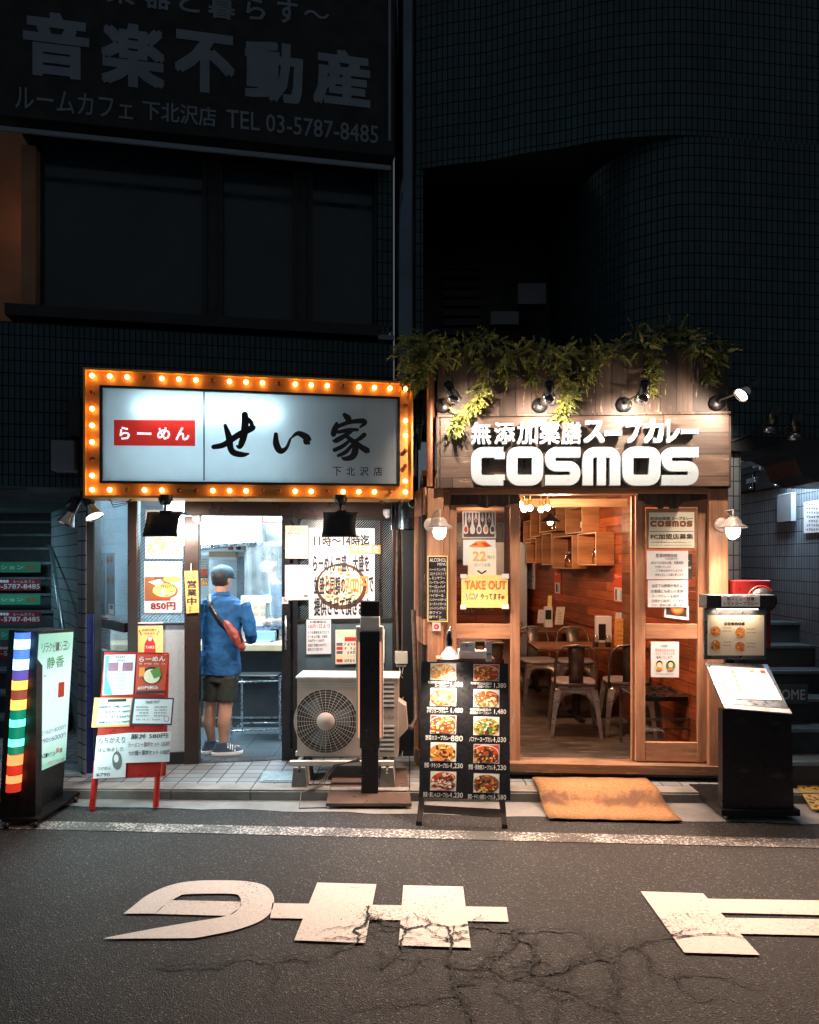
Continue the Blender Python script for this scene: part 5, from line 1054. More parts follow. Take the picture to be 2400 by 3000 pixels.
m.box(SL, 0, ll, 1.05, 1.25, -.03, .02, 'w_rail'); m.box(SL, 0, ll, 2.1, 2.32, -.03, .02, 'w_rail'); m.box(SL, 0, ll, 0, .12, -.03, .02, 'w_rail'); m.box(SL, 0, .05, .12, 2.1, -.03, .018, 'w_post'); m.box(SL, .05, ll, .12, 2.1, -.03, -.01, 'w_fascia'); m.build('side_panel', cs)
def door(x0, x1, gx0, gx1, nm='door'):
    d = cb(nm, [(x0, 1450, gx0, 2234), (gx1, 1450, x1, 2234)], 'w_post', -.075, -.03)
    for y0, y1 in ((1450, 1484), (1829, 1873), (2178, 2234)): m = MB(); m.pbox(C_, gx0, y0, gx1, y1, -.072, -.033, 'w_rail'); m.build('rail', d, bevel=.003)
    m = MB(); m.pbox(C_, gx0, 1484, gx1, 1829, -.055, -.05, 'glass_door'); m.pbox(C_, gx0, 1873, gx1, 2178, -.055, -.05, 'glass_door'); m.build('pane', d); return d
glass('glass_door', (.92, .9, .87), .02, .22)
door(1317, 1525, 1338, 1497); door(1866, 2082, 1894, 2048)
cb('door', [(1480, 1452, 1497, 2233)], 'w_post', -.125, -.085); cb('door_stop', [(1858, 1450, 1865, 2234)], 'w_post', -.12, -.08)
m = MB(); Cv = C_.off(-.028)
for pts in ([(1318, 1447), (1318, 1480), (1395, 1478), (1408, 1486), (1425, 1489), (1440, 1484), (1452, 1481), (1466, 1484), (1480, 1484), (1490, 1478), (1505, 1477), (1520, 1474), (1520, 1447)], [(1866, 1447), (1866, 1466), (1885, 1468), (1895, 1478), (1918, 1480), (1928, 1490), (1942, 1490), (1950, 1478), (1962, 1490), (1985, 1490), (2000, 1470), (2074, 1462), (2074, 1447)]): m = MB(); m.prism([Cv.w(*Cv.px(*p)) for p in pts], Cv.n*.012, 'w_fascia'); m.build('sign_shadow', cs)  # dark boards cut to the shadow of the sign and its letters on the doors
# letters
def thick(m, fr, path, hw, mat, d0, d1, closed=False):
    n = len(path); Ls, Rs = [], []
    for i, p in enumerate(path):
        a = path[(i-1) % n] if closed else path[max(i-1, 0)]; b = path[(i+1) % n] if closed else path[min(i+1, n-1)]
        dx, dy = b[0]-a[0], b[1]-a[1]; l = sqrt(dx*dx+dy*dy) or 1
        hx, hy = hw if isinstance(hw, tuple) else (hw, hw)
        Ls.append((p[0]-dy/l*hx, p[1]+dx/l*hy)); Rs.append((p[0]+dy/l*hx, p[1]-dx/l*hy))
    if closed: Ls.append(Ls[0]); Rs.append(Rs[0])
    W3 = lambda L, d: [fr.w(*fr.px(*q), d) for q in L]
    m.grid([W3(Ls, d1), W3(Rs, d1)], mat, False); m.grid([W3(Ls, d0), W3(Ls, d1)], mat, True); m.grid([W3(Rs, d1), W3(Rs, d0)], mat, True)
    if not closed:
        for k in (0, -1): m.face([fr.w(*fr.px(*Ls[k]), d0), fr.w(*fr.px(*Ls[k]), d1), fr.w(*fr.px(*Rs[k]), d1), fr.w(*fr.px(*Rs[k]), d0)], mat)
def rpath(pts, r):                                     # polyline with rounded corners
    o = []
    for i, p in enumerate(pts):
        if i in (0, len(pts)-1): o.append(p); continue
        a, b = V(pts[i-1]), V(pts[i+1]); q = V(p); u = (a-q).normalized(); v = (b-q).normalized(); rr = min(r, (a-q).length*.5, (b-q).length*.5)
        for t in [k/6 for k in range(7)]: s_ = q+u*rr*(1-t)**2+v*rr*t**2; o.append((s_.x, s_.y))
    return o
sl_ = thing('shop_lettering', 'raised white shop name letters on the wooden sign board', 'letters', C_.w(*C_.px(1700, 1420), .08))
Lf = C_.off(.1); yt, yb = 1313, 1424
def L_(kind, x0, x1, fr=Lf, yt=yt, yb=yb, th=15, mat='enamel', d0=0, d1=.055):
    m = MB(); a, b, t, u = x0+th, x1-th, yt+th*1.0, yb-th*1.0; mid = (t+u)/2; k = th*1.5
    if kind == 'C': thick(m, fr, rpath([(b+th*.7, t), (a, t), (a, u), (b+th*.7, u)], k), th, mat, d0, d1); m2 = None; thick(m, fr, [(b, t-th*.0), (b, t+th*1.3)], th, mat, d0, d1-.0006); thick(m, fr, [(b, u-th*1.1), (b, u)], th, mat, d0, d1-.0006)
    if kind == 'O':
        p = rpath([((a+b)/2, t), (b, t), (b, u), (a, u), (a, t), ((a+b)/2, t)], k)[:-1]; thick(m, fr, p, th*1.05, mat, d0, d1, True)
    if kind == 'S': thick(m, fr, rpath([(b+th, t), (a, t), (a, mid), (b, mid), (b, u), (a-th, u)], k), th, mat, d0, d1)
    if kind == 'M':
        thick(m, fr, rpath([(a, yb), (a, t), (b, t), (b, yb)], k), th*1.0, mat, d0, d1); c = (a+b)/2; thick(m, fr, [(c, t), (c, yb)], th*.85, mat, d0, d1-.0006)
    return m
for kd, x0, x1 in (('C', 1380, 1478), ('O', 1484, 1588), ('S', 1595, 1697), ('M', 1704, 1813), ('O', 1820, 1929), ('S', 1933, 2040)):
    L_(kd, x0, x1).build('letter', sl_)
xs = [1380, 1447, 1514, 1579, 1644, 1708, 1768, 1830, 1882, 1950, 1990]; xe = [1438, 1507, 1573, 1637, 1700, 1768, 1818, 1876, 1940, 1986, 2040]
ys = [(1240, 1304)]*5+[(1234, 1300), (1264, 1280), (1232, 1300), (1230, 1300), (1232, 1300), (1260, 1275)]
for ch, x0, x1, (y0, y1) in zip('無添加薬膳スープカレー', xs, xe, ys):
    m = MB(); m.text(Lf, ch, x0, y0, x1, y1, 'enamel', 0, .026 if x0 < 1700 else .05, .05)
    m.build('letter', sl_)
m = MB(); m.pbox(Lf, 1395, 1320, 1400, 1420, -.03, 0, 'black'); 
for x in (1430, 1536, 1640, 1755, 1873, 1990): m.pbox(Lf, x-3, 1330, x+3, 1420, -.026, 0, 'black')
m.build('standoff', sl_)
# spotlights above the board
def fasc_spot(bx_, by, hx, hy, tx, ty, lab, on=True, Yh=5.24, dirx=0):
    t = thing('wall_spotlight', lab, 'spotlight', P(hx, hy, Yh)); b0 = C_.w(*C_.px(bx_, by), .032)
    m = MB(); m.lathe(b0, [(0, 0), (.06, 0), (.06, .02), (.045, .035), (0, .035)], 'black', axis=C_.n, seg=24); m.build('mount', t)
    h = P(hx, hy, Yh); tgt = P(tx, ty, 5.72 if tx < 1900 else 5.12); ax = (tgt-h).normalized()
    m = MB(); m.tube([b0+C_.n*.03, b0+C_.n*.09+V((0, 0, .01)), h+V((0, .03, .0))], .009, 'steel_d'); m.tube([h+V((.03, 0, -.02)), h-ax*.09+V((.03, 0, .05)), h-ax*.1+V((-.01, 0, .05))], .004, 'black'); m.build('arm', t)
    m = MB(); m.lathe(h, [(0, -.085), (.03, -.085), (.032, -.02), (.03, 0)], 'black', axis=ax); m.build('housing', t)
    m = MB(); m.lathe(h, [(.03, 0), (.046, .02), (.05, .045), (.058, .075), (.054, .075), (.03, .01)], 'chrome', axis=ax, seg=26); m.build('reflector', t)
    if on:
        m = MB(); m.lathe(h, [(0, .062), (.048, .062)], 'spot_hot', axis=ax, seg=20); m.build('lens', t)
    return h+ax*.08, tgt, t
emis('spot_hot', (1, .85, .68), 18); emis('clip_glow', (1, .8, .6), 5)
WARM = (1, .7, .52)
for i, (a, lab) in enumerate(zip(((1300, 1192, 1322, 1150, 1400, 1330), (1580, 1192, 1608, 1150, 1600, 1340), (1825, 1190, 1885, 1148, 1850, 1340), (2095, 1185, 2190, 1140, 1990, 1330)),
    ('black spotlight on the fascia, leftmost of four, half behind trailing leaves', 'black spotlight on the fascia above the second letter, beside the longest vine', 'black spotlight on the fascia with a long arm, third of four from the left', 'black spotlight at the right end of the fascia, its bright reflector turned left'))):
    p, q, t = fasc_spot(*a, lab)
    spot('spot_light', p, 40, (1, .78, .6), q if i < 3 else q+V((0, .6, 0)), 140, .7, .025, t); point('spill_light', p+V((0, .0, .02)), 1.8, (1, .74, .52), .04, t)
# wall lanterns
def lantern(px, py, lab, Y=5.42, side=1):
    t = thing('wall_lantern', lab, 'lantern', P(px, py, Y)); c = P(px, py, Y); b0 = C_.w(*C_.px(px-28*side, py-8), .03)
    m = MB(); m.lathe(b0, [(0, 0), (.055, 0), (.055, .012), (.03, .03), (0, .03)], 'lamp_white', axis=C_.n, seg=22); m.build('mount', t)
    m = MB(); m.tube([b0, b0+V((0, -.08, .0)), b0+V((.01*side, -.15, .05)), c+V((-.03*side, .03, .13)), c+V((0, 0, .135)), c+V((0, 0, .07))], .008, 'lamp_white', seg=8); m.build('arm', t)
    m = MB(); m.lathe(c, [(0, .085), (.03, .08), (.055, .055), (.062, .03), (.095, .012), (.105, -.002), (.095, .004), (.05, .02)], 'lamp_white', seg=28); m.build('lamp_shade', t)
    m = MB(); m.lathe(c, [(.05, .015), (.052, -.03), (.043, -.065), (.022, -.085), (0, -.09)], 'globe_warm', seg=20); m.build('globe', t)
    m = MB(); 
    for z, r in ((-.015, .056), (-.06, .048)): m.tube([c+V((r*cos(k*pi/10), r*sin(k*pi/10), z)) for k in range(20)], .003, 'steel_d', seg=5, closed=True)
    for k in range(4): a = k*pi/2+.5; m.tube([c+V((.056*cos(a), .056*sin(a), .01)), c+V((.055*cos(a), .055*sin(a), -.035)), c+V((.035*cos(a), .035*sin(a), -.08)), c+V((0, 0, -.094))], .003, 'steel_d', seg=5)
    m.build('cage', t); spot('lantern_light', c+V((0, 0, -.1)), 250 if px < 1700 else 400, WARM, c+V((.35 if px < 1700 else -.2, -.72, -1)), 150, .8, .16, t); point('globe_light', c+V((0, -.07, -.05)), 6, WARM, .05, t)
lantern(1288, 1546, 'round caged lantern on the left wooden post above the alcohol board', side=.9); lantern(2148, 1546, 'round caged lantern on the right wooden post, lighting the white tiled pillar', side=1.4)
m = MB(); a = C_.w(*C_.px(1262, 1425), -.02); b = C_.w(*C_.px(1262, 1075), -.02); m.tube([a, b], .033, 'copper', seg=14); tg(m.build('drainpipe'), 'reddish brown pipe at the left end of the wooden sign board', 'pipe')
# ---------------- door notices
Cd = C_.off(-.026)
m = MB(); m.pbox(Cd, 1355, 1498, 1453, 1577, 0, .006, 'paper_pink'); f2 = Cd.off(.007); m.quad(f2, 1359, 1502, 1449, 1573, 'stand_brown', 0)
for k in range(5): x = 1365+19.5*k; m.ppoly(f2, [(x-1.5, 1502), (x+1.5, 1502), (x+3, 1535), (x+8, 1550), (x+6, 1562), (x, 1565), (x-6, 1562), (x-8, 1550), (x-3, 1535)], 'paper', .001); m.ppoly(f2, [(x+5*cos(t), 1551+9*sin(t)) for t in [j*pi/5 for j in range(10)]], ('f_red', 'f_cream', 'inkgrey', 'f_org', 'stand_brown')[k], .002)
for k in range(4): x = 1375+19.5*k; m.ppoly(f2, [(x-1, 1502), (x+1, 1502), (x+5, 1522), (x, 1531), (x-5, 1522)], 'paper_pink', .001); m.ppoly(f2, [(x+3*cos(t), 1523+5*sin(t)) for t in [j*pi/4 for j in range(8)]], ('f_org', 'f_red', 'f_cream', 'inkpurple')[k], .002)
tg(m.build('spoon_picture'), 'framed picture of spoons holding spices in the left door window', 'picture')
m = MB(); m.pbox(Cd, 1357, 1581, 1452, 1656, 0, .003, 'paper'); f2 = Cd.off(.004); m.ppoly(f2, [(1372, 1602), (1395, 1586), (1420, 1584), (1442, 1600), (1420, 1604)], 'f_org', 0); m.ppoly(f2, [(1380, 1598), (1396, 1590), (1400, 1596)], 'f_red', .001); m.ppoly(f2, [(1410, 1592), (1422, 1588), (1438, 1600), (1424, 1602)], 'f_red', .001)
tg(m.build('dish_poster'), 'pale dish poster behind the handwritten 22 sheet on the left door', 'poster')
m = MB(); m.pbox(C_.off(-.02), 1371, 1606, 1454, 1695, 0, .003, 'paper_cream'); f2 = C_.off(-.016); m.text(f2, '22', 1385, 1615, 1425, 1643, 'paper_org', 0, .03); m.text(f2, '時より', 1429, 1627, 1449, 1637, 'inkgrey'); m.text(f2, '空いてる席', 1390, 1650, 1437, 1660, 'inkteal'); m.ppoly(f2, [(1398, 1673), (1411, 1683), (1426, 1674), (1424, 1670), (1411, 1678), (1401, 1670)], 'ink')
tg(m.build('handwritten_sheet'), 'white handwritten sheet with a big 22 on the left door', 'notice')
m = MB(); Cy = C_.off(-.014); m.pbox(Cy, 1352, 1685, 1488, 1780, 0, .003, 'paper_yel'); f2 = Cy.off(.004)
m.text(f2, 'TAKE OUT', 1362, 1701, 1484, 1727, 'inkred', 0, .05); m.text(f2, 'TAKE OUT', 1363.5, 1702.5, 1482.5, 1725.5, 'inkor', .001, .02)
m.text(f2, 'やってます', 1408, 1738, 1468, 1757, 'ink', 0, .012); m.ppoly(f2, [(1383+9*cos(t), 1746+10*sin(t)) for t in [j*pi/8 for j in range(16)]], 'ink', 0); m.ppoly(f2, [(1383+8*cos(t), 1746+9*sin(t)) for t in [j*pi/8 for j in range(16)]], 'paper_yel', .001)
m.quad(f2, 1379, 1740, 1381, 1744, 'ink', .002); m.quad(f2, 1385, 1740, 1387, 1744, 'ink', .002); m.ppoly(f2, [(1378, 1749), (1383, 1753), (1388, 1749), (1383, 1755)], 'ink', .002)
m.ppoly(f2, [(1363, 1737), (1368, 1740), (1373, 1759), (1369, 1758)], 'inkteal', 0); m.ppoly(f2, [(1398, 1735), (1401, 1742), (1394, 1758), (1390, 1758)], 'inkteal', 0); m.ppoly(f2, [(1473+7*cos(t)*(1 if j % 2 else .5), 1750+8*sin(t)*(1 if j % 2 else .5)) for j, t in enumerate([j*pi/5 for j in range(10)])], 'f_red', 0)
for r in ((1349, 1682, 1368, 1694), (1470, 1681, 1491, 1695), (1470, 1770, 1491, 1784), (1349, 1772, 1366, 1785)): m.quad(f2, *r, 'paper', .0015)
tg(m.build('takeout_sign'), 'yellow handmade TAKE OUT sign taped on the left door window', 'sign')
m = MB(); Ci = C_.off(-.062); m.text(Ci, 'カレー', 1362, 1772, 1410, 1794, 'paper_pink', 0, -.005); m.text(Ci, '中休', 1418, 1772, 1448, 1790, 'paper_pink', 0, -.005); tg(m.build('window_lettering'), 'brushed white characters on the glass under the TAKE OUT sign', 'letters')
m = MB(); Cp = C_.off(.032); m.pbox(Cp, 1253, 1628, 1312, 1821, 0, .01, 'paper_yel'); f2 = Cp.off(.0112); m.quad(f2, 1255.5, 1631, 1309.5, 1818, 'black', 0)
m.text(f2, 'ALCOHOL', 1259, 1635, 1308, 1646, 'chalk', .001, .01); m.text(f2, 'MENU', 1282, 1649, 1308, 1657, 'chalk', .001)
for k, s_ in enumerate(('ハートランド生', 'コロナエキストラ', 'レモンサワー', 'グレープフルーツサワー', 'ウーロンハイ', 'ジャスミンハイ', 'ハイボール', 'ジンジャーハイボール', 'コークハイボール', 'スパークリングワイン', '赤ワイン', '白ワイン')):
    m.text(f2, s_, 1258, 1664+12.6*k, (1306, 1308, 1304, 1306, 1304, 1304, 1300, 1308, 1308, 1308, 1294, 1293)[k], 1673+12.6*k, 'chalk', .001, .006)
m.scrib(f2, 1286, 1813, 1306, 1816, 'chalk', .001, 3)
tg(m.build('alcohol_board'), 'narrow yellow edged blackboard headed ALCOHOL MENU on the left post', 'menu board')
m = MB(); m.pbox(Cp, 1267, 1824, 1291, 1848, 0, .012, 'paper_pink'); m.ppoly(Cp.off(.013), [(1279+8*cos(t), 1836+8*sin(t)) for t in [j*pi/8 for j in range(16)]], 'inkred'); m.scrib(Cp.off(.014), 1274, 1832, 1285, 1840, 'paper_pink', 0, 3); tg(m.build('sticker'), 'square red and white emblem sticker under the alcohol board', 'sticker')
m = MB(); m.pbox(Cd, 1893, 1490, 2040, 1608, -.001, .012, 'w_sign'); o = m.build('notice_board'); m = MB(); f2 = Cd.off(.013); m.pbox(f2, 1901, 1501, 2034, 1605, 0, .003, 'paper_cream'); f3 = f2.off(.004)
m.text(f3, '無添加薬膳', 1905, 1514, 1964, 1524, 'inkgrey', 0, .02); m.text(f3, 'スープカレー', 1968, 1514, 2030, 1523, 'ink', 0, .04)
for kd, x0, x1 in (('C', 1906, 1924), ('O', 1927, 1946), ('S', 1949, 1967), ('M', 1970, 1989), ('O', 1992, 2010), ('S', 2012, 2029)):
    q = L_(kd, x0, x1, f3, 1526, 1543, 2.7, 'f_brn', 0, .001); m.v += [v for v in q.v]; i = len(m.v)-len(q.v); k = m.mi('f_brn'); m.f += [tuple(x+i for x in f) for f in q.f]; m.m += [k]*len(q.f); m.sm += q.sm
m.quad(f3, 1903, 1556, 2032, 1557.5, 'ink'); m.text(f3, 'FC加盟店募集', 1907, 1564, 2031, 1580, 'ink', 0, .025); m.scrib(f3, 1906, 1587, 2025, 1591, 'inkgrey', 0, 3); m.scrib(f3, 1906, 1596, 2030, 1599, 'inkgrey', 0, 4); m.build('paper', o)
tg(o, 'wooden board with a cream franchise notice on the right sliding door', 'notice board')
m = MB(); m.pbox(Cd, 2010, 1623, 2028, 1697, 0, .002, 'f_drk'); m.scrib(Cd.off(.003), 2015, 1640, 2025, 1646, 'chalk'); m.scrib(Cd.off(.003), 2014, 1660, 2026, 1666, 'chalk'); tg(m.build('black_card'), 'black speckled card peeping out behind the white sheet on the right door', 'card')
def hsheet(x0, y0, x1, y1, lines, lab, d=-.02, paper='paper'):
    m = MB(); fr = C_.off(d); m.pbox(fr, x0, y0, x1, y1, 0, .002, paper)
    for (s_, a, b, c, e) in lines: m.text(fr.off(.003), s_, a, b, c, e, 'ink', 0, .002)
    return tg(m.build('handwritten_sheet'), lab, 'notice')
hsheet(1895, 1614, 2016, 1697, [('営業時間短縮', 1922, 1622, 1984, 1633), ('のお知らせ', 1950, 1634, 1986, 1640), ('4月からは当分の間、営業時間', 1907, 1644, 2002, 1653), ('を変更いたします', 1920, 1657, 1966, 1664), ('ご不便をおかけしますが', 1922, 1668, 2000, 1675), ('何卒よろしくお願い致します', 1920, 1680, 2002, 1688)], 'white handwritten opening hours sheet, upper one on the right door', -.018)
hsheet(1898, 1700, 2016, 1779, [('当店では野菜が苦手な', 1910, 1711, 2000, 1721), ('お客様にも安心の薬膳', 1908, 1727, 2002, 1737), ('スープカレーを提供', 1910, 1742, 1990, 1751), ('日頃から販売しています', 1910, 1756, 2004, 1765), ('ぜひご賞味お願い致します', 1908, 1769, 2006, 1777)], 'white handwritten sheet just below the opening hours sheet on the right door', -.02)
m = MB(); m.prism([Cd.w(*Cd.px(*p)) for p in [(1946, 1808), (2018, 1817), (2018, 1776), (1948, 1776)]], Cd.n*.003, 'paper'); f2 = Cd.off(.004); m.ppoly(f2, [(1952, 1800), (2012, 1807), (2012, 1779), (1952, 1779)], 'f_drk'); m.ppoly(f2, [(1985+20*cos(t), 1781+abs(20*sin(t))) for t in [j*pi/12 for j in range(13)]], 'f_red', .001); m.ppoly(f2, [(1985+15*cos(t), 1782+abs(14*sin(t))) for t in [j*pi/12 for j in range(13)]], 'f_org', .0015)
tg(m.build('dish_photo'), 'slightly crooked photo of a red curry bowl below the sheets on the right door', 'photo')
m = MB(); m.pbox(Cd, 1907, 1880, 1989, 1984, 0, .003, 'paper'); f2 = Cd.off(.004); m.text(f2, 'お客様へ', 1936, 1889, 1962, 1896, 'ink'); m.text(f2, '感染拡大防止のため', 1920, 1900, 1978, 1909, 'inkred'); m.text(f2, 'スタッフがマスクを', 1920, 1911, 1977, 1919, 'ink'); m.text(f2, '着用いたします。', 1923, 1921, 1972, 1930, 'ink'); m.scrib(f2, 1921, 1973, 1978, 1976, 'inkgrey')
for x in (1932, 1965):
    m.ppoly(f2, [(x+14*cos(t), 1950+15*sin(t)) for t in [j*pi/10 for j in range(20)]], 'f_grn' if x > 1940 else 'paper_yel'); m.ppoly(f2, [(x+9*cos(t), 1944+9*sin(t)) for t in [j*pi/8 for j in range(16)]], 'ink', .001); m.ppoly(f2, [(x+7*cos(t), 1947+7*sin(t)) for t in [j*pi/8 for j in range(16)]], 'f_cream', .0015); m.ppoly(f2, [(x-6, 1949), (x+6, 1949), (x+5, 1955), (x-5, 1955)], 'paper', .002); m.ppoly(f2, [(x-9, 1964), (x-6, 1956), (x+6, 1956), (x+9, 1964)], 'f_org', .0016)
tg(m.build('mask_notice'), 'white notice with two drawn masked faces in the lower right door pane', 'notice')
# ---------------- interior
ZF, ZC2 = .12, 2.42
fy = lambda X: 5.76-.06*X
xw = lambda Y: 2.38-.115*(Y-5.8)
m = MB(); m.face([(.2, 5.78, ZF), (2.40, 5.68, ZF), (xw(11), 11, ZF), (.2, 11, ZF)], 'w_floor'); m.build('floor', cs)
m = MB(); RW = Fr((xw(11), 11, 0), (.115, -1, 0), (0, 0, 1)); m.box(RW, 0, 5.27, ZF, ZC2, -.1, 0, 'w_wall'); m.build('interior_wall', cs)
m = MB(); m.wbox(.1, 2.0, 11, 11.1, ZF, ZC2, 'w_wall'); m.wbox(.1, .2, 5.85, 11, ZF, ZC2, 'w_fascia'); m.build('rear_wall', cs)
m = MB(); m.wbox(.1, 2.5, 5.9, 11.1, ZC2, ZC2+.05, 'w_pale'); m.build('ceiling', cs)
m = MB(); m.prism([(.3, 7.2, 2.27), (.3, 7.2, 2.35), (.3, 7.28, 2.35), (.3, 7.28, 2.27)], (xw(7.2)-.32, 0, 0), 'w_pale'); m.build('beam', cs)
a_, _ = RW.px(1830, 1700); a2_, _ = RW.px(1856, 1700)
m = MB(); m.box(RW, a_, a2_, ZF, ZC2, 0, .03, 'w_table'); m.build('wall_post', cs)
a3_, _ = RW.px(1540, 1750); m = MB(); m.box(RW, 0, a_-.01, .98, 1.05, 0, .02, 'w_wall'); m.build('wall_rail', cs)
m = MB(); m.wbox(.25, 1.42, 9.7, 10.4, ZF, 1.15, 'w_wall'); m.wbox(1.0, 1.72, 10.5, 10.9, ZF, 2.0, 'steel_s'); m.wbox(.3, 1.6, 10.6, 10.9, 1.75, 2.3, 'black'); o = m.build('kitchen_unit', cs)
def shelf(x0, x1, y0, y1, lab, items):
    f = RW.off(.2); s0, _ = f.px(x0, (y0+y1)/2); s1, _ = f.px(x1, (y0+y1)/2); _, z0 = f.px((x0+x1)/2, y1); _, z1 = f.px((x0+x1)/2, y0); t = .014
    m = MB(); m.box(RW, s0, s1, z0, z0+t, .198, .204, 'w_pale'); m.box(RW, s0, s1, z1-t, z1, .198, .204, 'w_pale'); m.box(RW, s0, s0+t, z0+t, z1-t, .198, .204, 'w_pale'); m.box(RW, s1-t, s1, z0+t, z1-t, .198, .204, 'w_pale'); m.box(RW, s0, s1, z0, z0+t, 0, .2, 'w_box'); m.box(RW, s0, s1, z1-t, z1, 0, .2, 'w_box'); m.box(RW, s0, s0+t, z0+t, z1-t, 0, .2, 'w_box'); m.box(RW, s1-t, s1, z0+t, z1-t, 0, .2, 'w_box'); m.box(RW, s0+t, s1-t, z0+t, z1-t, 0.002, .008, 'w_wall')
    tg(m.build('wall_shelf', bevel=.002), lab, 'shelf')
    for k, (kind, u, l2) in enumerate(items): item(kind, RW.w(s0+(s1-s0)*u, z0+t, .1), l2)
glass('jar_glass', (.8, .8, .78), .05, .5); plain('bottle_dark', (.02, .03, .015), .1, 0, .1); plain('bottle_white', (.6, .55, .5), .3); plain('gold', (.6, .4, .15), .3, .9)
def item(kind, c, lab):
    m = MB()
    if kind == 'bottle': m.lathe(c, [(0, 0), (.036, 0), (.036, .17), (.013, .22), (.013, .28), (0, .28)], 'bottle_dark', seg=14); m.lathe(c, [(.037, .05), (.037, .12)], 'paper_cream', seg=14); m.lathe(c, [(.0145, .24), (.0145, .285), (0, .286)], 'gold', seg=12)
    if kind == 'white': m.lathe(c, [(0, 0), (.034, 0), (.034, .14), (.014, .18), (.014, .22), (0, .22)], 'bottle_white', seg=14)
    if kind == 'jar': m.lathe(c, [(0, 0), (.05, 0), (.055, .02), (.055, .12), (.04, .15), (.04, .17), (0, .17)], 'jar_glass', seg=16); m.lathe(c, [(0, .005), (.045, .005), (.045, .07), (0, .07)], 'f_org', seg=14); m.lathe(c, [(0, .171), (.043, .171), (.043, .19), (0, .2)], 'steel', seg=14)
    tg(m.build('bottle' if kind != 'jar' else 'jar'), lab, 'bottle' if kind != 'jar' else 'jar')
shelf(1693, 1747, 1561, 1656, 'wooden box shelf nearest to the door, lower row', [('jar', .6, 'glass jar with a metal lid in the nearest lower box shelf')])
shelf(1620, 1677, 1570, 1666, 'wooden box shelf in the lower row, second from the door', [('jar', .45, 'glass jar in the second lower box shelf'), ('white', .8, 'pale bottle beside the jar in the second lower box shelf')])
shelf(1588, 1616, 1562, 1655, 'wooden box shelf in the lower row, third from the door', [('bottle', .5, 'dark wine bottle alone in the third lower box shelf')])
shelf(1543, 1571, 1577, 1650, 'wooden box shelf in the lower row, farthest from the door', [('white', .6, 'pale bottle in the farthest lower box shelf')])
shelf(1657, 1706, 1486, 1563, 'wooden box shelf in the upper row, nearest to the door', [('white', .85, 'white bottle in the nearest upper box shelf'), ('bottle', .6, 'dark bottle in the nearest upper box shelf')])
shelf(1583, 1630, 1488, 1558, 'wooden box shelf in the upper row behind the pendant lamp', [('jar', .5, 'glass jar in the upper box shelf behind the pendant lamp')])
shelf(1555, 1582, 1492, 1573, 'wooden box shelf in the upper row, second from the far end', [('bottle', .6, 'dark bottle in the upper box shelf second from the far end')])
shelf(1534, 1554, 1526, 1592, 'wooden box shelf at the far end of the upper row', [])
def wp(x0, y0, x1, y1, mat, lab, kind):
    f = RW.off(.005); m = MB(); m.quad(f, x0, y0, x1, y1, mat, .002); 
    if kind == 'w': 
        for k, (a, b) in enumerate(((.1, .3), (.1, .3), (.2, .95), (.05, .95))): m.scrib(f, x0+(x1-x0)*a, y0+10+13*k, x0+(x1-x0)*b, y0+16+13*k, 'ink', .003, k)
    else:
        m.text(f, 'カレー', x0+3, y0+5, x1-3, y0+15, 'paper', .003); m.quad(f, x0+3, y0+(y1-y0)*.5, x1-3, y1-4, 'paper_pink', .003); m.quad(f, x0+6, y0+(y1-y0)*.55, x0+10, y1-8, 'ink', .004); m.quad(f, x1-9, y0+(y1-y0)*.6, x1-6, y1-6, 'inkteal', .004)
    o = m.build('wall_poster'); q = o.modifiers.new('s', 'SOLIDIFY'); q.thickness = .002; tg(o, lab, 'poster')
wp(1543, 1650, 1568, 1725, 'paper', 'white price sheet on the planked wall at the far left of the interior', 'w'); wp(1624, 1672, 1644, 1742, 'f_red', 'narrow red poster on the planked wall under the box shelves', 'r'); wp(1798, 1678, 1828, 1765, 'f_red', 'wider red poster on the planked wall near the right door', 'r')
# ceiling bulbs and pendant
cl_ = thing('ceiling_fixture', 'brass ceiling fixture with a cluster of bare glowing bulbs', 'ceiling light', (1.25, 7.0, 2.3)); m = MB(); c0 = P(1568, 1470, 6.9); m.lathe(V((c0.x, c0.y, 2.4)), [(0, .02), (.07, .02), (.07, -.01), (0, -.02)], 'gold', seg=18)
for px_, py_ in ((1536, 1492), (1553, 1489), (1585, 1493), (1604, 1488), (1526, 1478)): c = P(px_, py_, 6.9); m.tube([V((c0.x, c0.y, 2.39)), V((c.x, c.y, 2.36)), V((c.x, c.y, c.z+.05))], .006, 'gold', seg=6); m.lathe(c+V((0, 0, .03)), [(.028, 0), (.02, .05), (0, .06)], 'gold', seg=12)
m.build('frame', cl_)
for px_, py_ in ((1536, 1492), (1553, 1489), (1585, 1493), (1604, 1488), (1526, 1478)): m = MB(); m.ball(P(px_, py_, 6.9), .028, 'bulb_warm', seg=12); m.build('bulb', cl_)
point('fixture_light', V((c0.x+.1, 6.4, 2.16)), 58, (1, .6, .36), .1, cl_)
pd = thing('pendant_lamp', 'black cone pendant lamp hanging before the upper box shelves', 'pendant lamp', P(1612, 1520, 7.6)); c = P(1612, 1528, 7.6)
m = MB(); m.tube([c+V((0, 0, .08)), V((c.x, c.y, ZC2))], .004, 'black'); m.build('cord', pd); m = MB(); m.lathe(c, [(.02, .085), (.03, .06), (.11, -.0), (.113, -.006), (.105, -.002), (.02, .05)], 'black_m', seg=24); m.build('lamp_shade', pd); m = MB(); m.ball(c+V((0, 0, -.012)), .03, 'pendant_bulb'); m.build('bulb', pd)
point('pendant_light', c+V((0, 0, -.07)), 13, (1, .62, .38), .03, pd)
point('rear_light', V((.9, 9.6, 2.1)), 14, (1, .62, .38), .1, cs)
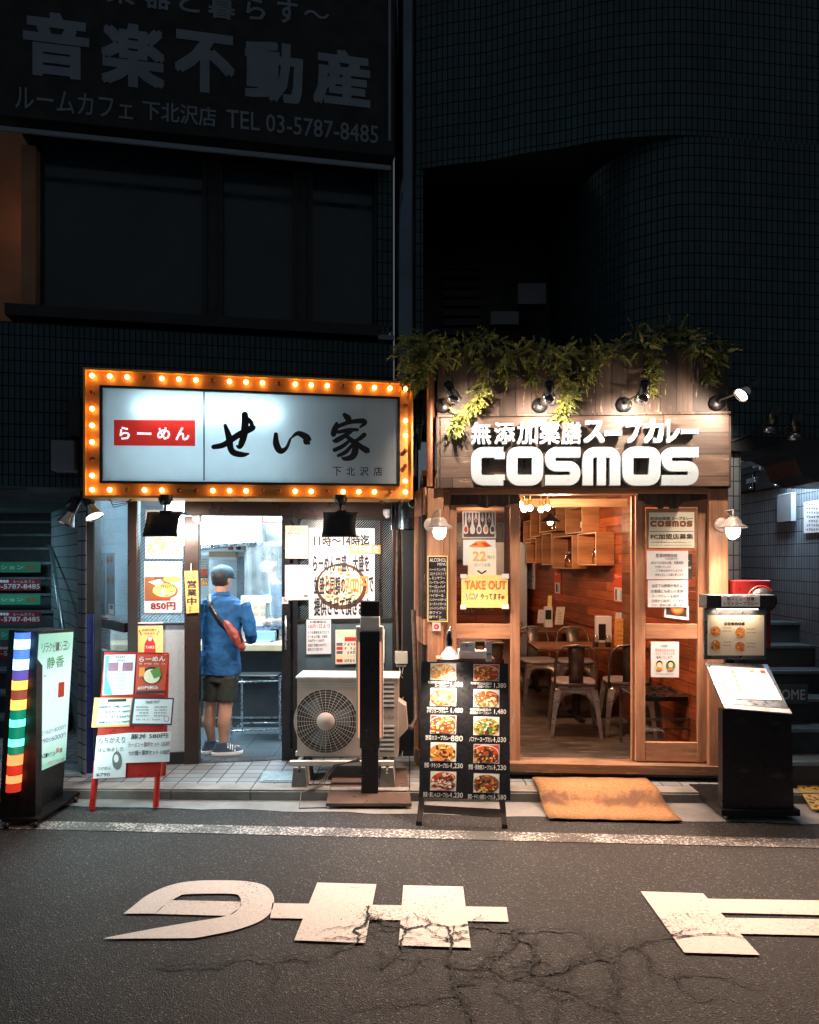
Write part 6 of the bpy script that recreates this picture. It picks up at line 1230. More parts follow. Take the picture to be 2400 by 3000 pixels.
# furniture
def table(x0, x1, y0, y1, lab):
    t = thing('dining_table', lab, 'table', ((x0+x1)/2, (y0+y1)/2, ZF)); m = MB(); m.wbox(x0, x1, y0, y1, .835, .865, 'w_table'); m.build('table_top', t, bevel=.004)
    m = MB(); m.tube([((x0+x1)/2, (y0+y1)/2, ZF+.02), ((x0+x1)/2, (y0+y1)/2, .83)], .04, 'black'); m.build('leg', t); m = MB(); cx, cy = (x0+x1)/2, (y0+y1)/2; m.wbox(cx-.3, cx+.3, cy-.03, cy+.03, ZF+.001, ZF+.035, 'black'); m.wbox(cx-.03, cx+.03, cy-.25, cy-.031, ZF+.001, ZF+.035, 'black'); m.wbox(cx-.03, cx+.03, cy+.031, cy+.25, ZF+.001, ZF+.035, 'black'); m.build('base', t)
table(1.26, 2.16, 7.04, 7.66, 'dark wooden dining table nearest to the open door'); table(1.2, 1.98, 8.75, 9.35, 'dark wooden dining table farther back in the restaurant'); table(.35, 1.0, 7.2, 7.85, 'dark wooden dining table behind the left door')
def make_chair(lab):
    t = thing('metal_chair', lab, 'chair', (0, 0, 0), 'brass coloured metal chairs in the restaurant')
    m = MB(); m.prism([(-.16, -.17, .435), (.16, -.17, .435), (.185, -.05, .435), (.19, .18, .435), (-.19, .18, .435), (-.185, -.05, .435)], (0, 0, .02), 'c_metal'); m.build('seat', t, bevel=.006)
    m = MB(); m.loft([((0, 0, .458), .19, .19), ((0, 0, .475), .205, .2), ((0, 0, .49), .2, .195), ((0, 0, .498), .17, .165)], 'c_leather', seg=28, pw=4); m.build('cushion', t)
    m = MB()
    for s_ in (-1, 1):
        pts = []
    def arch(A, B, n=12):                            # skirt between two leg tops with an arched lower edge
        A, B = V(A), V(B); top = []; bot = []
        for k in range(n+1):
            u = k/n; q = A.lerp(B, u); top.append(q); bot.append(q+V((0, 0, -.045-.17*(abs(2*u-1)**3.2)))+((q-V((0, 0, q.z)))*.06*(abs(2*u-1)**3)))
        m.grid([top, bot], 'c_metal', True)
    cs4 = [(-.17, -.17, .437), (.17, -.17, .437), (.17, .17, .437), (-.17, .17, .437)]
    for i in range(4): arch(cs4[i], cs4[(i+1) % 4])
    o = m.build('seat_skirt', t); q = o.modifiers.new('s', 'SOLIDIFY'); q.thickness = .004
    for sx, sy in ((-1, -1), (1, -1), (1, 1), (-1, 1)):
        m = MB(); prof = [(.0, .013, .235), (.015, .014, .234), (.12, .016, .222), (.25, .021, .205), (.33, .026, .192), (.43, .028, .172)]
        rows = []
        for z, w_, r in prof: c = V((sx*r*.93, sy*r, z)); rows.append([c+V((-w_, -w_, 0)), c+V((w_, -w_, 0)), c+V((w_, w_, 0)), c+V((-w_, w_, 0))])
        m.grid(rows, 'c_metal', False, True); m.face(rows[0][::-1], 'c_metal'); m.build('leg', t)
    m = MB(); arc = [(-.185, -.15, .40), (-.187, -.18, .55), (-.185, -.215, .68), (-.165, -.235, .78), (-.11, -.245, .828), (0, -.248, .842), (.11, -.245, .828), (.165, -.235, .78), (.185, -.215, .68), (.187, -.18, .55), (.185, -.15, .40)]
    m.tube(arc, .0115, 'c_metal2', seg=8); m.build('back_frame', t)
    m = MB(); m.grid([[V((-.062, -.175, .45)), V((0, -.183, .45)), V((.062, -.175, .45))], [V((-.068, -.205, .64)), V((0, -.215, .64)), V((.068, -.205, .64))], [V((-.075, -.237, .835)), V((0, -.247, .838)), V((.075, -.237, .835))]], 'c_metal2'); o = m.build('backrest', t); q = o.modifiers.new('s', 'SOLIDIFY'); q.thickness = .004
    return t
ch0 = make_chair('metal chair with its back to the street, in the middle of the doorway')
spots_ = [(1.54, 6.72, -.12, None), (2.04, 6.76, -.1, 'metal chair with its back to the street, half behind the right sliding door'),
          (1.46, 8.15, pi+.1, 'metal chair facing the street across the near table, the left of two'), (1.87, 8.1, pi-.1, 'metal chair facing the street across the near table, the right of two'),
          (.75, 6.9, .25, 'metal chair behind the left sliding door, glimpsed past the menu board'), (1.15, 9.0, pi/2, 'metal chair at the far left beside the back table')]
for x, y, r, lab in spots_:
    t = ch0 if lab is None else copy_tree(ch0); t.location = (x, y, ZF); t.rotation_euler = (0, 0, r)
    if lab: t['label'] = lab
# things on the tables
def card(px0, py0, px1, py1, Y, mat, name, lab, tilt=0, mk=True, cat='menu'):
    f = vert(Y, 0); m = MB(); m.prism([f.w(*f.px(*p)) for p in [(px0, py1), (px1-tilt, py1), (px1, py0), (px0+tilt, py0)]], (0, .01, 0), mat); f2 = f.off(.001)
    if mk:
        for k in range(5): m.scrib(f2, px0+tilt+5, py0+8+k*(py1-py0)/6, px1-tilt-4, py0+13+k*(py1-py0)/6, ('inkred', 'inkgrey')[k > 0], 0, k+int(px0))
    return tg(m.build(name), lab, cat)
card(1795, 1812, 1850, 1892, 7.3, 'paper_org', 'menu_card', 'orange toned menu sheet leaning at the right end of the near table', 8); card(1803, 1795, 1832, 1815, 7.35, 'paper', 'paper_card', 'white card sticking up behind the orange menu on the near table', 2, False, 'card')
m = MB(); f = vert(7.25, 0); m.pbox(f, 1750, 1806, 1792, 1882, -.1, 0, 'paper'); m.pbox(f.off(.001), 1754, 1828, 1775, 1875, 0, .003, 'black'); tg(m.build('napkin_box', bevel=.006), 'white napkin box with a dark front on the near table', 'napkin box')
for k, (x, lab) in enumerate(((1745, 'clear glass pot on the near table, left of the napkin box'), (1782, 'small glass shaker before the napkin box on the near table'))):
    m = MB(); c = P(x, 1890, 7.15); c.z = .866; m.lathe(c, [(0, 0), (.028, 0), (.032, .06), (.022, .1), (.022, .115), (0, .118)], 'jar_glass', seg=14); m.lathe(c, [(0, .002), (.024, .002), (.024, .05), (0, .05)], 'f_drk', seg=10); tg(m.build('glass_pot'), lab, 'pot')
card(1574, 1786, 1600, 1826, 8.95, 'paper_pink', 'menu_card', 'grey menu sheet at the left of the far table', 4); card(1625, 1778, 1656, 1830, 8.95, 'paper_cream', 'menu_card', 'cream menu sheet leaning at the right of the far table', 6); card(1604, 1745, 1618, 1785, 9.0, 'paper_yel', 'table_flag', 'tall thin yellow card rising from the far table', 2, False, 'card')
m = MB(); f = vert(8.9, 0); m.pbox(f, 1596, 1778, 1619, 1838, -.08, 0, 'paper'); m.pbox(f.off(.001), 1598, 1787, 1616, 1815, 0, .003, 'black'); tg(m.build('napkin_box', bevel=.006), 'white napkin box on the far table between the two menus', 'napkin box')
# metal rack behind the right door
rk = thing('metal_rack', 'low metal rack table behind the glass of the right sliding door', 'rack', P(1950, 2200, 6.2)); ry0, ry1 = 6.02, 6.35; rx0, rx1 = P(1850, 0, 6.05).x, P(2052, 0, 6.05).x
for x, y in ((rx0, ry0), (rx1-.03, ry0), (rx0, ry1), (rx1-.12, ry1)): m = MB(); m.wbox(x-.01, x+.01, y-.01, y+.01, ZF, .6, 'steel_d'); m.build('leg', rk)
m = MB(); m.wbox(rx0-.01, rx1, ry0-.015, ry0+.005, .585, .615, 'steel'); m.wbox(rx0-.01, rx1, ry1-.005, ry1+.015, .585, .615, 'steel')
for k in range(9): x = rx0+(rx1-rx0)*k/8; m.tube([(x, ry0+.006, .6), (x, ry1-.006, .6)], .005, 'steel_d', seg=6)
m.build('top_grid', rk); m = MB(); m.wbox(rx0+.3*0+.12, rx1-.03, ry0+.03, ry1-.03, .54, .58, 'black_m'); m.build('tray', rk)
m = MB(); 
for z in (.40, .32): m.wbox(rx0+.012, rx1-.042, ry0-.006, ry0+.006, z-.015, z+.005, 'steel_d')
m.build('stretcher', rk)
# ---------------- doormats
plain('coir', (.33, .165, .07), .95, 0, .35, 60, .9)
def m_coir():
    m = MT['coir']; t = m.node_tree; b = t.nodes['Principled BSDF']; src = b.inputs['Base Color'].links[0].from_socket
    mx = N(t, 'ShaderNodeMix', data_type='RGBA'); vec = N(t, 'ShaderNodeUVMap', uv_map='uv').outputs[0]; s = N(t, 'ShaderNodeSeparateXYZ'); t.links.new(vec, s.inputs[0])
    ab = N(t, 'ShaderNodeMath', operation='SUBTRACT'); t.links.new(s.outputs[1], ab.inputs[0]); ab.inputs[1].default_value = .45
    a2 = N(t, 'ShaderNodeMath', operation='ABSOLUTE'); t.links.new(ab.outputs[0], a2.inputs[0])
    a3 = N(t, 'ShaderNodeMath', operation='MULTIPLY_ADD'); t.links.new(noise(t, 7, 5), a3.inputs[0]); a3.inputs[1].default_value = -.6; t.links.new(a2.outputs[0], a3.inputs[2])
    t.links.new(ramp(t, a3.outputs[0], [(0, .0), (.02, 0.)]) if 0 else ramp(t, a3.outputs[0], [(0., .75), (.0001, .0)]), mx.inputs[0])
    a4 = N(t, 'ShaderNodeMath', operation='ADD'); t.links.new(a3.outputs[0], a4.inputs[0]); a4.inputs[1].default_value = .32
    r = ramp(t, a4.outputs[0], [(.0, .9), (.14, 0.)]); t.links.new(r, mx.inputs[0])
    t.links.new(src, mx.inputs[6]); mx.inputs[7].default_value = (.13, .06, .035, 1); t.links.new(mx.outputs[2], b.inputs['Base Color'])
m_coir()
m = MB(); prof = [(5.64, .014), (5.5, .014), (5.40, .016), (5.35, .006), (5.28, -.03), (5.20, -.055), (5.1, -.064), (4.97, -.066)]; rows = []; uvr = []
for k, (y, z) in enumerate(prof):
    t = (5.64-y)/(5.64-4.97); xl = .965+.0*t; xr = 1.852+.02*t; rows.append([V((xl+(xr-xl)*j/16, y-.05*(j/16)*t+.003*sin(j*2.1), z+.002*sin(j*1.3))) for j in range(17)]); uvr.append(t)
m.grid(rows, 'coir', True, uv=lambda a, b: (b/16, 1-uvr[min(a, 7)])); o = m.build('doormat'); q = o.modifiers.new('s', 'SOLIDIFY'); q.thickness = .009; tg(o, 'orange brown coir doormat draped over the kerb before the open door', 'doormat')
m_, t_, b_ = nt('leopard'); vo = N(t_, 'ShaderNodeTexVoronoi'); vo.inputs['Scale'].default_value = 28; t_.links.new(N(t_, 'ShaderNodeTexCoord').outputs['Object'], vo.inputs[0]); t_.links.new(ramp(t_, vo.outputs[0], [(.28, (.04, .02, .01)), (.42, (.4, .25, .06))]), b_.inputs['Base Color'])
m = MB(); m.prism([(G(x, y, z).x, G(x, y, z).y, z) for x, y, z in ((2380, 2375, -.06), (2560, 2370, -.06), (2560, 2300, .012), (2334, 2303, .012))], (0, 0, .01), 'leopard'); tg(m.build('patterned_mat'), 'black and yellow patterned mat over the kerb at the far right', 'doormat')
# ---------------- black A board with dish photos
ab_ = thing('dish_board', 'black folding board with ten dish photos and chalk prices', 'menu board', G(1350, 2425)); BL, BR, TL = G(1218, 2421), G(1485, 2431), P(1237, 1941, 5.14); AF = Fr(BL, BR-BL, TL-BL)
m = MB(); m.prism([AF.w(*AF.px(*p)) for p in [(1228, 2335), (1496, 2345), (1489, 1944), (1235, 1938)]], AF.n*-.014, 'black'); o = m.build('board', ab_, bevel=.003)
plain('w_aleg', (.17, .125, .1), .5, 0, .2, 9)
m = MB(); 
def pl(pts, d0, d1, mat, mm): mm.prism([AF.w(*AF.px(*p), d0) for p in pts], AF.n*(d1-d0), mat)
for pts in ([(1218, 2421), (1234, 2422), (1245, 2334), (1228, 2334)], [(1472, 2430), (1487, 2431), (1480, 2343), (1462, 2343)]): m = MB(); pl(pts, -.035, -.016, 'w_aleg', m); m.build('leg', ab_)
m = MB(); pl([(1218, 2423), (1235, 2424), (1237, 2408), (1220, 2407)], -.037, -.013, 'black', m); pl([(1471, 2432), (1488, 2433), (1487, 2417), (1470, 2416)], -.037, -.013, 'black', m); m.build('foot', ab_)
m = MB(); pl([(1240, 2382), (1470, 2395), (1467, 2371), (1242, 2359)], -.034, -.018, 'w_aleg', m); m.build('crossbar', ab_)
for s_ in (0, 1):
    m = MB(); a = AF.w(*AF.px(1250+s_*215, 1945), -.03); b = V((a.x, a.y+.42, ZR+.01)); m.tube([a, b], .012, 'w_aleg', seg=4); m.build('leg', ab_)
Af = AF.off(.001); rows_ = [(1943, 1992), (2016, 2068), (2095, 2150), (2175, 2231), (2260, 2317)]
cap = [('旬野菜20品目の', 'スープカレー', '1,180', '旬野菜20品目の', 'ひき肉スープカレー', '1,380'), ('旬野菜20品目の', 'チキンスープカレー', '1,480', '旬野菜20品目の', '豚角煮のスープカレー', '1,480'), ('', '野菜のスープカレー', '880', '', 'パフナースープカレー', '1,030'), ('', '野菜・チキンスープカレー', '1,230', '', '野菜・豚角煮スープカレー', '1,230'), ('', '野菜・豚しゃぶスープカレー', '1,230', '', '野菜・チキン角煮スープカレー', '1,580')]
pals = [('f_cream', 'f_yel', 'f_org', 'f_white'), ('f_org', 'f_brn', 'f_red', 'f_yel'), ('f_yel', 'f_org', 'f_cream', 'f_org'), ('f_org', 'f_yel', 'f_red', 'f_cream'), ('f_org', 'f_red', 'f_cream', 'f_yel'), ('f_grn', 'f_grn', 'f_yel', 'f_drk', 'f_cream'), ('f_org', 'f_yel', 'f_org', 'f_drk'), ('f_brn', 'f_yel', 'f_org', 'f_drk'), ('f_cream', 'f_brn', 'f_red', 'f_white', 'f_drk'), ('f_brn', 'f_red', 'f_org', 'f_yel', 'f_drk')]
for r, (y0, y1) in enumerate(rows_):
    for cidx, (x0, x1) in enumerate(((1260, 1336), (1387, 1463))):
        m = MB(); yo = cidx*3+r*cidx*.8; m.quad(Af, x0, y0+yo, x1, y1+yo, 'paper', .0005); m.food(Af, x0+1.5, y0+yo+1.5, x1-1.5, y1+yo-1.5, .001, seed=r*2+cidx+7, pal=pals[r*2+cidx], bowl=('f_org', 'f_red', 'f_brn')[(r+cidx) % 3], n=34, bg=('f_white', 'f_red', 'f_cream')[(r*2+cidx) % 3]); m.build('dish_photo', ab_)
        a, b, c = cap[r][cidx*3:cidx*3+3]; m = MB(); X = x0-6-r*3.5 if cidx == 0 else x0-8-r*2; y = y1+yo+3
        if a: m.text(Af, a, X, y, X+62, y+8, 'chalk', .001, .01)
        if a: m.text(Af, b, X+(20 if r == 0 else 0), y+9, X+60+(3 if r else 0), y+18, 'chalk', .001, .01)
        else: m.text(Af, b, X, y+1, X+70+r*3, y+16, 'chalk', .001, .012)
        m.text(Af, c, x1-15, y+(3 if a else 2), x1+20, y+19, 'chalk', .001, .015); m.build('caption', ab_)
# clip lamp with its bulb on the board
cl2 = thing('clip_lamp', 'clip lamp with a black socket shining onto the top left of the dish board', 'lamp', P(1317, 1900, 5.0)); c = P(1317, 1893, 4.98)
m = MB(); m.lathe(c, [(0, .11), (.02, .105), (.024, .04), (.02, .0)], 'black', axis=(0, .12, 1), seg=16); m.build('socket', cl2)
glass('lamp_glass', (.85, .82, .8), .05, .8, .3)
m = MB(); m.lathe(c, [(.022, .0), (.03, -.02), (.062, -.06), (.068, -.09)], 'lamp_glass', axis=(0, .12, 1), seg=24); m.build('reflector', cl2); m = MB(); m.lathe(c, [(.0, -.085), (.06, -.088)], emis('clip_face', (1, .88, .75), 10), axis=(0, .12, 1), seg=24); m.build('bulb', cl2)
spot('clip_light', c+V((0, -.02, -.1)), 60, (1, .78, .6), c+V((.05, -.28, -1)), 140, .9, .03, cl2)
m = MB(); m.tube([c+V((0, .01, .1)), c+V((.01, .04, .13)), c+V((.02, .1, .02)), c+V((.03, .14, -.06))], .005, 'black'); m.build('arm', cl2)
m = MB(); f = vert(5.35, 0); m.pbox(f, 1345, 1906, 1440, 1930, -.15, 0, 'paper_pink'); m.pbox(f, 1280, 1930, 1450, 1950, -.2, -.01, 'w_sill'); tg(m.build('leaflet_shelf', bevel=.004), 'low shelf with a pale box behind the black dish board', 'shelf')
for (x0, y0, x1, y1, mt_, tx_, lab) in ((1347, 1882, 1392, 1908, 'paper', '11時～', 'white opening time card on the shelf behind the dish board'), (1393, 1880, 1420, 1904, 'f_drk', '', 'small dark photo card on the shelf behind the dish board'), (1424, 1878, 1441, 1938, 'paper_pink', '', 'narrow leaflet standing at the right of the shelf behind the dish board')):
    m = MB(); f = vert(5.33, 0); m.pbox(f, x0, y0, x1, y1, -.004, 0, mt_)
    if tx_: m.text(f.off(.001), tx_, x0+5, y0+4, x1-8, y0+14, 'ink', 0, .02)
    if mt_ == 'f_drk': m.quad(f.off(.001), x0+3, y0+12, x1-3, y1-2, 'f_org'); 
    if mt_ == 'paper_pink': m.quad(f.off(.001), x0+2, y0+35, x1-2, y0+42, 'inkteal')
    tg(m.build('leaflet'), lab, 'leaflet')
# ---------------- menu stand on casters at the right
ms = thing('menu_stand', 'black wheeled menu stand with two lit menu panels at the right', 'menu stand', (2.4, 5.1, ZR)); Y0 = 4.98; X0, X1 = P(2117, 0, Y0).x, P(2326, 0, Y0).x
zc0 = P(0, 2368, Y0).z; zc1 = P(0, 2078, Y0).z
m = MB(); m.prism([(X0, Y0, zc0), (X1, Y0, zc0), (X1-.02, Y0, zc1), (X0, Y0, zc1)], (0, .07, 0), 'black'); m.build('cabinet', ms, bevel=.006)
m = MB(); m.wbox((X0+X1)/2-.03, (X0+X1)/2+.03, 5.42, 5.46, zc0, 1.45, 'black_m'); m.build('pole', ms)
plain('smear', (.05, .045, .042), .6, 0, .3, 20); m = MB(); f = vert(Y0-.001, 0)
for (x, y, a, b) in ((2158, 2112, 14, 9), (2166, 2258, 15, 7), (2262, 2118, 12, 5), (2265, 2272, 22, 9)): m.ppoly(f, [(x+13+a*cos(t)*(1+.3*sin(3*t)), y+b*sin(t)) for t in [j*pi/8 for j in range(16)]], 'smear')
m.build('tape_mark', ms)
m = MB(); m.wbox(X0-.02, X1+.03, Y0-.03, Y0+.55, zc0-.045, zc0-.001, 'black_m'); m.build('base_plate', ms, bevel=.004)
for x, y in ((X0+.03, Y0+.02), (X1-.03, Y0+.02), (X0+.03, Y0+.5), (X1, Y0+.5)): m = MB(); m.lathe(V((x, y, ZR+.026)), [(0, -.012), (.025, -.012), (.025, .012), (0, .012)], 'steel_d', axis=(1, .3, 0), seg=14); m.wbox(x-.016, x+.016, y-.02, y+.02, ZR+.04, zc0-.046, 'steel_d'); m.build('caster', ms)
pA, pB, pC = P(2117, 2058, 4.93), P(2311, 2074, 4.93), P(2067, 1942, 5.34); LF = Fr(pA, pB-pA, pC-pA)
m = MB(); m.prism([LF.w(*LF.px(*p)) for p in [(2117, 2060), (2311, 2076), (2249, 1946), (2066, 1941)]], LF.n*-.02, 'steel_d'); m.build('lectern_frame', ms, bevel=.003)
m = MB(); L2 = LF.off(.002); m.prism([L2.w(*L2.px(*p)) for p in [(2135, 2046), (2292, 2052), (2243, 1959), (2081, 1952)]], LF.n*.002, 'paper'); f2 = L2.off(.003); rg = random.Random(3)
for k in range(8):
    y = 1962+10.5*k; xo = 2088+5.6*k; m.scrib(f2, xo, y, xo+38, y+4, 'inkgrey', 0, k); m.scrib(f2, xo+50, y, xo+82, y+4, 'inkgrey', 0, k+9)
for x, y in ((2145, 1965), (2150, 1978), (2155, 1991), (2160, 2004), (2166, 2017), (2115, 2000), (2121, 2012)): m.quad(f2, x, y, x+9, y+8, 'f_org', .001)
m.ppoly(f2, [(2226, 1964), (2240, 1964), (2244, 1974), (2230, 1973)], 'f_red', .001); m.ppoly(f2, [(2195, 1964), (2208, 1964), (2210, 1970), (2198, 1970)], 'f_org', .001); m.text(f2, 'スープカレー', 2124, 2034, 2152, 2040, 'inkred', .001, .02); m.build('menu_sheet', ms)
m = MB(); m.prism([pA+V((0, 0, -.0)), pB, pB+V((.005, -.035, -.03)), pA+V((-.0, -.035, -.03))], (0, .004, -.008), 'steel_s'); m.build('front_lip', ms)
f = vert(5.37, 0); m = MB(); m.pbox(f, 2063, 1782, 2246, 1932, -.03, 0, 'steel_d'); m.build('upper_frame', ms, bevel=.003)
m = MB(); m.pbox(f.off(.001), 2074, 1802, 2238, 1920, 0, .004, 'paper_cream'); f2 = f.off(.006)
for kd, x0, x1 in (('C', 2122, 2131), ('O', 2132, 2141), ('S', 2142, 2151), ('M', 2152, 2162), ('O', 2163, 2172), ('S', 2173, 2182)):
    q = L_(kd, x0, x1, f2, 1823, 1832, 1.5, 'f_drk', 0, .001); i = len(m.v); m.v += q.v; k = m.mi('f_drk'); m.f += [tuple(x+i for x in f_) for f_ in q.f]; m.m += [k]*len(q.f); m.sm += q.sm
m.scrib(f2, 2122, 1815, 2182, 1819, 'inkgrey')
for x, y in ((2083, 1833), (2154, 1837), (2083, 1875), (2154, 1879)): m.food(f2, x, y, x+28, y+30, .001, seed=x+y, n=14); m.scrib(f2, x+33, y+4, x+62, y+8, 'inkgrey', 0, x); m.scrib(f2, x+33, y+14, x+60, y+18, 'inkgrey', 0, x+1)
m.build('menu_panel', ms)
m = MB(); m.pbox(f, 2063, 1742, 2262, 1781, -.1, .05, 'black'); m.build('light_hood', ms, bevel=.004)
m = MB(); g = f.off(.051); m.pbox(g, 2114, 1746, 2226, 1777, 0, .003, 'paper'); m.text(g.off(.004), '新メニュー登場', 2130, 1749, 2210, 1760, 'ink', 0, .02); m.text(g.off(.004), 'トマトスープカレー', 2121, 1762, 2222, 1774, 'ink', 0, .02); m.build('paper_label', ms)
m = MB(); c = f.w(*f.px(2155, 1783), .03); m.wbox(c.x-.15, c.x+.15, c.y-.01, c.y+.01, c.z-.006, c.z, 'clip_glow'); m.build('lamp', ms); area('stand_light', c+V((0, -.03, -.02)), .3, .65, (1, .72, .48), c+V((0, .06, -.5)), ms, .03)
# ---------------- trailing plants along the top
plain('leaf_a', (.24, .26, .06), .6, 0, .4, 6); plain('leaf_b', (.26, .24, .05), .6, 0, .4, 6); plain('leaf_c', (.1, .13, .035), .65, 0, .4, 6); plain('stem', (.06, .05, .02), .8)
rg = random.Random(21)
def frond(m, c, d, L_0, n=10):
    d = d.normalized(); p = c.copy(); s_ = L_0/n; mat = rg.choice(['leaf_a', 'leaf_a', 'leaf_b', 'leaf_c'])
    sd = d.cross(V((rg.uniform(-1, 1), rg.uniform(-1, 1), rg.uniform(-1, 1)))).normalized(); up = d.cross(sd)
    for k in range(n):
        d = (d+V((0, 0, -.10))).normalized(); q = p+d*s_; wv = .014*(1-.5*k/n)*rg.uniform(.7, 1.3)
        for sgn in (-1, 1):
            e = q+sd*sgn*wv+up*rg.uniform(-.01, .01)+d*.008; m.face([p, e-d*.006, e+d*.005, q], mat)
        p = q
def clump(m, c, r, n, L0=.12):
    for _ in range(n):
        v = V((rg.gauss(0, 1), rg.gauss(-.25, .8), rg.gauss(.1, .8))).normalized(); frond(m, c+v*r*rg.random()*.6, v+V((0, 0, -.1)), L0*rg.uniform(.5, 1.2), 8)
m = MB()
x = 1180
while x < 2125:
    t_ = (x-1180)/945; h = 40 if x < 1500 else (16 if x < 1850 else (55 if x < 2020 else 28)); yb_ = 1045 if x > 1300 else 1060
    c = P(x, yb_-rg.random()*h*1.3, 5.78-rg.random()*.28); clump(m, c, .11, 6, .11); x += 7+rg.random()*5
for _ in range(17): c = P(rg.uniform(1180, 1265), rg.uniform(985, 1110), rg.uniform(5.45, 5.75)); clump(m, c, .1, 10, .13)
o = m.build('trailing_foliage'); o['kind'] = 'stuff'; o['label'] = 'feathery green foliage spilling along the top of the wooden fascia'; o['category'] = 'foliage'
m = MB(); m.pbox(C_, 1284, 1012, 2128, 1040, -.32, -.05, 'dark_paint'); tg(m.build('planter'), 'long dark planter trough under the trailing foliage on the fascia top', 'planter')
def vine(pts, lab, w_=.05, dens=1.0, Y=5.6):
    m = MB(); P3 = [P(x, y, Y+(i % 2)*.02) for i, (x, y) in enumerate(cr([list(map(float, p)) for p in pts], 7))]; m.tube(P3, .003, 'stem', seg=5)
    o = m.build('hanging_vine'); tg(o, lab, 'vine'); m = MB()
    for i, p in enumerate(P3):
        for _ in range(int(2.2*dens)+1): frond(m, p+V((rg.uniform(-w_, w_)*.5, rg.uniform(-.03, .01), rg.uniform(-.02, .02))), V((rg.uniform(-1, 1), rg.uniform(-.9, .1), rg.uniform(-.8, .3))), rg.uniform(.04, .1)*(w_/.05), 6)
    m.build('foliage', o)
vine([(1400, 1060), (1425, 1110), (1400, 1165), (1380, 1195), (1345, 1225), (1328, 1262)], 'long vine curving down over the left spotlight towards the sign letters', .06, 1.4)
vine([(1620, 1070), (1650, 1110), (1660, 1160), (1640, 1195), (1650, 1235)], 'thick vine hanging right of the second spotlight down to the sign board', .07, 1.8)
vine([(1900, 1040), (1912, 1080), (1905, 1120), (1902, 1150)], 'vine hanging down behind the third spotlight', .05, 1.4)
vine([(2090, 1040), (2100, 1065), (2080, 1095), (2065, 1112)], 'short vine at the right end of the fascia', .06, 1.6)
vine([(1225, 1060), (1222, 1100), (1218, 1130)], 'vine drooping over the corner of the orange ramen sign', .06, 1.4, 5.5)
vine([(1560, 1060), (1555, 1090), (1568, 1120)], 'short vine left of the second spotlight on the fascia', .06, 1.3); vine([(1730, 1055), (1725, 1085), (1715, 1110)], 'short vine between the second and third spotlights', .07, 1.4); vine([(1480, 1060), (1478, 1090), (1490, 1110)], 'short vine between the first and second spotlights', .06, 1.3)
# ================================================================ people
plain('skin', (.5, .27, .18), .5, 0, .08, 14); plain('hair', (.015, .012, .012), .6); plain('shorts', (.02, .025, .018), .85, 0, .25, 12, .3); plain('cap_cloth', (.025, .06, .09), .8, 0, .25, 18, .4)
plain('shoe_grey', (.3, .35, .4), .6, 0, .15, 12); plain('shoe_dark', (.05, .08, .12), .7, 0, .2, 14); plain('bag_red', (.26, .04, .025), .45, 0, .25, 12, .2); plain('cook_blue', (.03, .08, .15), .8, 0, .2, 10); plain('mask_white', (.75, .8, .82), .7)
def remesh(m, name, parent, mat, vox, disp=0, dscale=.06, smooth=4):
    o = m.build(name, parent); me0 = o.data; 
    r = o.modifiers.new('r', 'REMESH'); r.mode = 'VOXEL'; r.voxel_size = vox; r.use_smooth_shade = True
    s = o.modifiers.new('s', 'SMOOTH'); s.iterations = smooth; s.factor = .5
    if disp:
        tx_ = bpy.data.textures.new('folds', 'CLOUDS'); tx_.noise_scale = dscale; d = o.modifiers.new('d', 'DISPLACE'); d.texture = tx_; d.strength = disp; d.texture_coords = 'LOCAL'
    dg = bpy.context.evaluated_depsgraph_get(); me = bpy.data.meshes.new_from_object(o.evaluated_get(dg)); o.modifiers.clear(); o.data = me
    me.materials.clear(); me.materials.append(MT[mat]); me.polygons.foreach_set('material_index', [0]*len(me.polygons)); me.polygons.foreach_set('use_smooth', [True]*len(me.polygons)); return o
def hand(m, wr, tip, side, mat='skin'):                  # palm and five bent fingers
    wr, tip = V(wr), V(tip); d = (tip-wr).normalized(); up = V((0, 0, 1)); sd = d.cross(up).normalized(); up = sd.cross(d)
    m.tube([wr, wr+d*.03, wr+d*.075], [.024, .032, .033], mat, 10)
    for k in range(4):
        o = sd*(-.028+.019*k); L_1 = (.035, .042, .040, .030)[k]; b = wr+d*.075+o; m.tube([b-d*.02, b, b+d*L_1-up*.008, b+d*(L_1+.018)-up*.03], [.0095, .0095, .0085, .007], mat, 8)
    b = wr+d*.035-sd*.03*side; m.tube([wr+d*.02, b, b+d*.03-sd*.012*side-up*.012, b+d*.055-up*.02], [.013, .011, .0095, .008], mat, 8)
def head(m, c, yaw, mat='skin'):                          # c: centre of the skull, facing direction yaw
    c = V(c); f = V((cos(yaw), sin(yaw), 0)); s = V((-sin(yaw), cos(yaw), 0))
    rings = [(-.125, .030, .035), (-.11, .05, .05), (-.08, .062, .07), (-.04, .072, .085), (0, .077, .094), (.04, .076, .095), (.08, .062, .078), (.105, .035, .045), (.113, .01, .012)]
    rows = []
    for z, w_, l in rings: rows.append([c+V((0, 0, z))+f*(l*cos(a)+(.012 if z < -.03 else 0))+s*(w_*sin(a)) for a in [2*pi*k/20 for k in range(20)]])
    m.grid(rows, mat, True, True); m.face(rows[0][::-1], mat); m.face(rows[-1], mat)
    m.tube([c+f*.085+V((0, 0, .01)), c+f*.112+V((0, 0, -.025)), c+f*.09+V((0, 0, -.035))], [.006, .014, .01], mat, 8)
    m.tube([c+f*.082+s*.02+V((0, 0, -.065)), c+f*.094+V((0, 0, -.063)), c+f*.082-s*.02+V((0, 0, -.065))], .007, mat, 6)
    for q in (-1, 1): m.ball(c+s*q*.078-f*.005+V((0, 0, -.02)), .02, mat, .55, .9, 1.5)
    return f, s
SCL = 325.6
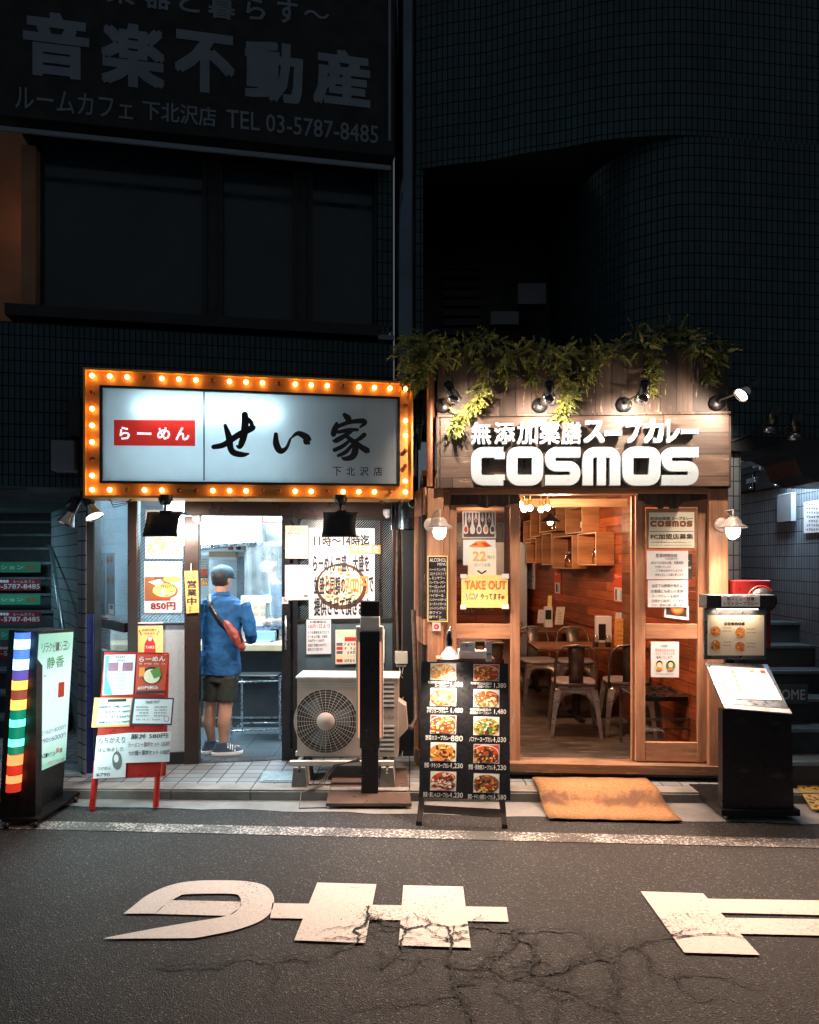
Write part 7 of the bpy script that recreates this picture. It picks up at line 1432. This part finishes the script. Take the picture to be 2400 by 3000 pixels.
def Q3(px, py, dy=0): return V(((px-1200)/SCL, 6.45+dy, 1.72-(py-1645)/SCL))
cu_ = thing('person', 'customer seen from behind in a blue denim shirt, flat cap and dark shorts', 'person', (-1.7, 6.45, 0))
hc = Q3(650, 1692, .0); m = MB(); yaw = 1.15; f_, s_ = head(m, hc, yaw)
m.tube([hc+V((-.005, -.01, -.06)), Q3(646, 1742), Q3(646, 1765)], [.055, .056, .08], 'skin', 14)
m.loft([(Q3(646, 1985), .16, .11), (Q3(646, 1900), .155, .105), (Q3(648, 1830), .165, .105), (Q3(650, 1775), .17, .09), (Q3(648, 1755), .09, .06)], 'skin')
arm = [(Q3(712, 1768), .05), (Q3(727, 1812, -.02), .045), (Q3(735, 1852, -.02), .04), (Q3(727, 1880, .14), .034), (Q3(717, 1888, .22), .026)]
m.tube([p for p, r in arm], [r for p, r in arm], 'skin', 12); hand(m, Q3(717, 1888, .22), Q3(700, 1885, .34), 1)
arm2 = [(Q3(597, 1768), .05), (Q3(585, 1815, .02), .045), (Q3(584, 1855, .05), .04), (Q3(605, 1878, .2), .034), (Q3(622, 1880, .28), .026)]
m.tube([p for p, r in arm2], [r for p, r in arm2], 'skin', 12); hand(m, Q3(622, 1880, .28), Q3(650, 1880, .36), -1)
legs = [[(Q3(622, 1975), .09), (Q3(620, 2030), .078), (Q3(616, 2070), .056), (Q3(614, 2095), .057), (Q3(611, 2112), .06), (Q3(617, 2145), .043), (Q3(622, 2180), .033), (Q3(623, 2195), .036)],
        [(Q3(668, 1975, -.02), .09), (Q3(668, 2030, -.03), .078), (Q3(665, 2070, -.05), .058), (Q3(664, 2095, -.06), .06), (Q3(662, 2112, -.06), .062), (Q3(661, 2145, -.06), .046), (Q3(659, 2180, -.07), .034), (Q3(660, 2195, -.07), .037)]]
for L in legs: m.tube([p for p, r in L], [r for p, r in L], 'skin', 14)
for L, dx in ((legs[0], .06), (legs[1], .12)):
    p = L[-1][0]; m.tube([V((p.x-.02, p.y, .05)), V((p.x+dx, p.y+.1, .035))], [.034, .026], 'skin', 8)
remesh(m, 'body', cu_, 'skin', .0075, smooth=3)
m = MB(); m.loft([(hc+V((-.006, -.016, z)), rx, ry) for z, rx, ry in ((-.075, .052, .05), (-.06, .07, .078), (-.03, .079, .088), (.0, .083, .096), (.03, .082, .098), (.06, .07, .085), (.09, .04, .05))], 'hair'); o = m.build('hair', cu_)
m = MB(); cc = hc+V((0, -.002, 0)); rows = []
for z, rx, ry in ((.0, .089, .104), (.02, .097, .113), (.045, .099, .115), (.075, .088, .102), (.098, .062, .074), (.112, .03, .036), (.116, .004, .004)): rows.append([cc+V((0, 0, z))+f_*(ry*cos(a)+.01)+s_*(rx*sin(a)) for a in [2*pi*k/28 for k in range(28)]])
m.grid(rows, 'cap_cloth', True, True); m.grid([[q+V((0, 0, -.0)) for q in rows[0]], [cc+(q-cc)*.93 for q in rows[0]]], 'cap_cloth', True, True)
m.grid([[cc+f_*(.10*cos(a))+s_*(.088*sin(a))+V((0, 0, .004)) for a in [-1.1+2.2*k/12 for k in range(13)]], [cc+f_*(.175*cos(a*.8))+s_*(.09*sin(a*.9))+V((0, 0, -.014)) for a in [-1.1+2.2*k/12 for k in range(13)]]], 'cap_cloth'); o = m.build('cap', cu_); q = o.modifiers.new('s', 'SOLIDIFY'); q.thickness = .005
m = MB()
m.loft([(Q3(646, 1975), .176, .13), (Q3(646, 1955), .174, .13), (Q3(647, 1900), .168, .125), (Q3(649, 1850), .172, .125), (Q3(652, 1800), .184, .122), (Q3(652, 1772), .186, .11), (Q3(650, 1757), .165, .10), (Q3(648, 1745), .10, .08)], 'denim', seg=24, pw=2.3)
m.tube([p for p, r in arm[:4]], [.066, .062, .058, .048], 'denim', 14); m.tube([p for p, r in arm2[:4]], [.066, .062, .058, .048], 'denim', 14)
remesh(m, 'shirt', cu_, 'denim', .008, .035, .11, 3)
m = MB(); m.loft([(Q3(647, 1750), .083, .075), (Q3(648, 1742), .078, .07), (Q3(648, 1733), .072, .066)], 'denim', cap=False, seg=24); o = m.build('collar', cu_); q = o.modifiers.new('s', 'SOLIDIFY'); q.thickness = .008
m = MB(); m.loft([(Q3(648, 1995), .165, .115), (Q3(648, 1955), .168, .115), (Q3(648, 1930), .16, .11)], 'shorts')
m.tube([Q3(622, 1985), Q3(621, 2020), Q3(618, 2052)], [.094, .088, .084], 'shorts', 18); m.tube([Q3(668, 1985, -.02), Q3(669, 2020, -.03), Q3(666, 2052, -.04)], [.096, .09, .085], 'shorts', 18)
remesh(m, 'shorts', cu_, 'shorts', .008, .012, .06, 2)
def shoe(c, ang):
    m = MB(); f = V((cos(ang), sin(ang), 0)); c = V(c); yw = ang
    m.loft([(c+V((0, 0, .0))+f*.05, .135, .045, yw), (c+V((0, 0, .025))+f*.05, .138, .048, yw), (c+V((0, 0, .03))+f*.05, .13, .046, yw)], 'white_p', seg=26, pw=2.6); o = m.build('shoe', cu_)
    m = MB(); m.loft([(c+V((0, 0, .028))+f*.05, .132, .045, yw), (c+V((0, 0, .055))+f*.045, .118, .042, yw), (c+V((0, 0, .085))+f*.015, .075, .04, yw), (c+V((0, 0, .11))-f*.0, .05, .038, yw)], 'shoe_dark', seg=24); m.build('upper', o)
    m = MB(); s = V((-f.y, f.x, 0))
    for k in range(4): a = c+f*(.055+.02*k)+V((0, 0, .1-.011*k)); m.tube([a-s*.043+V((0, 0, -.035)), a-s*.02, a+s*.02, a+s*.04+V((0, 0, -.03))], .005, 'white_p', 6)
    m.build('laces', o)
shoe((legs[0][-1][0].x-.02, legs[0][-1][0].y-.02, .006), .9); shoe((legs[1][-1][0].x-.01, legs[1][-1][0].y-.02, .006), .25)
m = MB(); st_pts = [Q3(616, 1741, -.06), Q3(628, 1772, -.135), Q3(650, 1805, -.16), Q3(676, 1832, -.165), Q3(700, 1850, -.15)]; wv = .022
m.grid([[p+V((-wv*.75, 0, -wv*.7)) for p in st_pts], [p+V((wv*.75, 0, wv*.7)) for p in st_pts]], 'black'); o = m.build('bag_strap', cu_); q = o.modifiers.new('s', 'SOLIDIFY'); q.thickness = .006
m = MB(); m.loft([(Q3(722, 1903, -.13), .012, .02), (Q3(718, 1892, -.135), .04, .045), (Q3(708, 1872, -.14), .055, .05), (Q3(694, 1848, -.145), .052, .045), (Q3(680, 1826, -.145), .04, .035), (Q3(670, 1812, -.14), .015, .02)], 'bag_red', seg=16); ob_ = remesh(m, 'sling_bag', None, 'bag_red', .007, .01, .04, 2)
ob_['label'] = 'orange red sling bag worn at the right hip of the customer'; ob_['category'] = 'bag'
m = MB(); m.tube([Q3(676, 1818, -.20), Q3(694, 1848, -.215), Q3(712, 1890, -.205)], .004, 'black', 5); m.tube([Q3(716, 1846, -.16), Q3(722, 1870, -.17), Q3(716, 1895, -.16)], .012, 'black', 6); m.build('zip', ob_)
# the cook behind the counter
ck = thing('person', 'cook in a black cap, white mask and blue shirt behind the counter, reaching out', 'person', (-1.45, 8.1, 0)); m = MB(); hc2 = V((-1.585, 8.12, 1.70)); f2_, s2_ = head(m, hc2, -2.3)
m.tube([hc2+V((0, .01, -.06)), V((-1.55, 8.15, 1.5)), V((-1.5, 8.17, 1.42))], [.052, .055, .08], 'skin', 12); m.loft([(V((-1.42, 8.2, .5)), .15, .1), (V((-1.42, 8.2, 1.0)), .15, .1), (V((-1.46, 8.18, 1.35)), .17, .09), (V((-1.48, 8.17, 1.42)), .09, .06)], 'skin')
for x in (-1.5, -1.34): m.tube([(x, 8.2, .55), (x, 8.2, .06)], [.08, .045], 'skin', 10)
ca = [V((-1.32, 8.17, 1.36)), V((-1.22, 8.1, 1.14)), V((-1.36, 7.9, 1.075)), V((-1.47, 7.8, 1.075))]; m.tube(ca, [.05, .04, .035, .024], 'skin', 10); hand(m, (-1.47, 7.8, 1.075), (-1.6, 7.73, 1.09), 1)
cb2 = [V((-1.63, 8.15, 1.36)), V((-1.72, 8.1, 1.15)), V((-1.66, 7.98, 1.02)), V((-1.6, 7.9, 1.06))]; m.tube(cb2, [.05, .04, .035, .024], 'skin', 10); hand(m, (-1.6, 7.9, 1.06), (-1.56, 7.82, 1.06), -1)
remesh(m, 'body', ck, 'skin', .009, smooth=3)
m = MB(); m.loft([(V((-1.42, 8.2, .9)), .18, .12), (V((-1.42, 8.2, 1.1)), .18, .12), (V((-1.46, 8.18, 1.32)), .195, .115), (V((-1.48, 8.17, 1.41)), .15, .09), (V((-1.5, 8.16, 1.46)), .07, .07)], 'cook_blue'); m.tube(ca[:2], [.075, .06], 'cook_blue', 12); m.tube(cb2[:2], [.075, .06], 'cook_blue', 12); remesh(m, 'shirt', ck, 'cook_blue', .01, .02, .07, 3)
m = MB(); m.loft([(V((-1.42, 8.2, .95)), .17, .115), (V((-1.42, 8.2, .5)), .18, .12), (V((-1.42, 8.2, .1)), .17, .11)], 'black'); m.build('apron', ck)
m = MB(); rows = []
for z, rx, ry in ((.03, .086, .104), (.06, .084, .102), (.1, .066, .08), (.122, .03, .036), (.126, .004, .004)): rows.append([hc2+V((0, 0, z))+f2_*(ry*cos(a))+s2_*(rx*sin(a)) for a in [2*pi*k/24 for k in range(24)]])
m.grid(rows, 'black', True, True); m.build('cap', ck)
m = MB(); m.grid([[hc2+V((0, 0, z))+f2_*(.125*cos(a)*q+.0)+s2_*(.085*sin(a)*q) for a in [-1.1+2.2*k/10 for k in range(11)]] for z, q in ((-.1, .8), (-.07, .98), (-.03, 1.02), (0.0, .86))], 'mask_white'); m.build('mask', ck)
